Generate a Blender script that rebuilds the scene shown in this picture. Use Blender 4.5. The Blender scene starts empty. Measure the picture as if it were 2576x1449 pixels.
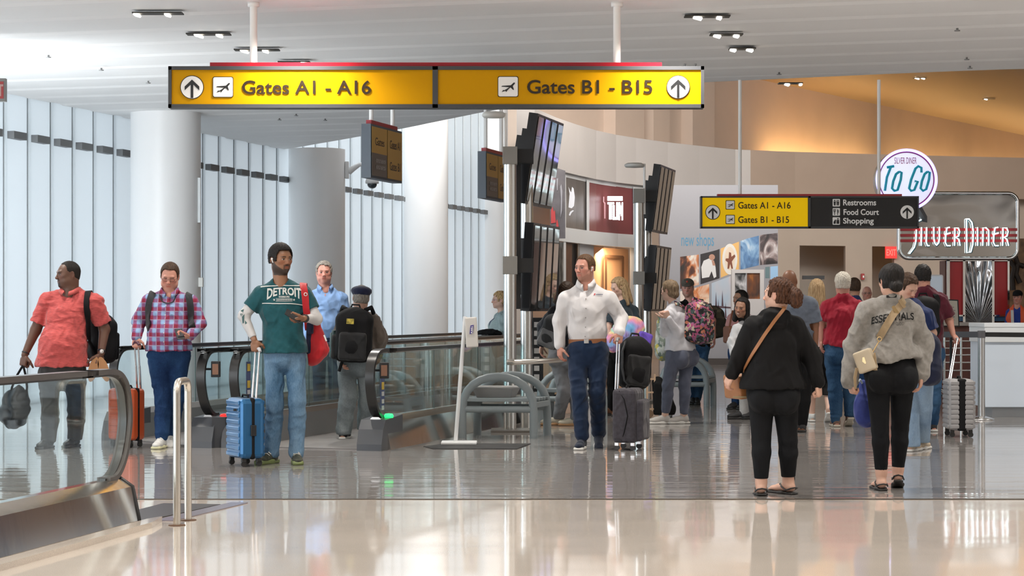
import bpy, bmesh, math, random
import numpy as np
from mathutils import Vector, Matrix
from mathutils.bvhtree import BVHTree
random.seed(7)
SC = bpy.context.scene
COL = SC.collection
# ------------------------------------------------------------------ camera
F, CX, YH, H = 5200.0, 1288.0, 775.0, 1.31      # focal length (px of a 2576 px wide frame), optical column, horizon row, eye height
cam_d = bpy.data.cameras.new('camera'); cam = bpy.data.objects.new('camera', cam_d); COL.objects.link(cam)
cam.location = (0, 0, H); cam.rotation_euler = (math.pi/2, 0, 0)
cam_d.sensor_width = 36; cam_d.lens = F/2576*36; cam_d.shift_y = (YH-724.5)/2576
cam_d.clip_end = 400
SC.camera = cam
# ------------------------------------------------------------------ light
SC.view_settings.view_transform = 'Standard'; SC.view_settings.look = 'None'
SC.view_settings.gamma = 1; SC.view_settings.use_curve_mapping = False
SC.view_settings.exposure = 0.56
wd = bpy.data.worlds.new('world'); SC.world = wd; wd.use_nodes = True
bg = wd.node_tree.nodes['Background']; bg.inputs[0].default_value = (.95, .97, 1.0, 1); bg.inputs[1].default_value = 1.62
def area(name, loc, aim, sx, sy, power, col):
    l = bpy.data.lights.new(name, 'AREA'); l.shape = 'RECTANGLE'; l.size = sx; l.size_y = sy; l.energy = power; l.color = col
    o = bpy.data.objects.new(name, l); COL.objects.link(o); o.location = loc
    o.rotation_euler = (Vector(aim)-Vector(loc)).to_track_quat('-Z', 'Y').to_euler()
    return o
area('window_daylight', (-10.5, 13, 2.0), (2, 20, .4), 16, 4.0, 150, (.88, .95, 1))
area('clerestory_daylight', (-1.5, 41, 7.8), (-1.0, 45, 2.5), 6, 10, 190, (.90, .96, 1))
area('column_fill', (-7.9, 22.5, 2.2), (-4.6, 31, 1.6), 4, 3.6, 300, (.92, .97, 1))  # added lamp inside the wall to brighten the columns, not a window
area('parapet_left_fill', (3.6, 44.8, 7.6), (3.0, 50, 4.8), 6, 2.0, 170, (1, .94, .87))  # added fill for the left part of the parapet, no opening above it
area('parapet_fill_strip', (6.5, 40.5, 7.0), (6, 56, 5.0), 17, 2.0, 520, (1, .96, .92)).data.spread = math.radians(120)  # added fill strip aimed at the parapet, the atrium roof is closed
area('food_hall_light', (15, 50, 7.8), (14, 60, 3), 10, 10, 120, (1, .80, .58))
def fill_spot(x, y, z, e, col=(1, .94, .86), ang=130):
    l = bpy.data.lights.new('ceiling_fill_spot', 'SPOT'); l.energy = e; l.color = col; l.spot_size = math.radians(ang); l.spot_blend = .9; l.shadow_soft_size = .12
    o = bpy.data.objects.new('ceiling_fill_spot', l); COL.objects.link(o); o.location = (x, y, z)
for gy in range(3, 26, 4):  # added grid of spots without fixtures, brightens floor and ceiling
    for gx in (-5.5, -2, 1.5, 5, 8.5): fill_spot(gx, gy, 4.10, 225)
# ------------------------------------------------------------------ helpers
def W(px, py, Y):
    s = F/Y
    return Vector(((px-CX)/s, Y, H-(py-YH)/s))
def G(px, py):
    s = (py-YH)/H
    return Vector(((px-CX)/s, F/s, 0))
def col4(c): return (c[0], c[1], c[2], 1)
def hexc(r, g, b):
    f = lambda v: (v/255/12.92) if v/255 <= .04045 else ((v/255+.055)/1.055)**2.4
    return (f(r), f(g), f(b))
_M = {}
class NT:
    def __init__(s, name):
        s.m = bpy.data.materials.new(name); s.m.use_nodes = True
        s.t = s.m.node_tree; s.b = s.t.nodes['Principled BSDF']; s.o = s.t.nodes['Material Output']
    def n(s, typ, **kw):
        x = s.t.nodes.new(typ)
        for k, v in kw.items():
            if k.startswith('i_'):
                k = k[2:]; k = int(k) if k.isdigit() else k.replace('_', ' ')
                x.inputs[k].default_value = v
            else: setattr(x, k, v)
        return x
    def l(s, a, b): s.t.links.new(a, b)
    def coords(s, sc=(1, 1, 1), which='Object', rot=(0, 0, 0)):
        c = s.n('ShaderNodeTexCoord'); m = s.n('ShaderNodeMapping'); m.inputs['Scale'].default_value = sc; m.inputs['Rotation'].default_value = rot
        s.l(c.outputs[which], m.inputs[0]); return m.outputs[0]
    def ramp(s, fac, stops, const=False):
        r = s.n('ShaderNodeValToRGB'); e = r.color_ramp.elements
        if const: r.color_ramp.interpolation = 'CONSTANT'
        while len(e) < len(stops): e.new(.5)
        for i, (p, c) in enumerate(stops): e[i].position = p; e[i].color = col4(c)
        s.l(fac, r.inputs[0]); return r.outputs[0]
    def math(s, op, a, b=None):
        x = s.n('ShaderNodeMath', operation=op)
        for i, v in enumerate((a, b)):
            if v is None: continue
            if isinstance(v, (int, float)): x.inputs[i].default_value = v
            else: s.l(v, x.inputs[i])
        return x.outputs[0]
    def bump(s, h, strength, dist=.01):
        b = s.n('ShaderNodeBump'); b.inputs['Strength'].default_value = strength; b.inputs['Distance'].default_value = dist
        s.l(h, b.inputs['Height']); s.l(b.outputs[0], s.b.inputs['Normal'])
def mat(name, c=(.5, .5, .5), rough=.5, metal=0, var=0, vs=8, vsc=(1, 1, 1), bump=0, bs=60, bsc=(1, 1, 1), bd=.004, emit=0, ec=None, spec=.5, coat=0, sheen=0):
    """plain procedural surface: base colour, noise variation of it, fine noise relief"""
    if name in _M: return _M[name]
    k = NT(name); b = k.b
    b.inputs['Base Color'].default_value = col4(c); b.inputs['Roughness'].default_value = rough; b.inputs['Metallic'].default_value = metal
    b.inputs['Specular IOR Level'].default_value = spec; b.inputs['Coat Weight'].default_value = coat; b.inputs['Sheen Weight'].default_value = sheen
    if var:
        nz = k.n('ShaderNodeTexNoise', i_Scale=vs, i_Detail=4.0); k.l(k.coords(vsc), nz.inputs['Vector'])
        lo = [x*(1-var) for x in c]; hi = [min(1, x*(1+var)) for x in c]
        k.l(k.ramp(nz.outputs[0], [(.3, lo), (.7, hi)]), b.inputs['Base Color'])
    if bump:
        nz = k.n('ShaderNodeTexNoise', i_Scale=bs, i_Detail=3.0); k.l(k.coords(bsc), nz.inputs['Vector'])
        k.bump(nz.outputs[0], bump, bd)
    if emit:
        b.inputs['Emission Color'].default_value = col4(ec or c); b.inputs['Emission Strength'].default_value = emit
    _M[name] = k.m
    return k.m
class MB:
    """collects shapes that become ONE mesh object"""
    def __init__(s): s.v = []; s.f = []; s.mi = []; s.sm = []
    def raw(s, v, f, mi=0, smooth=False):
        o = len(s.v); s.v += [tuple(p) for p in v]; s.f += [tuple(i+o for i in q) for q in f]; s.mi += [mi]*len(f); s.sm += [smooth]*len(f)
        return s
    def box(s, c, h, M=None, mi=0, bev=0):
        c = Vector(c)
        if bev:
            bm = bmesh.new(); bmesh.ops.create_cube(bm, size=2)
            for v in bm.verts: v.co = Vector((v.co.x*h[0], v.co.y*h[1], v.co.z*h[2]))
            bmesh.ops.bevel(bm, geom=bm.edges[:], offset=bev, segments=3, profile=.5, affect='EDGES')
            vs = [v.co.copy() for v in bm.verts]; bm.verts.index_update(); fs = [[v.index for v in f.verts] for f in bm.faces]; bm.free()
        else:
            vs = [Vector((x*h[0], y*h[1], z*h[2])) for x in (-1, 1) for y in (-1, 1) for z in (-1, 1)]
            fs = [(0, 1, 3, 2), (4, 6, 7, 5), (0, 4, 5, 1), (2, 3, 7, 6), (0, 2, 6, 4), (1, 5, 7, 3)]
        if M is not None: vs = [M @ v for v in vs]
        return s.raw([v+c for v in vs], fs, mi, False)
    def bar(s, a, b, w, d, up=(0, 0, 1), mi=0, bev=0):
        a = Vector(a); b = Vector(b); t = (b-a); L = t.length; t.normalize(); up = Vector(up)
        x = up.cross(t); x = x.normalized() if x.length > 1e-6 else Vector((1, 0, 0)); z = t.cross(x)
        M = Matrix((x, t, z)).transposed()
        return s.box((a+b)/2, (w/2, L/2, d/2), M, mi, bev)
    def tube(s, pts, r, n=12, mi=0, closed=False, cap=True):
        pts = [Vector(p) for p in pts]; m = len(pts); rr = r if isinstance(r, (list, tuple)) else [r]*m
        T = []
        for i in range(m):
            a = pts[i-1] if (i > 0 or closed) else pts[i]; b = pts[(i+1) % m] if (i < m-1 or closed) else pts[i]
            T.append((b-a).normalized())
        nrm = T[0].orthogonal().normalized(); vs = []; fs = []
        for i in range(m):
            if i: nrm = (nrm - T[i]*nrm.dot(T[i])).normalized()
            bi = T[i].cross(nrm)
            for k in range(n):
                a = 2*math.pi*k/n; vs.append(pts[i]+(nrm*math.cos(a)+bi*math.sin(a))*rr[i])
        for i in range(m if closed else m-1):
            j = (i+1) % m
            for k in range(n): fs.append((i*n+k, i*n+(k+1) % n, j*n+(k+1) % n, j*n+k))
        s.raw(vs, fs, mi, True)
        if cap and not closed:
            s.raw(vs[:n][::-1], [tuple(range(n))], mi); s.raw(vs[-n:], [tuple(range(n))], mi)
        return s
    def cyl(s, a, b, r, r2=None, n=24, mi=0): return s.tube([a, b], [r, r if r2 is None else r2], n, mi)
    def lathe(s, c, prof, n=32, mi=0, ax=None):
        c = Vector(c); vs = []; fs = []
        for (r, z) in prof:
            for k in range(n):
                a = 2*math.pi*k/n; vs.append(Vector((r*math.cos(a), r*math.sin(a), z)))
        if ax is not None: vs = [ax @ v for v in vs]
        vs = [v+c for v in vs]
        for i in range(len(prof)-1):
            for k in range(n): fs.append((i*n+k, i*n+(k+1) % n, (i+1)*n+(k+1) % n, (i+1)*n+k))
        return s.raw(vs, fs, mi, True)
    def prism(s, poly, ext, mi=0, smooth=False):
        """poly: list of 3D points (planar), ext: extrusion vector"""
        p = [Vector(q) for q in poly]; e = Vector(ext); n = len(p)
        vs = p+[q+e for q in p]
        fs = [tuple(range(n))[::-1], tuple(range(n, 2*n))]+[(i, (i+1) % n, n+(i+1) % n, n+i) for i in range(n)]
        return s.raw(vs, fs, mi, smooth)
    def ribbon(s, pts, wd, w, th, mi=0):
        """flat band along pts; wd: width direction (one or per point)"""
        pts = [Vector(p) for p in pts]; m = len(pts); C = []
        for i in range(m):
            t = (pts[min(i+1, m-1)]-pts[max(i-1, 0)]).normalized(); d = Vector(wd[i] if isinstance(wd, list) else wd); d = (d-t*d.dot(t)).normalized(); nn = t.cross(d)
            ww = w[i] if isinstance(w, list) else w
            C.append([pts[i]+d*a*ww/2+nn*b*th/2 for a, b in ((-1, -1), (1, -1), (1, 1), (-1, 1))])
        for k in range(4):
            s.raw([q for c in C for q in (c[k], c[(k+1) % 4])], [(2*i, 2*i+1, 2*i+3, 2*i+2) for i in range(m-1)], mi, True)
        s.raw(C[0], [(3, 2, 1, 0)], mi); return s.raw(C[-1], [(0, 1, 2, 3)], mi)
    def build(s, name, m, parent=None, loc=None):
        me = bpy.data.meshes.new(name); off = Vector(loc) if loc is not None else (parent_loc(parent) if parent else Vector((0, 0, 0)))
        me.from_pydata([tuple(Vector(v)-off) for v in s.v], [], s.f)
        ms = m if isinstance(m, (list, tuple)) else [m]
        for x in ms: me.materials.append(x)
        me.polygons.foreach_set('material_index', s.mi); me.polygons.foreach_set('use_smooth', s.sm)
        bm = bmesh.new(); bm.from_mesh(me); bmesh.ops.recalc_face_normals(bm, faces=bm.faces[:]); bm.to_mesh(me); bm.free()
        o = bpy.data.objects.new(name, me); COL.objects.link(o)
        if parent is not None: o.parent = parent
        elif loc is not None: o.location = loc
        return o
def parent_loc(p):
    v = Vector((0, 0, 0))
    while p is not None: v += p.location; p = p.parent
    return v
def tag(o, label=None, cat=None, group=None, kind=None):
    if label: o['label'] = label
    if cat: o['category'] = cat
    if group: o['group'] = group
    if kind: o['kind'] = kind
    return o
def thing(name, loc, label, cat, group=None):
    o = bpy.data.objects.new(name, None); COL.objects.link(o); o.location = loc; o.empty_display_size = .1
    return tag(o, label, cat, group)
def struct(name, mb, m, **kw):
    o = mb.build(name, m, **kw); o['kind'] = 'structure'; return o
def text_mesh(txt, bold=0.0, shear=0.0):
    cu = bpy.data.curves.new('lettering', 'FONT'); cu.body = txt; cu.size = 1; cu.offset = bold; cu.shear = shear; cu.resolution_u = 4
    ob = bpy.data.objects.new('lettering', cu); COL.objects.link(ob)
    me = bpy.data.meshes.new_from_object(ob.evaluated_get(bpy.context.evaluated_depsgraph_get()))
    v = np.array([tuple(x.co) for x in me.vertices])[:, :2]; f = [tuple(p.vertices) for p in me.polygons]
    bpy.data.objects.remove(ob); bpy.data.curves.remove(cu); bpy.data.meshes.remove(me)
    v = (v-v.min(0))/(v.max(0)-v.min(0))
    return v, f
def text_rect(mb, txt, x0, x1, y0, y1, Y, bold=0.0, shear=0.0, mi=0, dy=0.0):
    """lettering filling the pixel box x0..x1, y0..y1 (y0 top) of a frontal board at depth Y"""
    v, f = text_mesh(txt, bold, shear)
    P = [W(x0+(x1-x0)*a, y1+(y0-y1)*b, Y)+Vector((0, dy, 0)) for a, b in v]
    return mb.raw(P, f, mi)
def poly_px(mb, pts, Y, mi=0, th=.004):
    return mb.prism([W(x, y, Y) for x, y in pts], (0, -th, 0), mi)
def disc_px(mb, x, y, r, Y, mi=0, th=.004, n=40): return poly_px(mb, [(x+r*math.cos(2*math.pi*i/n), y+r*math.sin(2*math.pi*i/n)) for i in range(n)], Y, mi, th)
def rrect(x0, y0, x1, y1, r, n=6):
    P = []
    for cx, cy, a0 in ((x1-r, y0+r, -90), (x1-r, y1-r, 0), (x0+r, y1-r, 90), (x0+r, y0+r, 180)):
        for i in range(n+1):
            a = math.radians(a0+90*i/n); P.append((cx+r*math.cos(a), cy+r*math.sin(a)))
    return P
def arc(c, r, a0, a1, n, ex, ey):
    c = Vector(c); ex = Vector(ex); ey = Vector(ey)
    return [c+ex*r*math.cos(math.radians(a0+(a1-a0)*i/n))+ey*r*math.sin(math.radians(a0+(a1-a0)*i/n)) for i in range(n+1)]
TD = .27; DV = Vector((TD, 1, 0)).normalized(); EV = Vector((DV.y, -DV.x, 0))      # the concourse runs along DV, EV points to its right
UP = Vector((0, 0, 1))
# ================================================================== floors
def floor_mat(name, c, rough, wav, speck, mixc, wx=.55, wy=5.0, wd_=2.0):
    k = NT(name); b = k.b
    v1 = k.n('ShaderNodeTexNoise', i_Scale=260.0, i_Detail=2.0); k.l(k.coords(), v1.inputs['Vector'])
    v2 = k.n('ShaderNodeTexNoise', i_Scale=.8, i_Detail=4.0); k.l(k.coords(), v2.inputs['Vector'])
    base = k.ramp(v1.outputs[0], [(.32, [x*(1-speck) for x in c]), (.5, c), (.70, [min(1, x*(1+speck)) for x in mixc])])
    mx = k.n('ShaderNodeMix', data_type='RGBA', blend_type='MULTIPLY'); mx.inputs[0].default_value = .5
    k.l(base, mx.inputs[6]); k.l(k.ramp(v2.outputs[0], [(.3, (.80, .80, .80)), (.7, (1, 1, 1))]), mx.inputs[7])
    k.l(mx.outputs[2], b.inputs['Base Color'])
    b.inputs['Roughness'].default_value = rough; b.inputs['Specular IOR Level'].default_value = .5
    # a polished floor is never quite flat: long ripples across the hall
    w = k.n('ShaderNodeTexNoise', i_Scale=1.0, i_Detail=wd_); k.l(k.coords((wx, wy, 1)), w.inputs['Vector'])
    k.bump(w.outputs[0], wav, .02)
    b.inputs['Coat Weight'].default_value = .25; b.inputs['Coat Roughness'].default_value = .03
    return k.m
FY = 14.13
m_fb = floor_mat('beige_terrazzo', (.62, .56, .50), .07, .14, .12, (.68, .615, .55), .5, 1.7, .6)
m_fg = floor_mat('grey_terrazzo', (.33, .31, .297), .05, .22, .25, (.3, .28, .27))
struct('floor', MB().raw([(-14, -6, 0), (16, -6, 0), (16, FY, 0), (-14, FY, 0), (-14, -6, -.2), (16, -6, -.2), (16, FY, -.2), (-14, FY, -.2)], [(0, 1, 2, 3), (4, 7, 6, 5), (0, 4, 5, 1), (1, 5, 6, 2), (2, 6, 7, 3), (3, 7, 4, 0)]), m_fb)
struct('floor', MB().raw([(-14, FY+.03, 0), (30, FY+.03, 0), (30, 90, 0), (-14, 90, 0), (-14, FY+.03, -.2), (30, FY+.03, -.2), (30, 90, -.2), (-14, 90, -.2)], [(0, 1, 2, 3), (4, 7, 6, 5), (0, 4, 5, 1), (1, 5, 6, 2), (2, 6, 7, 3), (3, 7, 4, 0)]), m_fg)
m_steel = mat('brushed_steel', (.62, .62, .60), .22, 1, bump=.05, bs=40, bsc=(1, 1, 30))
m_dark = mat('black_plastic', (.012, .013, .015), .4)
struct('trim_1', MB().box((1, FY+.015, -.045), (15, .015, .05)), mat('dark_joint_metal', (.10, .085, .07), .35, .6))
# ================================================================== left wall
def wall_pt(Y, out=0.0, z=0.0):
    p = Vector((-6.76+TD*(Y-28), Y, z)); return p+EV*out
def frosted():
    k = NT('frosted_glazing'); k.b.inputs['Base Color'].default_value = (.78, .83, .86, 1); k.b.inputs['Roughness'].default_value = .4
    tl = k.n('ShaderNodeBsdfTranslucent'); tl.inputs[0].default_value = (.90, .95, .98, 1); mx = k.n('ShaderNodeMixShader'); mx.inputs[0].default_value = .75
    k.l(k.b.outputs[0], mx.inputs[1]); k.l(tl.outputs[0], mx.inputs[2]); k.l(mx.outputs[0], k.o.inputs[0]); return k.m
m_panel = frosted(); m_wpl = mat('white_plastic_cover', (.70, .74, .76), .45)
m_joint = mat('panel_joint', (.20, .22, .23), .6)
m_brk = mat('grey_bracket', (.16, .165, .17), .5)
wl = MB()
Yw0, NP, PI_ = 26.48-20*.636, 82, .636
Ztop = lambda Y: 4.2 if Y < 36.5 else 9.0
for i in range(NP):
    a = Yw0+i*PI_; b_ = a+PI_-.002; zt = Ztop(a+.3)
    p = [wall_pt(a, .035), wall_pt(b_, .0), wall_pt(b_, -.02), wall_pt(a, -.02)]
    wl.prism(p, (0, 0, zt), 0)
for i in range(NP+1):                                   # slim mullions behind the panel joints
    a = Yw0+i*PI_; q = wall_pt(a-.006, .004); wl.box(q+UP*(Ztop(a)/2), (.005, .016, Ztop(a)/2), None, 1)
wall_left = struct('wall_left', wl, [m_panel, m_joint])
for i in range(NP):
    a = Yw0+i*PI_
    if a > 56: break
    if a < 24: continue
    mb = MB(); c0 = wall_pt(a+.03, .09, 3.64); c1 = wall_pt(a+.40, .075, 3.64)
    mb.bar(c0, c1, .10, .10); mb.build('bracket', m_brk, wall_left)
# ================================================================== columns
m_colm = mat('white_column_paint', (.90, .90, .90), .38)
for i, (px, s, zt) in enumerate([(417, 170, 4.2), (797, 138, 4.2), (1067, 116.5, 9), (1250, 102, 9), (1395, 90, 9)]):
    Y = F/s; X = (px-CX)/s
    o = MB().lathe((X, Y, 0), [(.515, 0), (.515, zt)], 64).build('column', m_colm, loc=(X, Y, 0)); o['kind'] = 'structure'
    if i == 0:
        MB().box((X+.515, Y-.12, 2.9), (.02, .03, .33)).build('conduit', m_wpl, o)
        MB().box((X+.535, Y-.1, 1.69), (.035, .04, .07), bev=.008).build('sensor_box', mat('off_white_plastic', (.66, .67, .64), .4), o)
# ================================================================== canopy ceiling
ZC = 4.2
edge_px = [(725, 375), (797, 362), (868, 350), (1007, 325), (1127, 300), (1225, 280), (1400, 252), (1600, 224), (1770, 207), (1990, 197), (2211, 187), (2400, 179), (2576, 173)]
edge = []
for x, y in edge_px:
    s = (YH-y)/(ZC-H); edge.append(Vector(((x-CX)/s, F/s, ZC)))
edge = [wall_pt(37.9, -.2, ZC)]+edge+[Vector((9, 24.6, ZC)), Vector((16, 23.6, ZC))]
def edge_y(X):
    if X <= edge[0].x: return edge[0].y
    for a, b in zip(edge, edge[1:]):
        if a.x <= X <= b.x: return a.y+(b.y-a.y)*(X-a.x)/(b.x-a.x)
    return edge[-1].y
m_ceil = mat('ceiling_slat_paint', (.93, .925, .92), .6, var=.03, vs=.5)
cl = MB()
# long slats across the hall, each tilted a touch so that its near edge hangs lower
lo_x, hi_x, NX = -11.0, 16.0, 54
PITCH = 1.02
def slat_y(k, X): return 2.0+k*PITCH-TD*X
k = -8
while k < 46:
    va = []
    for j in range(NX+1):
        X = lo_x+(hi_x-lo_x)*j/NX; ye = edge_y(X)
        wallx = -6.76-.25
        y0 = min(slat_y(k, X), ye); y1 = min(slat_y(k+1, X), ye)
        va.append((X, y0, y1))
    vs = []; fs = []
    for X, y0, y1 in va:
        g = (y1-y0)/PITCH
        vs += [(X, y0, ZC-.0), (X, y0+.12*g, ZC-.014*g), (X, y0+.55*g*PITCH, ZC-.008*g), (X, y1, ZC-.0)]
    for j in range(NX):
        if va[j][2]-va[j][1] < 1e-4 and va[j+1][2]-va[j+1][1] < 1e-4: continue
        for q in range(3): fs.append((j*4+q, j*4+q+1, j*4+4+q+1, j*4+4+q))
    cl.raw(vs, fs, 0, False); k += 1
# slab above and rounded front lip
top = [Vector((lo_x, -8, ZC+.02)), Vector((hi_x, -8, ZC+.02))]+[Vector((e.x, e.y, ZC+.02)) for e in edge[::-1]]+[Vector((lo_x, 37.9, ZC+.02))]
cl.prism(top, (0, 0, .5))
ceil_o = struct('ceiling', cl, m_ceil)
# ================================================================== curved parapet over the shops
par_px = [(1300, 262), (1345, 272), (1400, 296), (1450, 313), (1500, 328), (1550, 339), (1600, 347), (1680, 358), (1760, 367), (1850, 376), (2000, 382), (2170, 387), (2400, 393), (2576, 397), (2800, 402)]
ZP = 5.5
par = []
for x, y in par_px:
    s = (YH-y)/(ZP-H); par.append(Vector(((x-CX)/s, F/s, 0)))
def par_at(px):
    """point of the parapet line under pixel column px (ground plane)"""
    for (a, b, pa, pb) in zip(par_px, par_px[1:], par, par[1:]):
        if a[0] <= px <= b[0]: return pa.lerp(pb, (px-a[0])/(b[0]-a[0]))
    return par[-1]
def strip(mb, pts, z0, z1, back, mi=0):
    n = len(pts); vs = []; fs = []
    for p in pts:
        q = p+Vector((0, back, 0)); vs += [(p.x, p.y, z0), (p.x, p.y, z1), (q.x, q.y, z1), (q.x, q.y, z0)]
    for i in range(n-1):
        for k in range(4): fs.append((i*4+k, i*4+(k+1) % 4, i*4+4+(k+1) % 4, i*4+4+k))
    fs += [(0, 1, 2, 3), (n*4-4, n*4-1, n*4-2, n*4-3)]
    return mb.raw(vs, fs, mi, False)
m_par = mat('parapet_plaster', (.53, .50, .48), .6, var=.03, vs=.7)
m_tan = mat('tan_plaster', (.56, .45, .37), .65, var=.04, vs=.9); m_pale = mat('pale_plaster', (.82, .79, .75), .6); m_tan2 = mat('light_tan_plaster', (.50, .42, .35), .65, var=.04, vs=.9)
m_par_dim = mat('dim_parapet_plaster', (.37, .285, .225), .65, var=.04, vs=.9)  # parapet plaster darkened and browned to paint in the dimmer light at its right
fine = []
for i in range(len(par)-1):
    for q in range(4): fine.append(par[i].lerp(par[i+1], q/4))
fine.append(par[-1])
struct('wall_parapet', strip(MB(), [p for p in fine if p.x < 6.6], 4.35, ZP, .45), m_par)
struct('wall_parapet_east', strip(MB(), [p for p in fine if p.x > 6.3], 4.35, ZP, .45), m_par_dim)
# upper wall set back behind the parapet, with warm cove lamps at its foot
A_, B_ = Vector((7.55, 61, 0)), Vector((19.8, 80, 0)); du = (B_-A_).normalized(); nu = Vector((du.y, -du.x, 0))
up0, up1 = A_-du*13.5, A_+du*34
mb = MB().prism([up0, up1, up1-nu*.4, up0-nu*.4], (0, 0, 8.0))
for t, w in ((-9.6, 1.5), (-7.6, .9), (-5.4, 1.3)):      # shallow piers left of the coves
    a = A_+du*t; b_ = a+du*w
    mb.prism([a, b_, b_+nu*.35, a+nu*.35], (0, 0, 8.0))
struct('wall_upper', mb, m_tan)
struct('ceiling_atrium', MB().prism([(-9, 22, 8.0), (40, 22, 8.0), (40, 100, 8.0), (-9, 100, 8.0)], (0, 0, .3)), mat('atrium_ceiling_paint', (.30, .23, .16), .6))
m_cove = mat('cove_lamp', (1, .72, .34), .5, emit=26, ec=(1, .62, .24))
for t0, t1 in ((-.4, 7.6), (9.0, 16), (16.6, 30)):
    a = A_+du*t0+nu*.55; b_ = A_+du*t1+nu*.55
    o = MB().bar(a+UP*5.42, b_+UP*5.42, .12, .06).build('cove_lamp', m_cove)
    tag(o, {-.4: 'warm cove light strip behind the parapet above the sign for restrooms and shopping', 9.0: 'warm cove light strip behind the parapet above the mirrored diner sign', 16.6: 'warm cove light strip at the far end of the upper wall'}[t0], 'light', 'cove lights behind the parapet')
# roof shelf between parapet and upper wall
mb = MB(); vs = []
for q in fine:
    b_ = up0+(up1-up0)*min(1, max(0, (q-up0).dot(du)/(up1-up0).length)); a = q+Vector((0, .4, 0)); vs += [(a.x, a.y, 5.28), (b_.x, b_.y, 5.28), (b_.x, b_.y, 5.38), (a.x, a.y, 5.38)]
for i in range(len(fine)-1): mb.raw(vs[4*i:4*i+8], [(0, 1, 5, 4), (1, 2, 6, 5), (2, 3, 7, 6), (3, 0, 4, 7)])
struct('trim_2', mb, m_tan)
# ================================================================== far wall under the parapet, right half
def wall_back(px0, px1, z0, z1, mb, th=.3, off=.9, mi=0):
    a = par_at(px0)+Vector((0, off, 0)); b_ = par_at(px1)+Vector((0, off, 0))
    return mb.prism([a, b_, b_+Vector((0, th, 0)), a+Vector((0, th, 0))], (0, 0, z1-z0), mi)
mb = MB()
for p0, p1, za, zb in ((1940, 2023, 0, 4.6), (2023, 2140, 3.02, 4.6), (2140, 2208, 0, 4.6), (2208, 2264, 3.02, 4.6), (2264, 2800, 0, 4.6)):
    i0 = len(mb.v); wall_back(p0, p1, za, zb, mb)
    mb.v[i0:] = [(x, y, z+za) for x, y, z in mb.v[i0:]]
struct('wall_back', mb, m_tan2)
mb = MB(); i0 = 0; wall_back(2000, 2300, 0, 3.4, mb, off=3.4)
struct('wall_passage', mb, mat('passage_plaster', (.50, .45, .39), .7))
# dark passage furniture strip and alarm
MB().box(W(2046, 698, 57.0), (.30, .05, .05)).build('trim_4', m_dark)['kind'] = 'structure'
struct('wall_south', MB().prism([(-14, -6.4, 0), (16, -6.4, 0), (16, -6, 0), (-14, -6, 0)], (0, 0, 4.2)), m_pale)
struct('wall_right', MB().prism([(12, -6, 0), (12.4, -6, 0), (21.4, 20, 0), (21, 20, 0)], (0, 0, 4.6)), m_pale)
# closing walls so that no daylight falls in behind the shops
struct('wall_east', MB().prism([(21, 20, 0), (21.4, 20, 0), (34, 100, 0), (33.6, 100, 0)], (0, 0, 8)), m_tan)
# ================================================================== shop fronts under the parapet
def fac(px, off=.25):           # point of the shop front line under pixel column px
    return par_at(px)+Vector((0, off, 0))
def front(mb, px0, px1, z0, z1, off=.25, th=.12, mi=0, n=6):
    pts = [fac(px0+(px1-px0)*i/n, off) for i in range(n+1)]
    return strip(mb, pts, z0, z1, th, mi)
m_white = mat('white_trim_paint', (.66, .68, .69), .5)
mb = MB(); front(mb, 1386, 1640, 2.80, 3.12, .16, .35); front(mb, 1386, 1640, 4.26, 4.36, .30, .3)
front(mb, 1476, 1483, 3.1, 4.3, .20, .2, n=1); front(mb, 1418, 1424, 0, 4.3, .2, .2, n=1); front(mb, 1594, 1640, 3.1, 4.3, .2, .2)
struct('trim_5', mb, m_white)
m_dsign = mat('charcoal_sign_panel', (.115, .105, .10), .4, var=.15, vs=2)
m_msign = mat('maroon_sign_panel', (.20, .055, .06), .4, var=.06, vs=2)
m_lit = mat('lit_white_letters', (1, 1, 1), .4, emit=2.2, ec=(.95, .95, 1))
c_ = fac(1450)
t = thing('shop_sign', (c_.x, c_.y, 3.16), 'charcoal shop sign with pale brush mark left of the maroon sign', 'sign')
front(MB(), 1424, 1476, 3.12, 4.27, .3, .08).build('sign_panel', m_dsign, t)
mb = MB(); Yb = par_at(1428).y+.29
poly_px(mb, [(1430, 470), (1433, 488), (1431, 510), (1430, 522), (1438, 524), (1444, 518), (1446, 496), (1443, 474), (1439, 470), (1437, 484), (1434, 480)], Yb, th=.02)
poly_px(mb, [(1431, 541), (1434, 533), (1440, 529), (1444, 530), (1438, 535), (1434, 543)], Yb, th=.02)
mb.build('brush_mark', mat('pale_sign_paint', (.55, .56, .60), .5), t)
c_ = fac(1540)
t = thing('shop_sign', (c_.x, c_.y, 3.16), 'maroon shop sign with glowing white letters', 'sign')
front(MB(), 1483, 1594, 3.12, 4.27, .3, .08).build('sign_panel', m_msign, t)
Yb = par_at(1518).y+.27
mb = MB()
for pts in ([(1528, 494), (1566, 494), (1566, 505), (1528, 505)], [(1528, 509), (1545, 509), (1545, 514), (1539, 514), (1539, 552), (1532, 552), (1532, 514), (1528, 514)],
            [(1541, 516), (1546, 516), (1546, 546), (1550, 546), (1550, 509), (1555, 509), (1555, 553), (1541, 553)],
            [(1556, 509), (1560, 509), (1562, 526), (1564, 509), (1567, 509), (1567, 554), (1563.5, 554), (1563.5, 530), (1562, 544), (1559.5, 530), (1559.5, 554), (1556, 554)]):
    poly_px(mb, pts, Yb, th=.03)
mb.build('lettering', m_lit, t)
mb = MB(); poly_px(mb, [(1517, 495), (1520, 495), (1520, 508), (1523, 510), (1523, 550), (1520, 550), (1520, 512), (1517, 508)], Yb, th=.03); mb.build('letter_edge', mat('pink_sign_edge', (.55, .30, .33), .4), t)
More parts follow.
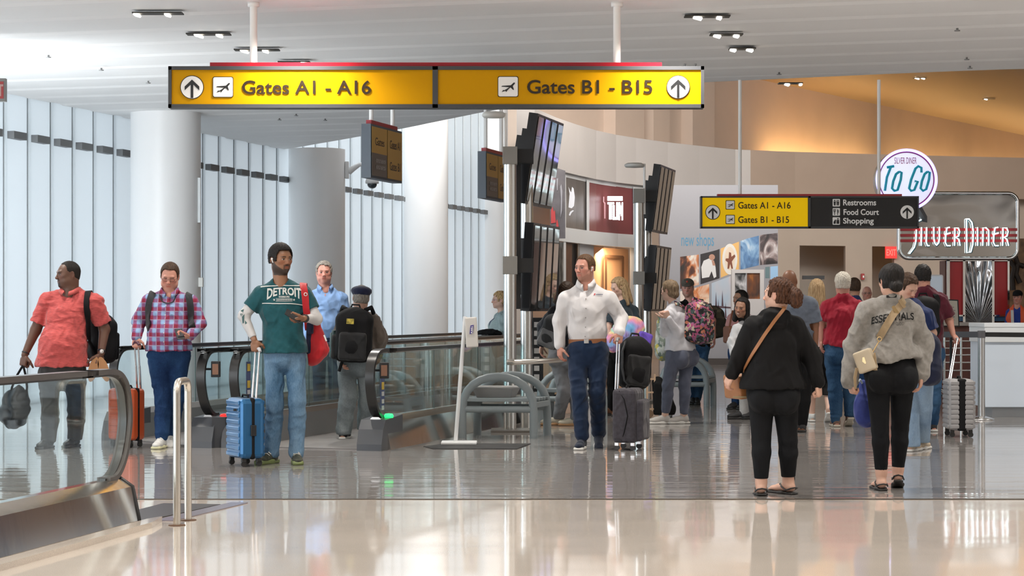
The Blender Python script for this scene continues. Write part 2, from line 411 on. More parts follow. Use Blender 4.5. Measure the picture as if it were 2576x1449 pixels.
# tall dark banner with red figures beside the left shop
b0 = W(1402, 600, 43.5)
t = thing('hanging_banner', (b0.x, b0.y, b0.z), 'tall dark banner with red shapes hanging behind the upper flight screens', 'banner')
poly_px(MB(), [(1384, 424), (1404, 424), (1422, 430), (1422, 600), (1384, 600)], 43.5, th=.05).build('cloth', mat('dark_banner_cloth', (.13, .115, .12), .6, var=.35, vs=3), t)
mb = MB()
poly_px(mb, [(1386, 530), (1390, 520), (1393, 533), (1396, 528), (1398, 560), (1386, 562)], 43.44, th=.01); poly_px(mb, [(1399, 556), (1402, 552), (1405, 566), (1406, 599), (1400, 599)], 43.44, th=.01)
mb.build('red_print', mat('red_banner_print', (.55, .06, .06), .6), t)
mb = MB()
poly_px(mb, [(1409, 470), (1412, 463), (1415, 480), (1414, 530), (1410, 548), (1411, 500)], 43.44, th=.01); poly_px(mb, [(1400, 450), (1404, 448), (1403, 478), (1401, 480)], 43.44, th=.01)
mb.build('grey_print', mat('grey_banner_print', (.33, .31, .33), .6), t)
# interiors of the shops
m_wood = mat('dark_wood_panel', (.10, .045, .03), .45, var=.3, vs=6)
m_glow = mat('lit_shop_backwall', (.72, .46, .28), .55, var=.06, vs=1)
def inside(px0, px1, z0, z1, off, m, name, th=.1):
    mb = MB(); front(mb, px0, px1, z0, z1, off, th, n=2); o = mb.build(name, m); o['kind'] = 'structure'; return o
inside(1424, 1440, 0, 2.8, .5, m_wood, 'trim_6'); inside(1440, 1455, 0, 2.8, .6, m_dark, 'trim_7'); inside(1455, 1460, 0, 2.8, .4, mat('steel_mullion', (.3, .31, .31), .4, .5), 'trim_8')
inside(1460, 1496, 0, 2.8, .6, mat('pale_shop_wall', (.48, .50, .53), .5), 'trim_9')
inside(1490, 1590, 0, 2.8, 1.6, m_glow, 'wall_shop'); inside(1588, 1642, 0, 2.8, .5, mat('pale_shop_wall', (.48, .50, .53), .5), 'trim_10')
inside(1386, 1424, 0, 2.8, .7, mat('pale_display_wall', (.50, .49, .46), .5, var=.35, vs=5), 'trim_11')
inside(1400, 1408, 0, 2.8, .55, m_dark, 'trim_12')
c_ = fac(1550, 1.0); mb = MB(); front(mb, 1528, 1533, 0, 2.6, 1.3, .06, n=1); front(mb, 1528, 1575, 2.55, 2.62, 1.3, .06, n=1); front(mb, 1572, 1577, 0, 2.6, 1.3, .06, n=1)
mb.build('trim_13', mat('brass_shop_frame', (.16, .09, .05), .4, .3))['kind'] = 'structure'
l = area('shop_light', fac(1540, .9)+Vector((0, 0, 2.7)), fac(1540, 1.6)+Vector((0, 0, .5)), 1.2, .5, 45, (1, .68, .40))
# ================================================================== "new shops" hoarding with pictures
YN = 47.7
hb = W(1822, 918, YN); hb.z = 0
t = thing('construction_hoarding', hb, 'tall pale hoarding reading new shops with a curved band of travel pictures', 'hoarding')
mb = MB(); tl = W(1660, 462, YN); tr = W(1957, 480, YN)
mb.prism([(tl.x, YN, 0), (tr.x, YN, 0), (tr.x, YN+.4, 0), (tl.x, YN+.4, 0)], (0, 0, 4.15)); mb.build('board', mat('pale_hoarding_board', (.24, .235, .25), .5), t)
mb = MB(); text_rect(mb, 'new shops', 1714, 1796, 587, 629, YN-.004, .004); mb.build('lettering', mat('blue_hoarding_letters', (.07, .20, .31), .5), t)
mb = MB(); mb.box((hb.x+.1, YN-.02, .075), (1.35, .012, .075)); mb.build('kick_strip', mat('dark_kick_strip', (.05, .04, .035), .5), t)
def top_curve(x):
    for (a, ya), (b_, yb) in zip(TC, TC[1:]):
        if a <= x <= b_: return ya+(yb-ya)*(x-a)/(b_-a)
    return TC[-1][1]
TC = [(1711, 646), (1760, 640), (1800, 630), (1840, 615), (1880, 600), (1920, 590), (1957, 586)]
BC = [(1711, 727), (1760, 716), (1810, 700), (1860, 679), (1910, 667), (1957, 663)]
def bot_curve(x):
    for (a, ya), (b_, yb) in zip(BC, BC[1:]):
        if a <= x <= b_: return ya+(yb-ya)*(x-a)/(b_-a)
    return BC[-1][1]
def pic_mat(name, stops, scale, dist=1.5):
    k = NT(name); nz = k.n('ShaderNodeTexNoise', i_Scale=scale, i_Detail=3.0, i_Distortion=dist); k.l(k.coords((1, 1, .6)), nz.inputs['Vector'])
    k.l(k.ramp(nz.outputs[0], stops), k.b.inputs['Base Color']); k.b.inputs['Roughness'].default_value = .4; return k.m
pics = [(1711, 1758, pic_mat('picture_brown_shoes', [(.35, (.02, .015, .012)), (.48, (.10, .03, .015)), (.56, (.45, .16, .06)), (.66, (.6, .55, .48))], 2.4)),
        (1762, 1810, mat('picture_dark_ground', (.022, .018, .018), .4)),
        (1813, 1859, mat('picture_ochre_ground', (.62, .36, .12), .4)),
        (1863, 1909, pic_mat('picture_blue_pattern', [(.3, (.03, .05, .09)), (.45, (.08, .17, .32)), (.6, (.20, .33, .48)), (.72, (.5, .56, .6))], 3.2)),
        (1912, 1956, pic_mat('picture_dark_crowd', [(.35, (.015, .012, .012)), (.5, (.07, .05, .05)), (.6, (.26, .2, .19)), (.7, (.5, .46, .45))], 3.6))]
for x0, x1, m in pics:
    xs = [x0+(x1-x0)*i/6 for i in range(7)]
    mb = MB(); poly_px(mb, [(x, top_curve(x)) for x in xs]+[(x, bot_curve(x)) for x in xs[::-1]], YN-.001, th=.002); mb.build('picture', m, t)
mb = MB(); poly_px(mb, [(1766, 700), (1764, 672), (1770, 656), (1784, 650), (1796, 656), (1800, 672), (1802, 696), (1796, 700), (1790, 682), (1784, 697)], YN-.004, th=.002); mb.build('picture', mat('picture_white_shirt', (.55, .54, .53), .5), t)
mb = MB(); disc_px(mb, 1791, 647, 7.5, YN-.007, th=.002); poly_px(mb, [(1790, 655), (1796, 655), (1800, 668), (1793, 668)], YN-.0065, th=.002); mb.build('picture', mat('picture_skin', (.36, .19, .13), .5), t)
mb = MB()
poly_px(mb, [(1836+19*math.cos(a*.2618), 652+39*math.sin(a*.2618)) for a in range(24)], YN-.004, th=.002); mb.build('picture', mat('picture_cup', (.60, .57, .52), .4), t)
mb = MB(); poly_px(mb, [(1836+13*math.cos(a*.2618), 650+29*math.sin(a*.2618)) for a in range(24)], YN-.007, th=.002); mb.build('picture', mat('picture_foam', (.62, .50, .38), .4), t)
mb = MB(); poly_px(mb, [(1834, 634), (1839, 636), (1840, 646), (1848, 640), (1850, 645), (1841, 658), (1844, 676), (1840, 676), (1837, 664), (1834, 676), (1830, 676), (1831, 660), (1825, 655), (1826, 650), (1833, 650)], YN-.010, th=.002); mb.build('picture', mat('picture_coffee_brown', (.16, .045, .02), .5), t)
low = [(1711, 1740, 736, 800, mat('picture_pale', (.58, .50, .44), .5)), (1744, 1784, 712, 800, pic_mat('picture_sunset_boats', [(.3, (.10, .04, .03)), (.45, (.50, .16, .05)), (.6, (.62, .48, .36))], 2.2)),
       (1790, 1838, 692, 806, pic_mat('picture_marina_sky', [(.35, (.13, .30, .46)), (.5, (.35, .40, .46)), (.6, (.55, .40, .36)), (.75, (.60, .50, .40))], .9, .3)),
       (1925, 1936, 668, 700, mat('picture_sea_green', (.10, .16, .17), .5)), (1938, 1957, 668, 704, mat('picture_sky_blue', (.26, .42, .60), .5))]
for x0, x1, y0, y1, m in low:
    mb = MB(); poly_px(mb, [(x0, bot_curve(x0)+6), (x1, bot_curve(x1)+6), (x1, y1), (x0, y1)], YN-.001, th=.002); mb.build('picture', m, t)
mb = MB()
for x, y0 in ((1801, 734), (1807, 752), (1817, 730), (1825, 760)): poly_px(mb, [(x, y0), (x+3, y0+40), (x-2, y0+40)], YN-.004, th=.002)
poly_px(mb, [(1790, 768), (1838, 772), (1838, 776), (1790, 774)], YN-.004, th=.002); mb.build('picture', mat('picture_masts', (.06, .03, .04), .5), t)
mb = MB()
for x0, x1 in ((1712, 1740), (1746, 1784)): poly_px(mb, [(x0, 870), (x1, 850), (x1, 880), (x0, 890)], YN-.01)
mb.build('picture', mat('picture_brown_low', (.17, .10, .07), .5), t)
# white-framed poster case in front of the hoarding
pb = W(1880, 905, 45.5); pb.z = 0
t = thing('poster_case', pb, 'white framed upright case with a chrome picture and a sunset picture', 'poster case')
mb = MB()
for x0, x1, y0, y1 in ((1841, 1849, 687, 925), (1912, 1922, 687, 925), (1841, 1922, 678, 687), (1849, 1912, 752, 925)): poly_px(mb, [(x0, y0), (x1, y0), (x1, y1), (x0, y1)], 45.5, th=-.15)
mb.build('frame', mat('white_case_paint', (.60, .56, .54), .5), t)
poly_px(MB(), [(1849, 687), (1877, 687), (1877, 752), (1849, 752)], 45.54).build('picture', pic_mat('picture_chrome', [(.36, (.03, .03, .03)), (.5, (.30, .29, .29)), (.62, (.62, .60, .60))], 3.0), t)
poly_px(MB(), [(1879, 687), (1912, 687), (1912, 752), (1879, 752)], 45.54).build('picture', pic_mat('picture_sunset', [(.36, (.05, .03, .025)), (.5, (.20, .07, .025)), (.6, (.60, .20, .03)), (.72, (.75, .42, .10))], 1.6), t)
# ================================================================== direction signs
m_sfr = mat('dark_grey_sign_frame', (.055, .058, .064), .45)
m_syel = mat('amber_sign_face', (.60, .295, .001), .45, spec=.12)
m_syel2 = mat('yellow_sign_face', (.60, .37, .003), .45, spec=.12, emit=.42)
m_sblk = mat('black_sign_face', (.013, .014, .016), .35)
m_red = mat('red_sign_bar', (.36, .004, .016), .35)
m_ink = mat('dark_brown_letters', (.022, .012, .004), .4)
m_wht = mat('white_sign_print', (.80, .79, .77), .4, emit=.05)
m_rod = mat('white_rod_paint', (.90, .89, .87), .4)
def arrow(x, y, r, Y, t):
    mb = MB(); disc_px(mb, x, y, r+1.8, Y, 0, .003); mb.build('disc_rim', m_ink, t)
    mb = MB(); disc_px(mb, x, y, r, Y-.004, 0, .003); mb.build('disc', m_wht, t)
    mb = MB(); k = r/29
    poly_px(mb, [(x, y-20*k), (x+19*k, y-2*k), (x+19*k, y+8*k), (x+3.3*k, y-7*k), (x+3.3*k, y+28*k), (x-3.3*k, y+28*k), (x-3.3*k, y-7*k), (x-19*k, y+8*k), (x-19*k, y-2*k)], Y-.008, 0, .003)
    mb.build('arrow', m_dark, t)
PLANE = [(-16, 14), (-12, 8), (-10, 9.5), (-4, 6), (3, 1.5), (-17, 0), (-15, -2), (7, -3.5), (14, -10), (17, -10.5), (17.2, -7.5), (12, -1.5), (15, 8), (12.5, 8), (6, 2), (-1, 8.5), (-4, 13), (-6, 13), (-5.5, 10.5), (-13, 12.5)]
def airplane(x, y, h, Y, t):
    mb = MB(); poly_px(mb, rrect(x-h-1.6, y-h-1.6, x+h+1.6, y+h+1.6, h*.2), Y, 0, .003); mb.build('pictogram_rim', m_ink, t)
    mb = MB(); poly_px(mb, rrect(x-h, y-h, x+h, y+h, h*.18), Y-.004, 0, .003); mb.build('pictogram_plate', m_wht, t)
    k = h/24.5; mb = MB(); poly_px(mb, [(x+a*k, y+b_*k) for a, b_ in PLANE], Y-.008, 0, .003); mb.build('airplane_mark', m_dark, t)
Y1 = 19.4
def board(t, x0, y0, x1, y1, Y, bw, depth, mids, faces):
    a = W(x0, y1, Y); b_ = W(x1, y0, Y); mb = MB()
    mb.box(((a.x+b_.x)/2, Y+depth/2, (a.z+b_.z)/2), ((b_.x-a.x)/2, depth/2, (b_.z-a.z)/2))
    xs = [x0]+mids+[x1]
    for (p0, p1, p2, p3) in ((x0, y0, x1, y0+bw), (x0, y1-bw, x1, y1), (x0, y0, x0+bw*.9, y1), (x1-bw*.9, y0, x1, y1)): poly_px(mb, [(p0, p1), (p2, p1), (p2, p3), (p0, p3)], Y, 0, .02)
    for m in mids: poly_px(mb, [(m-bw*.75, y0), (m+bw*.75, y0), (m+bw*.75, y1), (m-bw*.75, y1)], Y, 0, .02)
    mb.build('frame', m_sfr, t)
    for (p0, p1), m in zip(zip(xs, xs[1:]), faces): poly_px(MB(), [(p0+4, y0+bw-1), (p1-4, y0+bw-1), (p1-4, y1-bw+1), (p0+4, y1-bw+1)], Y, 0, .004).build('face', m, t)
c_ = W(1097, 271, Y1)
t = thing('overhead_sign', c_, 'long amber overhead sign for Gates A1 - A16 and Gates B1 - B15', 'sign')
board(t, 424, 167, 1771, 271.5, Y1, 9, .16, [1095], [m_syel, m_syel])
poly_px(MB(), [(528, 157), (1665, 157), (1665, 168), (528, 168)], Y1+.03, 0, -.10).build('top_bar', m_red, t)
for px in (638, 1552): MB().cyl(W(px, 168, Y1+.08), Vector((W(px, 0, Y1+.08).x, Y1+.08, ZC)), 9.3/268, n=20).lathe(Vector((W(px, 0, Y1+.08).x, Y1+.08, ZC-.05)), [(0, .0), (.055, .0), (.055, .04), (0, .04)]).build('hanging_rod', m_rod, t)
arrow(483, 219.5, 28, Y1-.008, t); arrow(1706, 219, 28, Y1-.008, t)
airplane(561, 219, 24.5, Y1-.008, t); airplane(1278, 218, 24.5, Y1-.008, t)
mb = MB(); text_rect(mb, 'Gates A1 - A16', 609, 933, 202, 237, Y1-.012, .015); mb.build('lettering', m_ink, t)
mb = MB(); text_rect(mb, 'Gates B1 - B15', 1326, 1641, 201, 236, Y1-.012, .015); mb.build('lettering', m_ink, t)
mb = MB()
for px in (1722, 1748): mb.cyl(W(px, 168, Y1+.1), W(px+2, 160, Y1+.1), .008)
mb.build('cable_clip', m_dark, t)
Y2 = 26.1
c_ = W(2036, 574, Y2)
t = thing('overhead_sign', c_, 'smaller overhead sign, yellow gates half beside a black Restrooms Food Court Shopping half', 'sign')
board(t, 1763, 493.5, 2311, 574, Y2, 4, .16, [2036], [m_syel2, m_sblk])
poly_px(MB(), [(1805, 488), (2269, 488), (2269, 494), (1805, 494)], Y2+.03, 0, -.10).build('top_bar', mat('light_red_sign_bar', (.50, .05, .06), .35), t)
for px in (1861.5, 2211): MB().cyl(W(px, 492, Y2+.08), Vector((W(px, 0, Y2+.08).x, Y2+.08, ZC)), 4.3/199, n=16).build('hanging_rod', m_rod, t)
arrow(1793, 534, 17, Y2-.008, t)
mb = MB(); disc_px(mb, 2282, 533.5, 17, Y2-.012, 0, .003); mb.build('disc', m_wht, t)
mb = MB(); k_ = 17/29; poly_px(mb, [(2282+a*k_, 533.5+b_*k_) for a, b_ in ((0, -20), (19, -2), (19, 8), (3.3, -7), (3.3, 28), (-3.3, 28), (-3.3, -7), (-19, 8), (-19, -2))], Y2-.016, 0, .003); mb.build('arrow', m_dark, t)
airplane(1837, 515.5, 10, Y2-.008, t); airplane(1837, 552, 10, Y2-.008, t)
mb = MB(); text_rect(mb, 'Gates A1 - A16', 1857, 1989, 508, 525, Y2-.012, .012); mb.build('lettering', m_ink, t)
mb = MB(); text_rect(mb, 'Gates B1 - B15', 1857, 1985, 544, 561, Y2-.012, .012); mb.build('lettering', m_ink, t)
for w_, x0, x1, y0, y1 in (('Restrooms', 2121, 2204, 502, 517), ('Food Court', 2122, 2211, 526, 541), ('Shopping', 2121, 2198, 548, 567)):
    mb = MB(); text_rect(mb, w_, x0, x1, y0, y1, Y2-.012, .02); mb.build('lettering', m_wht, t)
for y in (510, 533, 556): poly_px(MB(), rrect(2094.5, y-9.5, 2113, y+9.5, 2), Y2-.008, 0, .004).build('pictogram_plate', m_wht, t)
mb = MB(); Yq = Y2-.014
for x in (2099.5, 2108): disc_px(mb, x, 504.5, 1.6, Yq); poly_px(mb, [(x-2.5, 507), (x+2.5, 507), (x+1.5, 517), (x-1.5, 517)], Yq)
poly_px(mb, [(2103.4, 503), (2104.2, 503), (2104.2, 517), (2103.4, 517)], Yq)
for x in (2097.5, 2099.5, 2101.5): poly_px(mb, [(x-.5, 526), (x+.5, 526), (x+.5, 532), (x-.5, 532)], Yq)
poly_px(mb, [(2097, 532), (2102, 532), (2100.3, 534), (2100.3, 541), (2098.7, 541), (2098.7, 534)], Yq); poly_px(mb, [(2106.5, 526), (2109, 528), (2109.4, 535), (2108, 535), (2108, 541), (2106.5, 541)], Yq)
poly_px(mb, [(2097, 558), (2101, 552), (2103, 554), (2102, 563), (2097, 563)], Yq); poly_px(mb, [(2104.5, 553), (2111, 553), (2111, 563), (2104.5, 563)], Yq); poly_px(mb, [(2106, 549), (2109.5, 549), (2109.5, 552), (2106, 552)], Yq)
mb.build('pictograms', m_dark, t)
# two signs hung lengthways over the walkways
m_end = mat('blue_grey_end_cap', (.085, .105, .13), .5)
m_yd = mat('ochre_sign_face', (.50, .29, .06), .4); m_bd = mat('brown_sign_face', (.14, .115, .095), .4)
def side_sign(px, s, ztop, zbot, L, label):
    Y = F/s; X = (px-CX)/s; o = Vector((X, Y, 0)); e = EV
    t = thing('hanging_sign', (X, Y, zbot), label, 'sign', 'signs hung lengthways over the moving walkways')
    a = o; b_ = o+DV*L; mb = MB(); mb.bar(a+UP*(ztop+zbot)/2, b_+UP*(ztop+zbot)/2, .125, ztop-zbot); mb.build('housing', m_end, t)
    def pl(u0, u1, z0, z1, m, nm, off=.068):
        P = [o+DV*u0+e*off+UP*z0, o+DV*u1+e*off+UP*z0, o+DV*u1+e*off+UP*z1, o+DV*u0+e*off+UP*z1]
        MB().prism(P, e*.004).build(nm, m, t)
    zm = zbot+(ztop-zbot)*.47
    pl(.02, L*.49, zm, ztop-.03, m_yd, 'face'); pl(.02, L*.49, zbot+.03, zm, m_bd, 'face'); pl(L*.51, L-.02, zbot+.03, ztop-.03, m_yd, 'face')
    def tx(w_, u0, u1, z0, z1, m):
        v, f = text_mesh(w_, .01); mb = MB(); mb.raw([o+DV*(u0+(u1-u0)*a_)+e*.074+UP*(z0+(z1-z0)*c_) for a_, c_ in v], f); mb.build('lettering', m, t)
    tx('Gates', .14, L*.40, ztop-.26, ztop-.16, m_ink); mb = MB()
    for zz in (.12, .20): mb.prism([o+DV*.16+e*.074+UP*(zbot+zz), o+DV*L*.44+e*.074+UP*(zbot+zz), o+DV*L*.44+e*.074+UP*(zbot+zz+.05), o+DV*.16+e*.074+UP*(zbot+zz+.05)], e*.002)
    mb.build('worn_print', mat('dull_white_print', (.26, .23, .21), .5, var=.6, vs=60), t)
    tx('Gates A1', L*.58, L*.92, ztop-.26, ztop-.15, m_ink); tx('Gates B1', L*.58, L*.92, zbot+.14, zbot+.25, m_ink)
    mb = MB(); mb.bar(a+DV*.1+UP*(ztop+.03), b_-DV*.1+UP*(ztop+.03), .07, .05); mb.build('top_bar', m_red, t)
    zt = 4.2 if edge_y(X) > Y+L else 8.0
    for u in (.2, L-.2):
        q = o+DV*u; MB().cyl(q+UP*(ztop+.05), q+UP*zt, .028, n=14).build('hanging_rod', m_rod, t)
side_sign(921, 200, 3.63, 2.95, 1.25, 'ochre and brown hanging sign beside the security camera')
side_sign(1212, 174, 3.58, 2.90, 1.25, 'ochre and brown hanging sign half hidden by the flight screen post')
# ================================================================== security camera on the second column
s2 = 138; Yc = F/s2
cm = W(868, 428, Yc)
t = thing('security_camera', cm, 'white dome security camera on a curved arm from a column', 'camera')
m_cw = mat('white_camera_plastic', (.72, .73, .74), .35)
MB().box(W(873, 428, Yc), (.035, .08, .155), bev=.01).build('mount_plate', m_cw, t)
arm = [W(876, 432, Yc), W(888, 424, Yc), W(904, 414, Yc), W(922, 412, Yc), W(934, 416, Yc), W(936, 440, Yc)]
MB().tube(arm, [.07, .055, .04, .035, .035, .04], 14).build('arm', m_cw, t)
MB().lathe(W(936, 462, Yc), [(0, .12), (.06, .12), (.11, .09), (.125, .03), (.12, 0), (0, 0)]).build('housing', m_cw, t)
MB().lathe(W(936, 462, Yc), [(.09, 0), (.088, -.03), (.07, -.065), (.04, -.085), (0, -.092)]).build('dome', mat('smoked_dome', (.02, .035, .05), .08, coat=1), t)
# ================================================================== ceiling lights and sprinklers
m_slot = mat('dark_light_slot', (.035, .033, .028), .6); m_lamp = mat('warm_white_lamp', (1, .95, .85), .4, emit=5, ec=(1, .93, .80))
def slot(x0, x1, y, lamps, label, z=ZC, h=.05):
    s = (YH-y)/(z-H); Y = F/s; a = Vector(((x0-CX)/s, Y+TD*0, z)); b_ = Vector(((x1-CX)/s, Y-TD*0, z))
    t = thing('ceiling_light', ((a.x+b_.x)/2, Y, z-.034), label, 'light', 'slot lights in the ceiling')
    MB().bar(a-UP*.034, b_-UP*.034, .15, .012).build('slot', m_slot, t)
    for lx, lw in lamps:
        q = Vector(((lx-CX)/s, Y, z-.05)); MB().box(q, (lw/s/2, .055, .012), Matrix.Rotation(.28, 3, 'Y'), bev=.008).build('lamp', m_lamp, t)
for a_ in ((335, 460, 25, [(345, 16), (422, 14)], 'slot ceiling light nearest the upper left corner'), (470, 580, 78, [(500, 22), (552, 16)], 'slot ceiling light left of the left hanging rod of the big amber sign'),
           (590, 703, 118, [(615, 20), (668, 15)], 'slot ceiling light crossed by the left rod of the big amber sign'), (700, 780, 149, [(764, 14)], 'slot ceiling light low over the red bar of the big amber sign'),
           (1722, 1836, 32.5, [(1755, 22), (1809, 13)], 'uppermost twin lamp light in the ceiling right of the big amber sign'), (1786, 1868, 79, [(1804, 18), (1852, 14)], 'middle twin lamp light in the ceiling right of the big amber sign'),
           (1834, 1900, 115, [(1844, 15), (1886, 17)], 'lowest twin lamp light in the ceiling right of the big amber sign'), (1958, 2018, 203, [(1980, 12), (2014, 7)], 'slot light at the ceiling edge left of the right rod of the smaller sign')): slot(*a_)
slot(2297, 2330, 193.5, [(2307, 11), (2322, 9)], 'twin spot light in the warm upper ceiling above the round sign', 8.0)
slot(2473, 2503, 246, [(2480, 8)], 'single spot light in the warm upper ceiling at the right edge', 8.0)
spr = MB().lathe((0, 0, 0), [(0, -.03), (.03, -.03), (.03, -.022), (.012, -.02), (.012, 0), (0, 0)], 12).build('sprinkler', mat('grey_sprinkler', (.30, .30, .30), .4, .4))
for i, (x, y) in enumerate(((122, 132), (255, 165), (373, 198), (703, 293), (745, 282), (818, 294), (1960, 176), (2408, 64), (2432, 138), (2440, 160))):
    s = (YH-y)/(ZC-H); o = spr if i == 0 else spr.copy()
    if i: COL.objects.link(o)
    o.location = ((x-CX)/s, F/s, ZC-.028); tag(o, 'small grey sprinkler head in the slatted ceiling', 'sprinkler', 'sprinkler heads in the ceiling')
# cropped exit sign at the left edge
Ye = 22.0; c_ = W(-14, 255, Ye)
t = thing('exit_sign', c_, 'grey framed red exit sign cut off by the left edge', 'sign')
MB().box(W(-14, 226, Ye)+Vector((0, .04, 0)), (27/236, .04, 29/236)).cyl(W(-14, 198, Ye)+Vector((0, .04, 0)), Vector((W(-14, 0, Ye).x, Ye+.04, ZC)), .012).build('housing', mat('grey_sign_housing', (.23, .23, .22), .4), t)
poly_px(MB(), [(-38, 205), (9, 205), (9, 248), (-38, 248)], Ye).build('face', mat('red_exit_face', (.40, .05, .05), .4), t)
mb = MB(); text_rect(mb, 'EXIT', -36, 8, 212, 242, Ye-.006, .02); mb.build('lettering', mat('pale_exit_letters', (.5, .3, .28), .4), t)
# far exit sign and fire alarm
Ye = par_at(2242).y+.9-.09; c_ = W(2242, 652, Ye)
t = thing('exit_sign', c_, 'small glowing red exit sign over the far passage', 'sign')
MB().box(W(2242, 635, Ye)+Vector((0, .045, 0)), (.16, .045, .165)).build('housing', mat('red_exit_glow', (.45, .01, .01), .4, emit=.45, ec=(1, .03, .02)), t)
mb = MB(); text_rect(mb, 'EXIT', 2230, 2254, 627, 643, Ye-.006, .02); mb.build('lettering', mat('red_exit_letter', (.8, .12, .1), .4, emit=.5, ec=(1, .2, .15)), t)
Ya = par_at(2170).y+.88
c_ = W(2170, 704, Ya)
o = MB().box(W(2170, 696, Ya-.06), (.045, .05, .085), bev=.01).box(W(2172, 696, Ya-.12), (.018, .02, .03), mi=1).build('fire_alarm', [mat('red_alarm', (.36, .02, .02), .4), m_wht], loc=c_); tag(o, 'small red fire alarm box on the far tan wall', 'alarm')
# ================================================================== moving walkway balustrades
m_glass = None
def glass_mat():
    k = NT('balustrade_glass'); k.t.nodes.remove(k.b)
    tr = k.n('ShaderNodeBsdfTransparent'); tr.inputs[0].default_value = (.92, .965, .965, 1)
    gl = k.n('ShaderNodeBsdfGlossy'); gl.inputs['Roughness'].default_value = .02; gl.inputs[0].default_value = (.9, .95, .96, 1)
    fr = k.n('ShaderNodeLayerWeight'); fr.inputs[0].default_value = .5
    mx = k.n('ShaderNodeMixShader'); k.l(k.math('ADD', k.math('MULTIPLY', k.math('POWER', fr.outputs['Facing'], 4.0), .75), .05), mx.inputs[0]); k.l(tr.outputs[0], mx.inputs[1]); k.l(gl.outputs[0], mx.inputs[2]); k.l(mx.outputs[0], k.o.inputs[0])
    return k.m
m_glass = glass_mat()
m_rub = mat('black_rubber_handrail', (.018, .018, .018), .28)
m_ssk = mat('polished_steel_skirt', (.80, .775, .74), .14, 1, bump=.04, bs=6, bsc=(1, 1, .4), bd=.02)
m_sgr = mat('grey_steel_skirt', (.30, .29, .285), .35, .8)
def smooth_line(p, k):
    q = [p[0]]+list(p)+[p[-1]]; out = []
    for i in range(1, len(q)-2):
        for j in range(k):
            t = j/k; out.append(tuple(.5*(2*q[i][c]+(q[i+1][c]-q[i-1][c])*t+(2*q[i-1][c]-5*q[i][c]+4*q[i+1][c]-q[i+2][c])*t*t+(3*q[i][c]-q[i-1][c]-3*q[i+1][c]+q[i+2][c])*t**3) for c in (0, 1)))
    return out+[p[-1]]
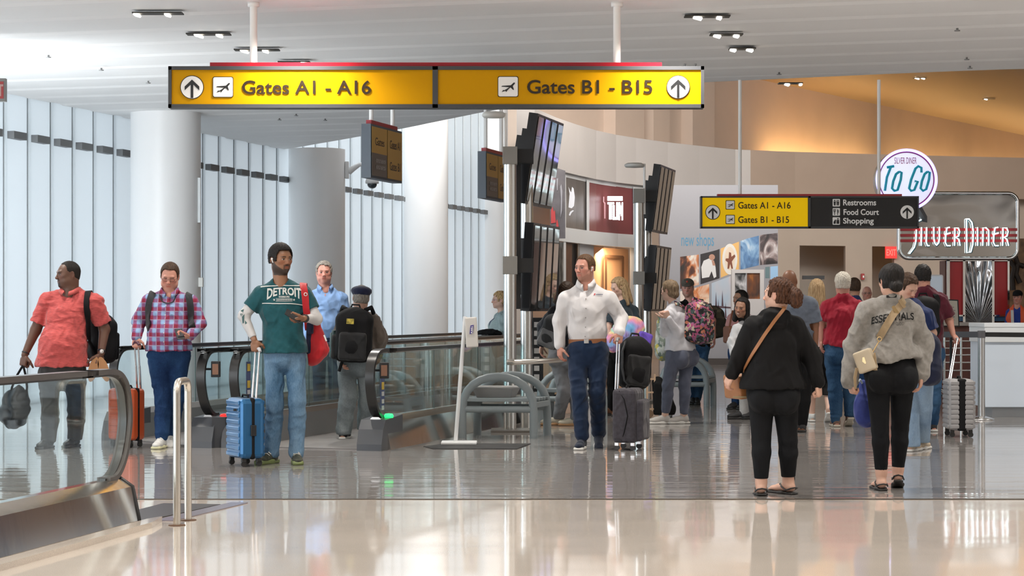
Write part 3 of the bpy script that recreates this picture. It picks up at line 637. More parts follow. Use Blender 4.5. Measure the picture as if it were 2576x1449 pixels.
def balustrade(o, d, e, L, name_label, light=None, side_band=False, zb=.30, wsk=.20, box=True, rail_h=.915, skm=None, rail_m=None, stick=False):
    """o: ground point at the newel, d: direction of the rail away from the newel, e: outward side"""
    t = thing('walkway_balustrade', o, name_label, 'balustrade', 'balustrades of the moving walkways')
    h = rail_h
    prof = [(.36, zb+.0), (.26, zb+.005), (.17, zb+.05), (.095, zb+.13), (.045, zb+.24), (.022, zb+.34), (.028, zb+.43), (.06, h-.11), (.115, h-.055), (.19, h-.018), (.30, h), (.45, h), (.7, h), (1.1, h), (L, h)]
    prof = smooth_line(prof, 5)
    P = [o+d*x+UP*z for x, z in prof]
    mb = MB(); mb.ribbon([p for p in P], e, .085, .032); 
    mb.build('handrail', rail_m or m_rub, t)
    inner = [(x+(.02 if x < 1 else 0), z-(.018 if z > .5 else -.0)) for x, z in prof]
    mb = MB(); mb.ribbon([o+d*x+UP*z for x, z in inner], e, .036, .02); mb.build('rail_guide', m_steel if box else mat('dark_rail_guide', (.12, .12, .12), .3, .8), t)
    gp = [o+d*(x+.02)+UP*(z-.02) for x, z in prof]; gp = gp[:-1]+[o+d*L+UP*(h-.02), o+d*L+UP*(zb-.02), o+d*.36+UP*(zb-.02)]
    n = max(1, int((L-.4)/1.6)); 
    mb = MB(); mb.prism([p-e*.005 for p in gp], e*.010); mb.build('glass_panel', m_glass, t)
    mb = MB()
    for i in range(1, n+1): q = o+d*(.4+1.6*i); mb.bar(q+UP*zb, q+UP*(h-.03), .004, .014, up=tuple(d))
    mb.build('glass_joint', mat('glass_edge', (.10, .16, .16), .3), t)
    # skirt: steel cladding both sides, sloped outwards
    s0 = .18
    def ring(x): return [o+d*x+e*(wsk*.5+.05), o+d*x+e*(wsk*.5)+UP*(zb-.05), o+d*x+e*.03+UP*zb, o+d*x-e*.03+UP*zb, o+d*x-e*(wsk*.5)+UP*(zb-.05), o+d*x-e*(wsk*.5+.02)]
    r0, r1 = ring(s0), ring(L)
    mb = MB(); vs = r0+r1; mb.raw(vs, [(i, (i+1) % 6, 6+(i+1) % 6, 6+i) for i in range(6)]+[tuple(range(6))[::-1], tuple(range(6, 12))]); mb.build('skirt', skm or m_ssk, t)
    if not box: MB().tube([p+UP*.0 for p in ring(s0)], .012, 8).build('end_trim', m_dark, t)
    if box:
        r0 = [o+d*.02+e*.11, o+d*.02-e*.11]
        side = [(.0, 0), (.0, .06), (.05, zb*.65), (.12, zb-.02), (.62, zb+.008), (.62, 0)]
        mb = MB(); mb.prism([o+d*x-e*.12+UP*z for x, z in side], e*.24); mb.build('end_box', mat('charcoal_end_box', (.055, .06, .07), .35), t)
        mb = MB(); q = o+d*.2+UP*(zb*.55); mb.box(q, (.07, .06, .045), bev=.01); mb.build('rail_inlet_boot', m_dark, t)
    if light:
        lm = {'red': mat('red_signal_lamp', (.9, .02, .01), .4, emit=1.2, ec=(1, .01, .01)), 'green': mat('green_signal_lamp', (.05, .8, .2), .4, emit=.9, ec=(.02, 1, .22))}[light]
        q = o+d*.28+e*.128+UP*(zb-.012)
        if light == 'green': q = o+d*.30+e*.09+UP*(zb+.01)
        mb = MB(); mb.lathe(q, [(0, .022), (.034, .018), (.045, 0), (.04, -.02), (0, -.02)], 20); mb.build('signal_lamp', lm, t)
    if stick:
        mb = MB(); q = o+d*.30+e*.012+UP*.62; mb.bar(q-UP*.28, q+UP*.16, .10, .004, up=tuple(e)); 
        mb = MB(); mb.prism([o+d*.30+e*.008+UP*(zb+.08), o+d*.41+e*.008+UP*(zb+.08), o+d*.41+e*.008+UP*.80, o+d*.30+e*.008+UP*.80], e*.003); mb.build('warning_strip', mat('blue_warning_strip', (.05, .07, .16), .4), t)
        mb = MB()
        for z in (.78, .62): mb.prism([o+d*.32+e*.012+UP*(z-.07), o+d*.39+e*.012+UP*(z-.07), o+d*.39+e*.012+UP*z, o+d*.32+e*.012+UP*z], e*.002)
        mb.build('warning_strip', mat('yellow_warning_label', (.50, .36, .05), .4), t)
        mb = MB()
        for z in (.53, .46, .40): mb.prism([o+d*.32+e*.012+UP*(z-.04), o+d*.39+e*.012+UP*(z-.04), o+d*.39+e*.012+UP*z, o+d*.32+e*.012+UP*z], e*.002)
        mb.build('warning_strip', mat('grey_warning_label', (.42, .42, .44), .4), t)
    return t
o3 = Vector((-1.31, 18.95, 0))
balustrade(o3, DV, EV, 8.0, 'walkway balustrade with a green signal beside the grey bench', 'green', stick=True)
def gpx(px, Y): return Vector(((px-CX)*Y/F, Y, 0))
o2 = gpx(586, 19.35); balustrade(o2, DV, EV, 14.0, 'walkway balustrade just behind the blue suitcase, second of the close pair', None, stick=True, skm=m_sgr, wsk=.15)
o1 = gpx(503, 19.35); balustrade(o1, DV, EV, 14.0, 'walkway balustrade with a red signal, first of the close pair behind the bollard rail', 'red', skm=m_sgr, wsk=.15)
o0 = gpx(283, 20.4); balustrade(o0, DV, EV, 13.0, 'farthest walkway balustrade along the white panelled wall', None, skm=m_sgr)
for o_, sd, lb in ((o1, 1, 'black card reader box on the walkway post with the red signal'), (o3, 1, 'black card reader box on the walkway post with the green signal')):
    q = o_+DV*.14+EV*.10+UP*.735
    t = thing('sensor_box', q-UP*.075, lb, 'sensor box', 'sensor boxes on the walkway posts')
    MB().box(q, (.042, .03, .075), bev=.006).bar(q, q-EV*.1, .02, .02).build('case', m_dark, t); MB().box(q+Vector((0, -.032, .0)), (.028, .004, .05)).build('reflector', mat('copper_reflector', (.30, .17, .12), .25, .6), t)
# dark panel between the close pair
mb = MB(); mb.prism([o1+EV*.10+DV*.05, o2-EV*.10+DV*.05, o2-EV*.1+DV*.62, o1+EV*.10+DV*.62], UP*.285); mb.build('trim_14', mat('charcoal_end_box', (.055, .06, .07), .35))['kind'] = 'structure'
# moving belts
m_belt = mat('walkway_belt', (.17, .16, .155), .5, var=.1, vs=3)
for i, (a, b_) in enumerate(((o2, o3), (o0, o1))):
    mb = MB(); mb.prism([a+EV*.12+DV*.1, b_-EV*.12+DV*.1, b_-EV*.12+DV*9, a+EV*.12+DV*9], UP*.012); mb.build('trim_%d' % (15+i), m_belt)['kind'] = 'structure'
# nearest balustrade, newel pointing away from the camera
on = Vector((-2.36, 12.66, 0)); dn = -Vector((.20, 1, 0)).normalized(); en = Vector((-dn.y, dn.x, 0))
balustrade(on, dn, en, 7.0, 'nearest walkway balustrade with a grey rail in the lower left corner', None, zb=.285, wsk=.22, box=False, rail_h=.93, rail_m=mat('worn_grey_handrail', (.10, .09, .085), .22, .2))
en_p = on+dn*.18
mb = MB(); mb.prism([on+dn*.12+en*.175, on+dn*7+en*.175, on+dn*7+en*.29, on+dn*.3+en*.28, on-dn*.05+en*.21], UP*.035); mb.build('trim_17', m_fb)['kind'] = 'structure'
mb = MB(); mb.prism([on-dn*.05-en*.2, on-dn*1.15-en*.2, on-dn*1.15+en*.20, on-dn*.05+en*.10], UP*.006); mb.build('trim_18', mat('dark_comb_plate', (.045, .043, .043), .35, .4))['kind'] = 'structure'
mb = MB(); mb.prism([on-dn*.08+en*.14, on-dn*1.3+en*.22, on-dn*1.3+en*.34, on-dn*.08+en*.27], UP*.006); mb.build('trim_19', mat('threshold_steel', (.40, .37, .42), .25, .8))['kind'] = 'structure'
# ================================================================== inverted U barrier rail
a, b_ = G(445, 1322), G(473, 1309)
t = thing('barrier_rail', (a+b_)/2, 'bent steel U-shaped barrier rail standing on the beige floor', 'rail')
hh = .865; dr = (b_-a).normalized(); r_ = .07
pts = [a, a+UP*(hh-r_)]+[a+dr*r_+UP*(hh-r_)+(-dr*math.cos(x)+UP*math.sin(x))*r_ for x in [math.pi/2*i/6 for i in range(1, 7)]]+[b_-dr*r_+UP*(hh-r_)+(UP*math.cos(x)+dr*math.sin(x))*r_ for x in [math.pi/2*i/6 for i in range(0, 7)]]+[b_]
MB().tube(pts, .0225, 20).build('tube', mat('satin_steel_tube', (.66, .63, .58), .26, 1), t)
for p in (a, b_): MB().lathe(p, [(0, .006), (.05, .006), (.052, 0), (0, 0)]).build('floor_plate', mat('rusty_floor_plate', (.13, .07, .04), .5, .3), t)
# ================================================================== flight screens on posts
m_scrf = mat('black_screen_frame', (.013, .014, .017), .35); 
m_scr = mat('dark_glossy_screen', (.03, .028, .028), .06, 0, coat=1, spec=1)
m_pbox = mat('grey_junction_box', (.30, .29, .27), .45, .3)
def screens(t0, s, pxt, pyt, pxb, pyb, hgt, label, grp):
    """bank of four displays seen almost edge on: near top corner (pxt,pyt), near bottom corner (pxb,pyb)"""
    Y = F/s; a = W(pxt, pyt, Y); b_ = W(pxb, pyb, Y)
    run = Vector((.245, 1, 0)).normalized(); upv = (a-b_).normalized(); upv = (upv-run*upv.dot(run)).normalized(); nrm = run.cross(upv).normalized()
    if nrm.x < 0: nrm = -nrm
    hh = (a-b_).length; w = .33
    t = thing('flight_display_bank', b_, label, 'display', grp)
    M = Matrix((run, upv, nrm)).transposed()
    for i in range(4):
        c = b_+run*(w*(i+.5))+upv*hh/2
        sc = MB().box(c-nrm*.05, (w/2-.004, hh/2, .05), M).build('display', m_scrf, t)
        MB().box(c+nrm*.004, (w/2-.045, hh/2-.03, .004), M).build('screen', m_scr, sc)
    MB().box(b_+run*w*2+upv*hh/2-nrm*.125, (w*1.9, hh*.32, .03), M).box(b_+run*.25+upv*hh*.62-nrm*.17, (.16, .12, .05), M).box(b_+run*.2+upv*hh*.3-nrm*.16, (.12, .09, .05), M).build('mount_frame', m_dark, t)
    return t
def post(px, px2, s, pytop, label, boxes, apx):
    Y = F/s; p1 = Vector(((px-CX)/s, Y, 0)); p2 = Vector(((px2-CX)/(s*.97), Y/.97, 0)); zt = H+(YH-pytop)/s
    t = thing('display_post', p1, label, 'post', 'posts carrying the flight displays')
    MB().cyl(p1, p1+UP*zt, .068, n=28).build('pole', m_steel, t); MB().cyl(p2, p2+UP*(zt-.05), .068, n=28).build('pole', m_steel, t)
    MB().bar(p1+UP*.012-Vector((.2, 0, 0)), p1+UP*.012+Vector((.25, 0, 0)), .5, .024).build('base_plate', mat('steel_base_plate', (.24, .22, .20), .35, .7), t)
    for (y0, y1) in boxes:
        z0 = H+(YH-y1)/s; z1 = H+(YH-y0)/s; MB().box(p1+UP*(z0+z1)/2+Vector((.0, .0, 0)), (.078, .085, (z1-z0)/2), bev=.004).box(p1+UP*(z0+z1)/2+Vector((.16, .1, 0)), (.09, .10, (z1-z0)/2*.8), mi=1).build('junction_box', [m_pbox, m_dark], t)
    MB().bar(p1.lerp(p2, .5)+UP*1.3, p1.lerp(p2, .5)+UP*(zt-.1), .05, .12).build('spine', m_dark, t)
    # antenna
    ax = W(apx[0], apx[1], Y); MB().tube([Vector((ax.x, Y, zt-.35)), Vector((ax.x, Y, ax.z))], .017).build('antenna_pole', m_rod, t)
    MB().lathe(ax+Vector((-apx[2]/s, 0, -.02)), [(0, .03), (.10, .03), (apx[2]/s, .01), (apx[2]/s*1.02, -.01), (apx[2]/s*.9, -.03), (0, -.035)], 28).build('antenna', mat('white_antenna_plastic', (.62, .61, .58), .4), t)
    return t
post(1283, 1325, 237, 372, 'steel double post with flight displays beside the grey bench', [(370, 414), (645, 690)], (1271, 284, 29))
screens(None, 232, 1355, 286, 1320, 512, .95, 'upper tilted bank of black flight displays on the nearer post', 'banks of flight displays')
screens(None, 232, 1343, 560, 1331, 783, .95, 'lower bank of black flight displays on the nearer post', 'banks of flight displays')
post(1607, 1627, 180, 476, 'steel double post with flight displays behind the man in the white shirt', [(475, 511), (683, 716)], (1621, 412, 25))
screens(None, 178, 1663, 414, 1640, 582, .95, 'upper tilted bank of black flight displays on the farther post', 'banks of flight displays')
screens(None, 178, 1652, 617, 1637, 783, .95, 'lower bank of black flight displays on the farther post', 'banks of flight displays')
# waist rail joined to the nearer post
a = W(1278, 911, 21.8); b_ = W(1412, 906, 22.6)
o = MB().tube([a+Vector((-.0, 0, 0)), a+Vector((.05, -.03, 0)), b_], .03, 14).build('guard_rail', mat('satin_steel_tube', (.66, .63, .58), .26, 1), loc=a); tag(o, 'short horizontal steel guard rail fixed to the nearer display post', 'rail')
# slim black column with white film-strip squares
a = gpx(1350, 23.75)
t = thing('advert_stand', a, 'slim black stand with a column of pale squares behind the grey bench', 'stand')
MB().box(a+UP*.6, (.075, .05, .6)).build('column', m_dark, t)
mb = MB()
for i in range(11): mb.box(a+UP*(.12+.1*i)-Vector((0, .052, 0)), (.03, .003, .03))
mb.build('squares', mat('pale_squares', (.45, .43, .42), .5), t)
# ================================================================== hand sanitiser stand
s_ = 262; Ys = F/s_
bx = Vector(((1146-CX)/s_, Ys, 0)); tp = W(1170, 796, Ys)
t = thing('sanitizer_stand', bx, 'leaning white hand sanitizer stand with a dispenser on top', 'stand')
MB().tube([bx+UP*.03, tp], .019, 14).build('pole', m_cw, t)
d0 = W(1186, 836, Ys)
MB().box(d0, (.058, .05, .145), Matrix.Rotation(-.06, 3, 'Y'), bev=.012).build('dispenser', mat('cream_dispenser', (.60, .58, .55), .4), t)
mb = MB(); c_ = W(1186, 829, Ys-.055); mb.prism([c_+Vector(p) for p in ((-.018, 0, -.045), (.014, 0, -.035), (.022, 0, .045), (-.010, 0, .038))], (0, -.004, 0)); mb.build('logo', mat('blue_violet_logo', (.035, .02, .22), .4), t)
v, f = text_mesh('PURELL', .03); mb = MB(); mb.raw([c_+Vector((.004-(b0_-.5)*.018, -.006, -.035+.07*a0_)) for a0_, b0_ in v], f); mb.build('logo', m_wht, t)
MB().box(Vector(((1155-CX)/s_, Ys, .0185)), (.17, .14, .012), bev=.006).build('base_plate', m_cw, t)
mb = MB(); mt = [G(1065, 1124), G(1120, 1117), G(1335, 1117), G(1300, 1130), G(1090, 1130)]; mb.prism(mt, UP*.006)
o = mb.build('floor_mat', mat('black_floor_mat', (.016, .016, .017), .7), loc=(sum((p.x for p in mt))/5, mt[0].y, 0)); tag(o, 'thin black floor mat under the hand sanitizer stand', 'mat')
# ================================================================== grey tube benches
m_bench = mat('grey_bench_enamel', (.25, .29, .305), .42)
def bench(o, ex, ey, Lx, Dy, label, sc=1.0):
    """o: front left foot, ex: along the front, ey: towards the back"""
    t = thing('bench', o, label, 'bench', 'grey tube benches'); r = .042*sc
    def arch(base):
        w, hl, top = Lx, .40*sc, .62*sc
        pts = [base, base+UP*.25*sc]
        for i in range(1, 12):
            a_ = math.pi*(1-i/12.0); pts.append(base+ex*(w/2+math.cos(a_)*w/2)+UP*(.25*sc+(top-.25*sc)*math.sin(a_)**.75))
        return pts+[base+ex*w+UP*.25*sc, base+ex*w]
    for k, nm in ((0, 'front_arch'), (1, 'back_arch')):
        MB().tube(arch(o+ey*Dy*k), r, 16).build(nm, m_bench, t)
        MB().tube([o+ey*Dy*k+ex*.03+UP*.29*sc, o+ey*Dy*k+ex*(Lx-.03)+UP*.29*sc], r*.8, 14).build('seat_rail', m_bench, t)
    for i in range(5):
        q = o+ey*Dy*(.06+.22*i)+UP*.385*sc
        MB().bar(q-ex*.02, q+ex*(Lx+.02), Dy*.19, .035, bev=.008).build('slat', m_bench, t)
    for k in (0, 1): MB().bar(o+ex*(Lx*k)+UP*.335*sc-ey*.0, o+ex*(Lx*k)+ey*Dy+UP*.335*sc, .06, .06, bev=.01).build('side_bar', m_bench, t)
    return t
ex_ = Vector((1, -.05, 0)).normalized(); ey_ = Vector((.30, 1, 0)).normalized()
b1 = G(1163, 1102); bench(b1, ex_, ey_, .72, .50, 'grey tube bench with a plastic bin on its seat behind the sanitizer stand')
b2 = G(1358, 1064); bench(b2, ex_, ey_, .62, .46, 'grey tube bench behind the man in the white shirt', .95)
b3 = G(1665, 1022); bench(b3, Vector((1, .03, 0)).normalized(), ey_, .60, .46, 'grey tube bench behind the woman with the floral backpack')
# plastic bin on the first bench
q = b1+ex_*.27+ey_*.25+UP*.4035
t = thing('plastic_bin', q, 'shallow grey plastic bin lying on the bench', 'bin')
m_bin = mat('light_grey_bin', (.36, .35, .345), .5)
mb = MB(); c0 = [(-.17, -.10), (.17, -.10), (.17, .10), (-.17, .10)]; c1 = [(-.21, -.14), (.21, -.14), (.21, .14), (-.21, .14)]
lo = [q+ex_*x+ey_*y for x, y in c0]; hi = [q+ex_*x+ey_*y+UP*.10 for x, y in c1]; li = [q+ex_*x*.94+ey_*y*.94+UP*.012 for x, y in c0]; hi2 = [q+ex_*x*.94+ey_*y*.94+UP*.10 for x, y in c1]
mb.raw(lo+hi+hi2+li, [(3, 2, 1, 0)]+[(i, (i+1) % 4, 4+(i+1) % 4, 4+i) for i in range(4)]+[(4+i, 4+(i+1) % 4, 8+(i+1) % 4, 8+i) for i in range(4)]+[(8+i, 8+(i+1) % 4, 12+(i+1) % 4, 12+i) for i in range(4)]+[(12, 13, 14, 15)])
mb.build('tub', m_bin, t)
mb = MB(); mb.tube([p+UP*.0 for p in hi], .012, 8, closed=True); mb.build('rim', mat('pale_bin_rim', (.52, .51, .50), .5), t)
# ================================================================== diner signs on the right
m_chr = mat('chrome_edge', (.75, .75, .74), .12, 1)
def wavy(name, sc, st, c=(.60, .58, .56)):
    k = NT(name); k.b.inputs['Base Color'].default_value = col4(c); k.b.inputs['Metallic'].default_value = 1; k.b.inputs['Roughness'].default_value = .08
    nz = k.n('ShaderNodeTexNoise', i_Scale=1.0, i_Detail=1.0, i_Distortion=.6); k.l(k.coords(sc), nz.inputs['Vector']); k.bump(nz.outputs[0], st, .08); return k.m
m_wavy = wavy('rippled_mirror_steel', (.9, 1, 1.6), .22, (.46, .44, .42))
YD = 37.0
c_ = W(2411, 650, YD)
t = thing('diner_sign', W(2411, 810, YD), 'big mirrored diner sign with white neon script and red bars on red and silver panels', 'sign')
mb = MB(); outl = rrect(2262, 486, 2560, 650, 24)
mb.prism([W(x, y, YD) for x, y in outl], (0, .25, 0)); mb.build('mirror_board', m_wavy, t)
mb = MB(); mb.tube([W(x, y, YD-.01) for x, y in outl], .035, 10, closed=True); mb.build('chrome_rim', m_chr, t)
mb = MB()
for y in (574, 588.5, 602): poly_px(mb, [(2262, y), (2558, y), (2558, y+7), (2262, y+7)], YD-.02, 0, .02)
mb.build('red_bar', mat('red_enamel_bar', (.42, .015, .02), .35), t)
NEON = {'S': [[(2318, 552), (2307, 558), (2303, 572)], [(2305, 578), (2304, 606), (2300, 622), (2288, 638)]],
        'I': [[(2318, 572), (2317, 618)]], 'L': [[(2331, 572), (2330, 610), (2333, 618), (2338, 618)]], 'V': [[(2349, 571), (2349, 600), (2352, 613), (2356, 617), (2361, 611), (2363, 600), (2363, 571)]],
        'E': [[(2389, 572), (2382, 573), (2379, 590), (2378, 610), (2382, 618), (2391, 618)], [(2376, 590), (2391, 586)]],
        'R': [[(2401, 618), (2402, 573), (2411, 574), (2414, 583), (2411, 594), (2404, 597), (2412, 602), (2415, 618)]],
        'D': [[(2431, 551), (2432, 636), (2442, 634), (2447, 615), (2448, 580), (2445, 560), (2438, 551), (2431, 551)]],
        'i': [[(2459, 572), (2459, 618)]], 'N': [[(2472, 618), (2473, 573), (2481, 573), (2487, 580), (2487, 618)]],
        'e': [[(2511, 572), (2503, 573), (2500, 590), (2499, 610), (2503, 618), (2512, 618)], [(2497, 590), (2512, 586)]],
        'r': [[(2522, 618), (2523, 573), (2533, 574), (2536, 583), (2533, 594), (2526, 597), (2533, 602), (2537, 618)]]}
m_neon = mat('white_neon_tube', (1, 1, 1), .3, emit=2.6, ec=(.80, .97, 1)); m_nback = mat('teal_letter_backing', (.02, .10, .13), .3)  # teal tubes back the neon letters
mb = MB(); mbk = MB()
for st in NEON.values():
    for ln in st:
        mb.tube([W(x, y, YD-.06) for x, y in ln], 1.7/140, 10); mbk.tube([W(x+.8, y+.8, YD-.02) for x, y in ln], 3.4/140, 8)
mb.build('neon_lettering', m_neon, t); mbk.build('letter_backing', m_nback, t)
m_rpan = mat('red_enamel_panel', (.44, .012, .014), .35)
for x0, x1 in ((2389, 2422), (2499, 2533)):
    poly_px(MB(), [(x0, 658), (x1, 658), (x1, 793), (x0, 793)], YD+.10, 0, .03).build('red_panel', m_rpan, t)
    poly_px(MB(), [(x0, 796), (x1, 796), (x1, 808), (x0, 808)], YD+.10, 0, .03).build('blue_panel', mat('blue_enamel_panel', (.05, .14, .26), .35), t)
def fan():
    k = NT('fanned_silver_panel'); k.b.inputs['Base Color'].default_value = (.62, .61, .62, 1); k.b.inputs['Metallic'].default_value = 1; k.b.inputs['Roughness'].default_value = .12
    c = k.n('ShaderNodeTexCoord'); sp = k.n('ShaderNodeSeparateXYZ'); k.l(c.outputs['Object'], sp.inputs[0])
    an = k.math('ARCTAN2', k.math('SUBTRACT', sp.outputs[0], .38), k.math('ADD', sp.outputs[2], .05)); w = k.math('SINE', k.math('MULTIPLY', an, 34.0))
    nz = k.n('ShaderNodeTexNoise', i_Scale=5.0, i_Detail=1.0); k.l(k.coords((1.2, 1, .5)), nz.inputs['Vector'])
    k.bump(k.math('ADD', w, k.math('MULTIPLY', nz.outputs[0], 3.0)), .9, .03); return k.m
poly_px(MB(), [(2426, 656), (2496, 656), (2496, 816), (2426, 816)], YD+.08, 0, .03).build('silver_panel', fan(), t)
mb = MB()
for x0, x1 in ((2381, 2388), (2421, 2427), (2494, 2500), (2533, 2538)): poly_px(mb, [(x0, 650), (x1, 650), (x1, 818), (x0, 818)], YD+.06, 0, .05)
poly_px(mb, [(2381, 650), (2538, 650), (2538, 657), (2381, 657)], YD+.06, 0, .05); poly_px(mb, [(2381, 792), (2425, 792), (2425, 796), (2381, 796)], YD+.06, 0, .05); poly_px(mb, [(2497, 792), (2538, 792), (2538, 796), (2497, 796)], YD+.06, 0, .05)
mb.build('chrome_trim', m_chr, t)
bk = W(2460, 816, YD+.2)
MB().prism([Vector((W(2381, 0, YD).x, YD+.12, 0)), Vector((W(2538, 0, YD).x, YD+.12, 0)), Vector((W(2538, 0, YD).x, YD+.6, 0)), Vector((W(2381, 0, YD).x, YD+.6, 0))], (0, 0, W(0, 655, YD).z)).build('core', mat('brown_desk_front', (.14, .05, .035), .5), t)
# round sign
YR = 36.4; c_ = W(2280, 452, YR)
t = thing('round_sign', W(2280, 528, YR), 'round white sign with violet neon ring reading To Go', 'sign')
ax = Matrix.Rotation(math.radians(90), 3, 'X'); r0 = 77/(F/YR)
MB().lathe(c_, [(0, 0), (r0, 0), (r0, -.28), (0, -.28)], 64, ax=ax).build('drum', mat('silver_drum', (.45, .42, .40), .3, .7), t)
MB().lathe(c_+Vector((0, -.006, 0)), [(0, 0), (r0*.93, 0), (r0*.93, -.004), (0, -.004)], 64, ax=ax).build('face', mat('lit_white_face', (.85, .86, .95), .4, emit=.45, ec=(.80, .82, 1)), t)
MB().tube([c_+Vector((math.cos(a_*.0982), 0, math.sin(a_*.0982)))*r0*.965+Vector((0, -.03, 0)) for a_ in range(64)], .026, 10, closed=True).build('neon_ring', mat('violet_neon_ring', (.35, .3, 1), .3, emit=1.6, ec=(.38, .36, 1)), t)
MB().tube([c_+Vector((math.cos(a_*.0982), 0, math.sin(a_*.0982)))*r0*.90+Vector((0, -.012, 0)) for a_ in range(64)], .012, 8, closed=True).build('red_ring', mat('purple_red_ring', (.28, .01, .14), .3), t)
m_teal = mat('teal_letters', (.0, .30, .40), .4, emit=.15)
mb = MB()
def stroke(mb, pts, w, Y, mi=0):
    mb.tube([W(x, y, Y) for x, y in pts], w/2, 10, mi)
sw = 6.5/(F/YR)
for ln in ([(2231, 421), (2249, 418)], [(2241, 420), (2231, 446), (2226, 480)], [(2262, 432), (2268, 434), (2266, 452), (2258, 478), (2250, 480), (2244, 474), (2247, 456), (2254, 438), (2262, 432)],
           [(2318, 434), (2318, 422), (2310, 418), (2303, 424), (2292, 452), (2287, 474), (2292, 480), (2300, 478), (2309, 456), (2301, 456)],
           [(2333, 432), (2339, 434), (2337, 452), (2330, 476), (2322, 480), (2316, 474), (2319, 456), (2326, 438), (2333, 432)]): stroke(mb, ln, sw, YR-.02)
mb.build('lettering', m_teal, t)
mb = MB(); text_rect(mb, 'SILVER DINER', 2250, 2306, 396, 412, YR-.016, .0); mb.build('small_lettering', mat('crimson_letters', (.36, .02, .08), .4), t)
# support post of round sign hidden behind: short arm into the diner sign
MB().bar(c_+Vector((.2, .15, -r0*.8)), W(2330, 560, YD+.12), .1, .1).build('support_arm', m_sfr, t)
# wooden lattice decor right of the panels
t = thing('wall_decor', W(2562, 735, 39.5), 'brown carved wood lattice wall behind the vest worker', 'decor')
poly_px(MB(), [(2536, 600), (2640, 600), (2640, 960), (2536, 960)], 39.6, 0, -.1).build('back_board', mat('orange_wood_board', (.26, .13, .05), .5, var=.4, vs=7), t)
mb = MB()
for ln in ([(2540, 655), (2552, 672), (2546, 700), (2549, 730)], [(2552, 640), (2560, 664), (2576, 670)], [(2560, 664), (2556, 690), (2566, 712)]): mb.tube([W(x, y, 39.45) for x, y in ln], .05, 8)
mb.build('branch', mat('dark_branch', (.03, .018, .012), .6), t)
# white board and framed menu, chrome racks
t = thing('display_board', W(2356, 735, 33.0), 'white rounded display board behind the man in the maroon shirt', 'board')
poly_px(MB(), rrect(2338, 691, 2373, 742, 5), 33.0, 0, -.06).build('frame', m_cw, t)
poly_px(MB(), rrect(2341, 695, 2370, 740, 4), 33.0-.0, 0, .006).build('face', mat('pale_blue_board', (.55, .62, .70), .4, emit=.12), t)
MB().cyl(W(2356, 740, 33.03), gpx(2356, 33.03), .03).lathe(gpx(2356, 33.03), [(0, .02), (.2, .02), (.2, 0), (0, 0)]).build('stand', m_steel, t)
t = thing('menu_easel', gpx(2398, 31.0), 'black framed menu on a stand beside the red panel', 'menu')
poly_px(MB(), [(2368, 752), (2411, 754), (2414, 822), (2372, 822)], 31.0, 0, -.03).build('frame', m_dark, t)
poly_px(MB(), [(2370, 755), (2408, 757), (2411, 819), (2374, 819)], 31.0, 0, .004).build('sheet', mat('cream_menu_sheet', (.55, .50, .42), .5), t)
mb = MB()
for i, w_ in enumerate((16, 22, 12, 20, 18)): poly_px(mb, [(2392-w_/2, 772+i*8), (2392+w_/2, 772+i*8), (2392+w_/2, 774+i*8), (2392-w_/2, 774+i*8)], 31.0-.006, 0, .002)
mb.build('printed_lines', mat('grey_menu_print', (.25, .22, .20), .5), t)
MB().cyl(W(2392, 822, 31.015), gpx(2392, 31.015), .02).lathe(gpx(2392, 31.015), [(0, .015), (.16, .015), (.16, 0), (0, 0)]).build('stand', m_dark, t)
t = thing('wire_rack', gpx(2415, 32.2), 'chrome wire fence rack in front of the brown diner desk', 'rack')
mb = MB(); Yk = 32.2
for y in (858, 876, 893, 912, 932): mb.cyl(W(2372, y, Yk), W(2462, y, Yk), .012, n=8)
mb.build('rail', m_chr, t)
for x in (2376, 2418, 2452):
    MB().cyl(gpx(x, Yk), W(x, 848, Yk), .018, n=10).build('upright', m_chr, t)
a = gpx(2400, 34.0)
o = MB().prism([gpx(2366, 34.0), gpx(2480, 34.0), gpx(2480, 34.0)+Vector((0, 1.2, 0)), gpx(2366, 34.0)+Vector((0, 1.2, 0))], UP*1.02).prism([gpx(2362, 33.9)+UP*1.02, gpx(2484, 33.9)+UP*1.02, gpx(2484, 33.9)+Vector((0, 1.3, 1.02)), gpx(2362, 33.9)+Vector((0, 1.3, 1.02))], UP*.05, 1).build('service_desk', [mat('red_brown_desk', (.16, .055, .04), .5, var=.3, vs=5), mat('pale_desk_top', (.45, .40, .36), .5)], loc=a); tag(o, 'red brown service desk below the silver panel', 'desk')
# grey counter at the right edge
Yk = 24.8; a = gpx(2540, Yk)
t = thing('service_counter', a, 'pale grey counter at the right edge behind the belt post', 'counter')
m_cnt = mat('pale_grey_laminate', (.68, .77, .88), .35)
x0 = gpx(2478, Yk).x; x1 = x0+2.4
MB().box(((x0+x1)/2, Yk+.4, .605), ((x1-x0)/2, .4, .485), bev=.006).build('body', m_cnt, t)
MB().box(((x0+x1)/2, Yk+.4, .99), ((x1-x0)/2+.01, .42, .09), bev=.006).box(((x0+x1)/2, Yk+.4, 1.105), ((x1-x0)/2+.015, .425, .025), bev=.006).build('top', mat('white_counter_top', (.76, .80, .83), .3), t)
MB().box(((x0+x1)/2+.05, Yk+.42, .06), ((x1-x0)/2-.05, .36, .06)).build('plinth', mat('grey_plinth', (.36, .38, .40), .4), t)
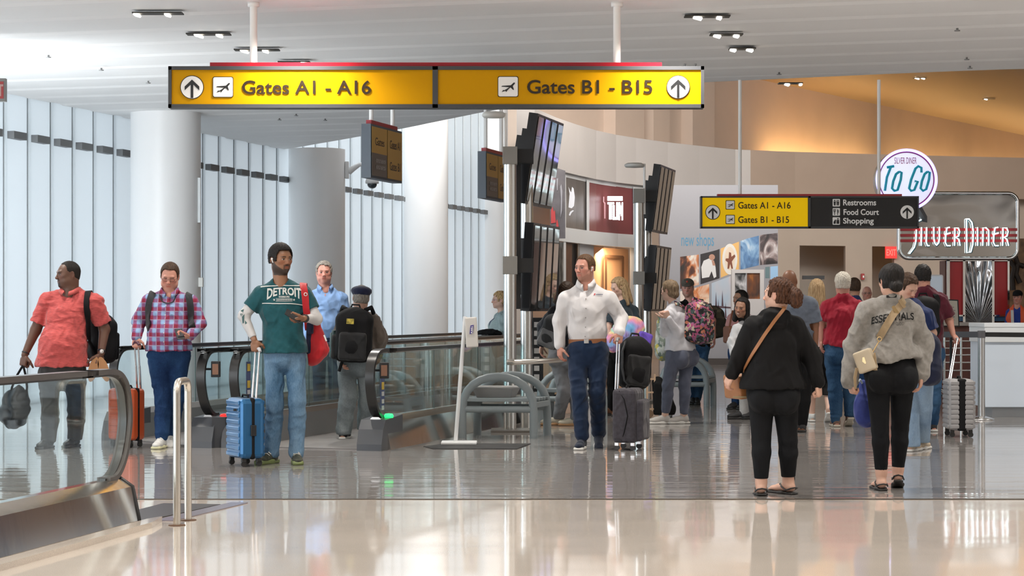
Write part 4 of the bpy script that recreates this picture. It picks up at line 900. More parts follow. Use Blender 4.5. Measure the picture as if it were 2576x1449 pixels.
# belt post
a = G(2469, 1056)
t = thing('belt_post', a, 'brushed steel belt post in front of the grey counter', 'post')
m_post = mat('belt_post_steel', (.60, .60, .60), .25, 1)
MB().cyl(a+UP*.02, a+UP*1.03, .043, n=28).build('pole', m_post, t)
MB().lathe(a, [(0, .045), (.05, .045), (.10, .03), (.15, .014), (.155, 0), (0, 0)], 40).build('base', m_post, t)
MB().cyl(a+UP*.96, a+UP*1.045, .046, n=28).build('belt_head', mat('dark_belt_head', (.10, .10, .11), .4), t)
MB().bar(a+UP*1.0+Vector((.04, -.01, 0)), a+UP*.985+Vector((1.6, -.05, 0)), .008, .055).build('belt', m_dark, t)
MB().bar(a+UP*1.0-Vector((.04, 0, 0)), a+UP*.985+Vector((-.62, 1.2, 0)), .008, .07).build('belt', mat('dark_grey_belt', (.06, .065, .075), .5), t)
# ================================================================== people
def skin_mat():
    k = NT('skin'); a = k.n('ShaderNodeAttribute', attribute_name='Col'); k.l(a.outputs[0], k.b.inputs['Base Color']); k.b.inputs['Roughness'].default_value = .48
    nz = k.n('ShaderNodeTexNoise', i_Scale=180.0); k.l(k.coords(), nz.inputs['Vector']); k.bump(nz.outputs[0], .12, .002); return k.m
M_SKIN = skin_mat()
def hair_mat(name, c, c2):
    k = NT(name); nz = k.n('ShaderNodeTexNoise', i_Scale=9.0, i_Detail=5.0); k.l(k.coords((14, 14, 1.6)), nz.inputs['Vector'])
    k.l(k.ramp(nz.outputs[0], [(.35, c), (.68, c2)]), k.b.inputs['Base Color']); k.b.inputs['Roughness'].default_value = .62; k.b.inputs['Specular IOR Level'].default_value = .25; k.bump(nz.outputs[0], .5, .004); return k.m
def smooth01(x, a, b): t = np.clip((x-a)/(b-a), 0, 1); return t*t*(3-2*t)
def mixc(C, c, w): return C*(1-w[:, None])+np.array(c)[None]*w[:, None]
HEAD_V = .0042
def head_mesh(c, R, hs, skin, o, nk, nr, v):
    """one head: skull, jaw, brow, nose, lips, ears and neck; returns verts, quads, colours"""
    T = lambda x, y, z: A3(c)+hs*(R.T @ np.array((x, y, z)))
    fem = o.get('fem', 0); fat = o.get('fat', 0)
    s = SDF(); E = lambda p, r, k=.02, op='u', RR=None: s.ell(T(*p), np.array(r)*hs, R if RR is None else RR @ R, k*hs, op)
    Cp = lambda a, b, ra, rb=None, k=.02, op='u': s.cap(T(*a), T(*b), ra*hs, (ra if rb is None else rb)*hs, k*hs, op)
    E((0, -.014, .028), (.075, .096, .088)); E((0, .028, -.018), (.060+.006*fat, .064, .088), .03); E((0, .026, -.066), (.051-.004*fem+.009*fat, .057, .045), .03)
    E((0, .066, -.097), (.020-.004*fem+.006*fat, .018, .016), .025)
    for q in (-1, 1):
        E((q*.043, .056, -.016), (.020, .020, .018), .022); E((q*.050, .0, -.060), (.020-.003*fem, .035, .030), .03)
        if fat: E((q*.048, .035, -.06), (.022, .03, .03), .02)
    Cp((-.034, .081, .021), (.034, .081, .021), .010-.002*fem, k=.018)
    for q in (-1, 1): E((q*.031, .098, .001), (.017, .013, .011), .012, 's')
    Cp((0, .086, .012), (0, .102, -.026), .0078, .0115, .012); E((0, .104, -.030), (.0125, .012, .010), .008)
    for q in (-1, 1): E((q*.011, .099, -.034), (.0085, .010, .0075), .006)
    for q in (-1, 1): E((q*.0305, .0765, .0005), (.0125, .0125, .0105), .003)
    for q in (-1, 1): Cp((q*.019, .081, .0085), (q*.043, .074, .007), .0042, k=.004)
    Cp((-.018, .083, -.0575), (.018, .083, -.0575), .0052, k=.008); E((0, .087, -.0565), (.012, .006, .005), .008)
    Cp((-.015, .0815, -.0685), (.015, .0815, -.0685), .0058, k=.008); Cp((-.022, .091, -.0628), (.022, .091, -.0628), .0018, k=.004, op='s')
    for q in (-1, 1):
        E((q*.076, -.012, -.006), (.008, .019, .032), .008, 'u', frame_rot(q*20)); E((q*.083, -.008, -.004), (.006, .011, .020), .006, 's')
    if nk is not None: s.cap(T(0, -.022, -.055), nk, nr*hs, nr*1.08, .03*hs)
    V, Q = s.mesh(v)
    L = ((V-A3(c)) @ R.T)/hs; x, y, z = L[:, 0], L[:, 1], L[:, 2]; ax_ = np.abs(x)
    C = np.tile(np.array(skin), (len(V), 1))
    red = np.array(skin)*np.array((1.10, .78, .74)); front = smooth01(y, .03, .07)
    C = mixc(C, red, front*np.exp(-((ax_-.04)/.02)**2-((z+.025)/.025)**2)*.7); C = mixc(C, red, np.exp(-((x)/.014)**2-((z+.03)/.015)**2)*front*.6); C = mixc(C, red, smooth01(ax_, .072, .08)*smooth01(-np.abs(z), -.05, -.02)*.5)
    lip = o.get('lip', tuple(np.array(skin)*np.array((.95, .62, .60))))
    C = mixc(C, lip, np.clip(1-(ax_/.025)**4, 0, 1)*smooth01(y, .07, .08)*smooth01(z, -.078, -.073)*smooth01(-z, .0505, .055))
    bc = o.get('beard')
    if bc is not None:
        col, amt, st = bc; n_ = 1.0
        w = np.zeros(len(V))
        if st in ('full', 'stubble'):
            w = smooth01(-z-.80*np.clip(y, 0, .078), .012, .022)*smooth01(y, -.022, -.008)*(z > -.128)
            w = np.maximum(w, np.clip(1-(ax_/.030)**8, 0, 1)*smooth01(-z, .040, .048)*smooth01(y, .05, .065)*(z > -.128))
        if st == 'goatee': w = np.clip(1-(ax_/.03)**6, 0, 1)*smooth01(y, .055, .07)*smooth01(-z, .04, .05)*(z > -.125)
        mou = np.clip(1-(ax_/.032)**6, 0, 1)*smooth01(y, .07, .08)*smooth01(-z, .040, .046)*smooth01(z, -.058, -.053)
        keep = 1-np.clip(1-(ax_/.022)**4, 0, 1)*smooth01(y, .07, .08)*smooth01(z, -.078, -.073)*smooth01(-z, .052, .055)
        C = mixc(C, col, np.clip(np.maximum(w, mou)*n_*keep, 0, 1)*amt)
    br = o.get('brow', (.03, .02, .015)); arch_ = .021-((ax_-.030)/.03)**2*.006
    C = mixc(C, br, (np.abs(z-arch_) < (.0034 if fem else .0046)*np.clip(1.25-(ax_-.015)/.05, .35, 1))*(ax_ > .012)*(ax_ < .050)*(y > .045)*o.get('browa', .6 if fem else .8))
    for q in (-1, 1):
        d = np.sqrt((x-q*.0305)**2+((z-.0005)*1.0)**2); m_ = (np.abs(x-q*.0305) < .0125)*(np.abs(z-.0002) < .0062)*(y > .076)
        if not o.get('closed'):
            C = mixc(C, tuple(np.array(skin)*.35+np.array((.22, .20, .185))), m_*1.0); C = mixc(C, o.get('iris', (.035, .022, .016)), (m_ > 0)*(np.sqrt((x-q*.0305-o.get('gaze', 0))**2+(z-.0005)**2) < .0068))
        C = mixc(C, np.array(skin)*.35, (np.abs(x-q*.0305) < .0145)*(np.abs(z-.0072+((x-q*.0305)/.0145)**2*.003) < .0022)*(y > .07)*1.0)
    C = mixc(C, np.array(skin)*.3, (np.abs(ax_-.008) < .004)*(np.abs(z+.0385) < .0025)*(y > .09))
    sc = o.get('scalp')
    if sc is not None: C = mixc(C, sc[0], smooth01(z-.55*y, .0, .03)*sc[1]*(z > -.03))
    return V, Q, C
def frame_rot(a):
    a = math.radians(a); return np.array(((math.cos(a), math.sin(a), 0), (-math.sin(a), math.cos(a), 0), (0, 0, 1)))
def hand_mesh(w, d, n, t, curl, sc, skin, v, thumb=(.35, .75), spread=1.0, finger_curls=None):
    """w wrist, d direction to the fingers, n palm-facing direction, t thumb side"""
    w = A3(w); d = A3(d); d = d/np.linalg.norm(d); n = A3(n); n = n-d*(n @ d); n = n/np.linalg.norm(n); t0 = A3(t); t = np.cross(d, n); t = t if t @ t0 > 0 else -t
    R = np.stack([t, d, n]); s = SDF(); P = lambda a, b, c_: w+sc*(t*a+d*b+n*c_)
    s.cap(P(0, -.008, 0), P(0, .012, 0), .024*sc, .024*sc, .01)
    s.ell(P(.0, .050, .0), np.array((.042, .052, .017))*sc, R, .014); s.box(P(0, .058, 0), np.array((.040, .036, .013))*sc, R, .012*sc, .012)
    for i, (o_, L) in enumerate(((.030, .076), (.010, .084), (-.010, .078), (-.029, .062))):
        cu = finger_curls[i] if finger_curls else curl
        p = P(o_, .090-.004*abs(i-1), 0); a = 0.0; r = .0090*sc
        for seg, fr in enumerate((.46, .31, .27)):
            a += math.radians(cu[seg]); dd = d*math.cos(a)+n*math.sin(a)+t*(o_*2.2*spread)*(1-min(1, a/1.2)); q = p+dd*L*fr*sc
            s.cap(p, q, r, r*.92, .004 if seg else .010); p = q; r *= .92
    p = P(.030, .022, .004); dd = d*.62+t*.70+n*.35; q = p+dd/np.linalg.norm(dd)*.046*sc; s.cap(p, q, .0145*sc, .0115*sc, .014)
    dd = d*.8+t*(thumb[0])+n*thumb[1]; q2 = q+dd/np.linalg.norm(dd)*.034*sc; s.cap(q, q2, .0112*sc, .010*sc, .006)
    dd = d*.8+t*(thumb[0]-.25)+n*(thumb[1]+.15); q3 = q2+dd/np.linalg.norm(dd)*.028*sc; s.cap(q2, q3, .010*sc, .0082*sc, .005)
    V, Q = s.mesh(v); C = np.tile(np.array(skin), (len(V), 1)); L = ((V-w) @ d)/sc
    C = mixc(C, np.array(skin)*np.array((1.05, .80, .76)), smooth01(L, .06, .13)*.6); return V, Q, C
PEOPLE = {}
class Person: pass
def person(key, label, s, root_px, J, yaw, head, top, bot, hair=None, skin=(.50, .30, .22), dims=None, shoes=None, hands=None, face=None, hs=1.0, v=.011, hv=None, fv=None, group=None, neck_r=.058, feet=(0, 0), extra_body=None):
    p = Person(); Y0 = F/s; p.Y0 = Y0; p.s = s; p.J = {}; PEOPLE[key] = p
    root = Vector(((root_px-CX)/s, Y0, 0)); t = thing('person', root, label, 'person', group); p.t = t
    R = frame(yaw); f = R[1]; rl = R[0]; rb = rl if math.cos(math.radians(yaw)) >= 0 else -rl
    if abs(rb[0]) < .02: rb = rl
    p.f = f; p.rb = rb
    D = dict(cw=.165, cd=.115, ww=.15, wd=.105, hw=.165, hd=.115, arm=1.0, leg=1.0, belly=0, bust=0, glute=.5, sh=.060, drop=.062); D.update(dims or {}); p.D = D
    J = dict(J)
    for q, sg in (('A', -1), ('B', 1)):
        for jn, wd in (('s', .18), ('e', .20), ('w', .20), ('p', .09), ('k', .10), ('a', .10)):
            e = J[jn+q]; dy = e[2] if len(e) > 2 else None
            if dy is None: dy = sg*wd*rb[1]
            p.J[jn+q] = A3(W(e[0], e[1], Y0+dy))
            if jn == 's': p.J[jn+q] += np.array((-sg*.012, 0, -D['drop']))
    for jn in ('hd', 'nk'):
        e = J[jn]; p.J[jn] = A3(W(e[0], e[1], Y0+(e[2] if len(e) > 2 else 0)))
    j = p.J; N = j['nk']; P = (j['pA']+j['pB'])/2; u = N-P; L = np.linalg.norm(u); u = u/L; f2 = f-u*(f @ u); f2 = f2/np.linalg.norm(f2); r2 = np.cross(f2, u); r2 = r2 if r2 @ rb > 0 else -r2
    RT = np.stack([r2, f2, u]); p.RT = RT; p.P = P; p.N = N; p.L = L
    arm = D['arm']; leg = D['leg']
    def torso(sd, g, belly=True, low=True, k=.05):
        sd.ell(P+u*.60*L+f2*.0, (D['cw']+g, D['cd']+g, .30*L), RT, k)
        sd.ell(P+u*.32*L+f2*D['belly']*.35, (D['ww']+g, D['wd']+D['belly']*.7+g, .30*L), RT, k)
        if low: sd.ell(P-u*.0, (D['hw']+g, D['hd']+g, .15), RT, k)
        ins = .045
        a = j['sA']+rb*ins-u*.02; b = j['sB']-rb*ins-u*.02
        sd.cap(a, b, D['sh']+g*.7, None, k); 
        sd.cap(N-u*.015-f2*.02, j['sA']+rb*.015, .054+g*.4, D['sh']*.80+g*.6, k*.8); sd.cap(N-u*.015-f2*.02, j['sB']-rb*.015, .054+g*.4, D['sh']*.80+g*.6, k*.8)
        if D['bust']:
            for q in (-1, 1): sd.ell(P+u*.62*L+f2*(D['cd']*.72)+r2*q*.075, D['bust']+g, RT, .05)
    def hips(sd, g, gl=True):
        sd.ell(P-u*.0, (D['hw']+g, D['hd']+g, .155+g), RT, .05)
        if gl:
            for q in (-1, 1): sd.ell(P-u*.05-f2*(.045+.03*D['glute'])+r2*q*D['hw']*.48, (.085*leg+g, .080+.02*D['glute']+g, .10+g), RT, .05)
    def legs(sd, g, ga, thigh=.080, knee=.056, calf=.055, ank=.038):
        for q in 'AB':
            h_, kn, an = j['p'+q], j['k'+q], j['a'+q]
            h2 = h_
            sd.cap(h2, kn, thigh*leg+g, knee*leg+g*.8+ga*.3, .016); c_ = kn+(an-kn)*.30-f2*.012
            sd.cap(kn, c_, knee*leg+g*.7+ga*.4, calf*leg+g*.6+ga*.5, .014); sd.cap(c_, an, calf*leg+g*.6+ga*.5, ank*leg+ga, .014)
    def arms(sd, g, frac=2.0, up=.054, el=.045, wr=.029, k=.03, cut=True, gw=None):
        gw = g if gw is None else gw
        for q in 'AB':
            S_, E_, W_ = j['s'+q], j['e'+q], j['w'+q]
            if frac <= 1:
                b = S_+(E_-S_)*frac; dd = (E_-S_)/np.linalg.norm(E_-S_); sd.cap(S_, b+dd*.015, up*arm+g, el*arm+g*1.25+.006, k)
                if cut: sd.cut(b, dd, .105*max(1, arm))
            else:
                sd.cap(S_, E_, up*arm+g, el*arm+g, k); b = E_+(W_-E_)*(frac-1); sd.cap(E_, b, el*arm+g, (el+(wr-el)*(frac-1))*arm+gw, .02)
    p.torso = torso; p.hips = hips; p.legs = legs; p.arms = arms
    # ---- body: one continuous skin
    b = SDF(); torso(b, -.012, k=.05); hips(b, -.012); legs(b, -.006, 0); arms(b, -.002)
    if extra_body: extra_body(b, p)
    feet_info = []
    for i, q in enumerate('AB'):
        an = j['a'+q]; fy = yaw+feet[i]; ff = frame(fy)[1]; sh = (shoes or {}); z0 = sh.get('z', (0, 0))[i]; pit = sh.get('pitch', (0, 0))[i]; feet_info.append((an, ff, z0, pit))
        RF = foot_frame(ff, pit); base = A3((an[0], an[1], z0+sh.get('lift', 0)))
        tp = lambda x, y_, z: base+RF.T @ np.array((x, y_, z))
        b.cap(an, tp(0, .0, .045), .034*leg, .036, .03); b.cap(tp(0, -.03, .035), tp(0, .10, .028), .031, .026, .02); b.ell(tp(0, .13, .022), (.040, .05, .020), RF, .02)
        if sh.get('toes'):
            for k_, x in enumerate((-.03, -.014, .0, .013, .026)): b.cap(tp(x, .15, .016), tp(x*1.1, .185-.006*abs(k_-2), .013), .0095, .008, .006)
    if hv is None: hv = HEAD_V
    V, Q = b.mesh(v); Cc = np.tile(np.array(skin), (len(V), 1)); parts = [(V, Q, Cc)]
    hy, hp, hr = head; RH = frame(hy, hp, hr); p.RH = RH; p.hc = j['hd']; p.hs = hs
    parts.append(head_mesh(j['hd'], RH, hs, skin, face or {}, N-u*.05, neck_r, hv))
    hd_ = hands or {}
    for q, sg in (('A', 1), ('B', -1)):
        h = hd_.get(q, {})
        if h is None: continue
        fd = j['w'+q]-j['e'+q]; fd = fd/np.linalg.norm(fd)
        parts.append(hand_mesh(j['w'+q], h.get('d', fd), h.get('n', rb*sg), h.get('t', f), h.get('curl', (24, 34, 24)), h.get('sc', .95), skin, fv or .0036, h.get('thumb', (.35, .55)), h.get('spread', 1.0), h.get('fc')))
    off = 0; VV = []; QQ = []; CCs = []
    for V, Q, C in parts: VV.append(V); QQ.append(Q+off); CCs.append(C); off += len(V)
    p.body = np_obj('body', np.concatenate(VV), np.concatenate(QQ), M_SKIN, t, np.concatenate(CCs))
    # ---- trousers
    if bot:
        sd = SDF(); g = bot.get('g', .012); hips(sd, g); sd.ell(P+u*.12*L, (D['ww']*.98+g, D['wd']+g+D['belly']*.25, .12), RT, .05)
        legs(sd, g, bot.get('ga', .015), *bot.get('r', ()))
        wz = W(0, bot['waist'], Y0).z; sd.cut((P[0], P[1], wz), u)
        if 'cut' in bot:
            for q, py in zip('AB', bot['cut']): sd.cut((j['a'+q][0], j['a'+q][1], W(0, py, j['a'+q][1]).z), (0, 0, -1), .27)
        else:
            for q in 'AB': sd.cut(j['a'+q]+np.array((0, 0, bot.get('end', -.03))), (0, 0, -1), .16)
        if bot.get('fold'): sd.noise = (bot['fold'], folds(hash_(key), 46, (.5, .5, 1.6)))
        V, Q = sd.mesh(bot.get('v', v*.8)); p.bot = np_obj(bot.get('name', 'trousers'), V, Q, bot['m'], t); p.botmesh = (V, Q)
    # ---- top
    if top:
        sd = SDF(); g = top.get('g', .016); torso(sd, g, k=.055)
        hz = W(0, top['hem'], Y0).z
        if top.get('flare') is not None: sd.ell((P[0], P[1], hz+.02), (max(D['hw'], D['ww'])+g+top['flare'], max(D['hd'], D['wd']+D['belly']*.6)+g+top['flare']*.6, .16), RT, .07)
        hn = np.array((top.get('tilt', 0)*1.0, 0, -1)); sd.cut((P[0], P[1], hz), hn)
        if top.get('sleeve', 2) > 0: arms(sd, top.get('sg', .012), top.get('sleeve', 2), k=.035, gw=top.get('gw'))
        for ex in top.get('extra', ()): ex(sd, p)
        sd.cut(N+u*(top.get('nz', .028)+.022), u*1.0+f2*top.get('nt', .30), .15)
        if top.get('vee'): sd.cap(N+f2*.075+u*.05, N+f2*(D['cd']+.02)-u*top['vee'], .040, .006, .004, 's')
        sd.cap(N+u*.002+f2*.006, N+(j['hd']-N)*1.0, neck_r+top.get('nr', .006), None, .006, 's')
        if top.get('fold'): sd.noise = (top['fold'], folds(hash_(key)+3, top.get('ff', 58), top.get('fan', (1, 1, 1))))
        V, Q = sd.mesh(top.get('v', v*.7)); p.top = np_obj(top.get('name', 'shirt'), V, Q, top['m'], t); p.topmesh = (V, Q)
        p.bvh = None
        if top.get('collar'): collar(p, top['collar'], p.top)
    # ---- hair
    if hair:
        sd = SDF(); c = j['hd']; th = hair.get('th', .008)*hs; T = lambda x, y_, z: A3(c)+hs*(RH.T @ np.array((x, y_, z)))
        sd.ell(T(0, -.014, .030), np.array((.075, .096, .088))*hs+th, RH, 0); sd.ell(T(0, -.02, -.02), np.array((.070, .080, .07))*hs+th*.8, RH, .02)
        zh = .073+(.022-hair.get('y0', .022))*.9; yf = .030
        sd.box(T(0, yf+.10, zh-.10), np.array((.064, .10, .10))*hs, RH, .030*hs, .012, 's'); sd.box(T(0, yf+.10, zh-.145), np.array((.072, .10, .13))*hs, RH, .03*hs, .012, 's')
        sd.box(T(0, .075, -.105), np.array((.13, .090, hair.get('sb', .088)))*hs, RH, .012*hs, .006, 's')
        sd.cut(T(0, 0, hair.get('lo', -.075)), RH.T @ np.array((0, 0, -1.0)))
        if hair.get('lid', True):
            for q in (-1, 1): sd.ell(T(q*.082, -.005, -.012), np.array((.020, .024, .034))*hs, RH, .006, 's')
        for e in hair.get('extra', ()):
            if e[0] == 'c': sd.cap(T(*e[1]), T(*e[2]), e[3]*hs, e[4]*hs, e[5] if len(e) > 5 else .02)
            elif e[0] == 'e': sd.ell(T(*e[1]), np.array(e[2])*hs, RH, e[3] if len(e) > 3 else .02)
            elif e[0] == 's': sd.ell(T(*e[1]), np.array(e[2])*hs, RH, .01, 's')
        sd.noise = (hair.get('amp', .0025), tufts(hash_(key)+9, hair.get('freq', 230), hair.get('an', (1, 1, .5))))
        V, Q = sd.mesh(hair.get('v', hv)); p.hair = np_obj('hair', V, Q, hair['m'], t)
    # ---- shoes
    if shoes and shoes.get('m'):
        for an, ff, z0, pit in feet_info: make_shoe(t, an, ff, z0, pit, shoes)
    return p
def hash_(k): return sum(ord(c)*(i+3) for i, c in enumerate(k)) % 9973
def foot_frame(ff, pit):
    a = math.radians(pit); r = np.array((-ff[1], ff[0], 0)); r = np.cross(ff, (0, 0, 1)); fw = ff*math.cos(a)-np.array((0, 0, 1))*math.sin(a); u = ff*math.sin(a)+np.array((0, 0, 1))*math.cos(a)
    return np.stack([r, fw, u])
def make_shoe(t, an, ff, z0, pit, o):
    RF = foot_frame(ff, pit); base = A3((an[0], an[1], z0)); k = o.get('sc', 1.0); tp = lambda x, y, z: base+RF.T @ (np.array((x, y, z))*k); v = o.get('v', .006)
    st = o.get('style', 'shoe'); lf = o.get('solez', .024)
    so = SDF(); so.box(tp(0, -.005, lf/2), np.array((.036, .066, lf/2))*k, RF, .010, .02); so.box(tp(0, .105, lf/2), np.array((.046, .088, lf/2))*k, RF, .010, .03); so.ell(tp(0, .165, lf/2), np.array((.040, .045, lf/2))*k, RF, .02)
    if st == 'sandal':
        V, Q = so.mesh(v); sole = np_obj('sandal', V, Q, o['sole'], t)
        mb = MB(); mb.tube([Vector(tp(*q)) for q in ((-.042, -.02, .03), (-.040, .03, .055), (-.02, .06, .070), (.012, .125, .045), (.012, .14, .022))], .0055, 8); mb.tube([Vector(tp(*q)) for q in ((.042, -.02, .03), (.040, .03, .055), (.025, .06, .068), (.012, .125, .045))], .0055, 8)
        mb.tube([Vector(tp(*q)) for q in ((-.042, -.02, .03), (-.03, -.06, .045), (0, -.072, .05), (.03, -.06, .045), (.042, -.02, .03))], .005, 8); mb.build('strap', o['m'], sole); return
    up = SDF(); up.cap(tp(0, -.02, .05), tp(0, .10, .044), .039*k, .037*k, .03); up.ell(tp(0, .145, .036), np.array((.044, .062, .030))*k, RF, .03); up.cap(tp(0, -.01, .05), tp(0, -.008, .092), .040*k, .041*k, .02); up.cap(tp(0, .04, .065), tp(0, .10, .05), .030*k, .026*k, .02)
    up.cut(tp(0, 0, lf*.6), RF.T @ np.array((0, 0, -1.0))); up.cut(tp(0, 0, .10), RF.T @ np.array((0, -.25, 1.0)))
    V, Q = up.mesh(v); sh = np_obj('shoe', V, Q, o['m'], t); V, Q = so.mesh(v); np_obj('sole', V, Q, o['sole'], sh)
    if o.get('lace'):
        mb = MB()
        for i in range(4):
            y = .052+.022*i; z = .098-.011*i; mb.tube([Vector(tp(*q)) for q in ((-.030, y, z-.016), (-.012, y+.008, z), (.012, y-.004, z), (.030, y+.006, z-.016))], .0042, 6)
        mb.build('laces', o['lace'], sh)
def collar(p, o, parent):
    """folded shirt collar round the neck, open at the throat"""
    N = p.N+p.RT[2]*o.get('dz', -.004); r, f, u = p.RT; ra = o.get('r', .068); h = o.get('h', .042)*.9; gap = o.get('gap', 16); mb = MB(); vs = []; fs = []; n = 40
    for i in range(n+1):
        a = math.radians(gap+(360-2*gap)*i/n); ft = max(0, math.cos(a))
        d = f*math.cos(a)+r*math.sin(a)
        ft2 = ft**2; top_ = N+d*(ra+.002)+u*(h*.95-.055*ft2); mid = N+d*(ra+.009)+u*(h*1.0-.055*ft2); out = N+d*(ra+.024+.016*ft)+u*(-.004-.058*ft2); inn = N+d*(ra-.004)+u*(-.03-.05*ft); out2 = out-d*.006
        vs += [inn, top_, mid, out, out2]
    for i in range(n):
        for q in range(4): fs.append((i*5+q, i*5+q+1, i*5+5+q+1, i*5+5+q))
    mb.raw(vs, fs, 0, True); mb.build('collar', o['m'], parent)
def bvh_of(p):
    if p.bvh is None: p.bvh = BVHTree.FromPolygons([tuple(x) for x in p.topmesh[0]], [tuple(int(i) for i in q) for q in p.topmesh[1]])
    return p.bvh
EYE = Vector((0, 0, H))
def on_top(p, px, py, off=.006, bv=None):
    """point of the garment that lies under pixel (px, py), lifted off its surface"""
    d = (W(px, py, p.Y0)-EYE).normalized(); h = (bv or bvh_of(p)).ray_cast(EYE, d)
    q = h[0] if h[0] is not None else W(px, py, p.Y0-p.D['cd']*.5)
    n = h[1] if h[0] is not None else Vector((0, -1, 0))
    if n.dot(d) > 0: n = -n
    return q+n*off, n
def print_on(p, mb, v, f, mi=0, off=.006):
    """v: pixel positions of a flat print; each vertex is laid on the garment"""
    mb.raw([on_top(p, x, y, off)[0] for x, y in v], f, mi); return mb
def text_px(txt, x0, x1, yb0, yb1, h0, h1, bold=.02, arch_=0.0, cutn=3):
    """lettering between x0 and x1, baseline from yb0 to yb1, cap height h0..h1"""
    v, f = text_mesh(txt, bold); bm = bmesh.new(); bv = [bm.verts.new((a, b_, 0)) for a, b_ in v]
    for q in f:
        try: bm.faces.new([bv[i] for i in q])
        except ValueError: pass
    nx = 40
    for i in range(1, nx):
        bmesh.ops.bisect_plane(bm, geom=bm.verts[:]+bm.edges[:]+bm.faces[:], plane_co=(i/nx, 0, 0), plane_no=(1, 0, 0))
    for i in range(1, 4): bmesh.ops.bisect_plane(bm, geom=bm.verts[:]+bm.edges[:]+bm.faces[:], plane_co=(0, i/4, 0), plane_no=(0, 1, 0))
    bm.verts.index_update(); v = [(w.co.x, w.co.y) for w in bm.verts]; f = [tuple(w.index for w in q.verts) for q in bm.faces]; bm.free()
    out = []
    for a, b_ in v:
        yb = yb0+(yb1-yb0)*a+arch_*(4*(a-.5)**2); h = h0+(h1-h0)*a
        out.append((x0+(x1-x0)*a, yb-h*b_-arch_*0))
    return out, f
def line_px(pts, w):
    """thin strip along pixel points"""
    v = []; f = []
    fine_ = []
    for (a, b_) in zip(pts, pts[1:]): fine_ += [(a[0]+(b_[0]-a[0])*i/10, a[1]+(b_[1]-a[1])*i/10) for i in range(10)]
    pts = fine_+[pts[-1]]
    for i, (x, y) in enumerate(pts): v += [(x, y-w/2), (x, y+w/2)]
    for i in range(len(pts)-1): f.append((2*i, 2*i+1, 2*i+3, 2*i+2))
    return v, f
def strap_on(p, pxs, w, th, m, parent, name='strap', tail=(), head=(), off=.014):
    """webbing laid on the garment along pixel points; head and tail are world points before and after"""
    P = []; Ns = []
    n0 = 14; pts = []
    for (a, b_) in zip(pxs, pxs[1:]):
        k = max(2, int(math.hypot(b_[0]-a[0], b_[1]-a[1])/8))
        pts += [(a[0]+(b_[0]-a[0])*i/k, a[1]+(b_[1]-a[1])*i/k) for i in range(k)]
    pts.append(pxs[-1])
    for x, y in pts:
        if (bvh_of(p)).ray_cast(EYE, (W(x, y, p.Y0)-EYE).normalized())[0] is None: continue
        q, n = on_top(p, x, y, off); P.append(q); Ns.append(n)
    for _ in range(3): P = [P[0]]+[(P[i-1]+P[i]*2+P[i+1])/4 for i in range(1, len(P)-1)]+[P[-1]]; Ns = [Ns[0]]+[(Ns[i-1]+Ns[i]*2+Ns[i+1]).normalized() for i in range(1, len(Ns)-1)]+[Ns[-1]]
    if head: h0 = P[0]; head = [h0+Vector((0, .17, -.07)), h0+Vector((0, .12, -.012)), h0+Vector((0, .07, .014)), h0+Vector((0, .03, .014))]
    P = [Vector(h) for h in head]+P+[Vector(h) for h in tail]; Ns = [Ns[0]]*len(head)+Ns+[Ns[-1]]*len(tail)
    wd = []
    for i in range(len(P)):
        tt = (P[min(i+1, len(P)-1)]-P[max(i-1, 0)]).normalized(); wd.append(tt.cross(Ns[i]).normalized())
    mb = MB(); mb.ribbon(P, wd, w, th); return mb.build(name, m, parent)
def ring_on(p, a, b_, frac, r, w, th, m, name, parent, ez=None):
    """band round a limb from a to b_"""
    a = Vector(a); b_ = Vector(b_); c = a.lerp(b_, frac); d = (b_-a).normalized(); x = d.orthogonal().normalized(); y = d.cross(x)
    prof = [(r, -w/2), (r+th, -w/2), (r+th, w/2), (r, w/2), (r, -w/2)]; mb = MB(); mb.lathe(c, prof, 28, 0, Matrix((x, y, d)).transposed()); return mb.build(name, m, parent)
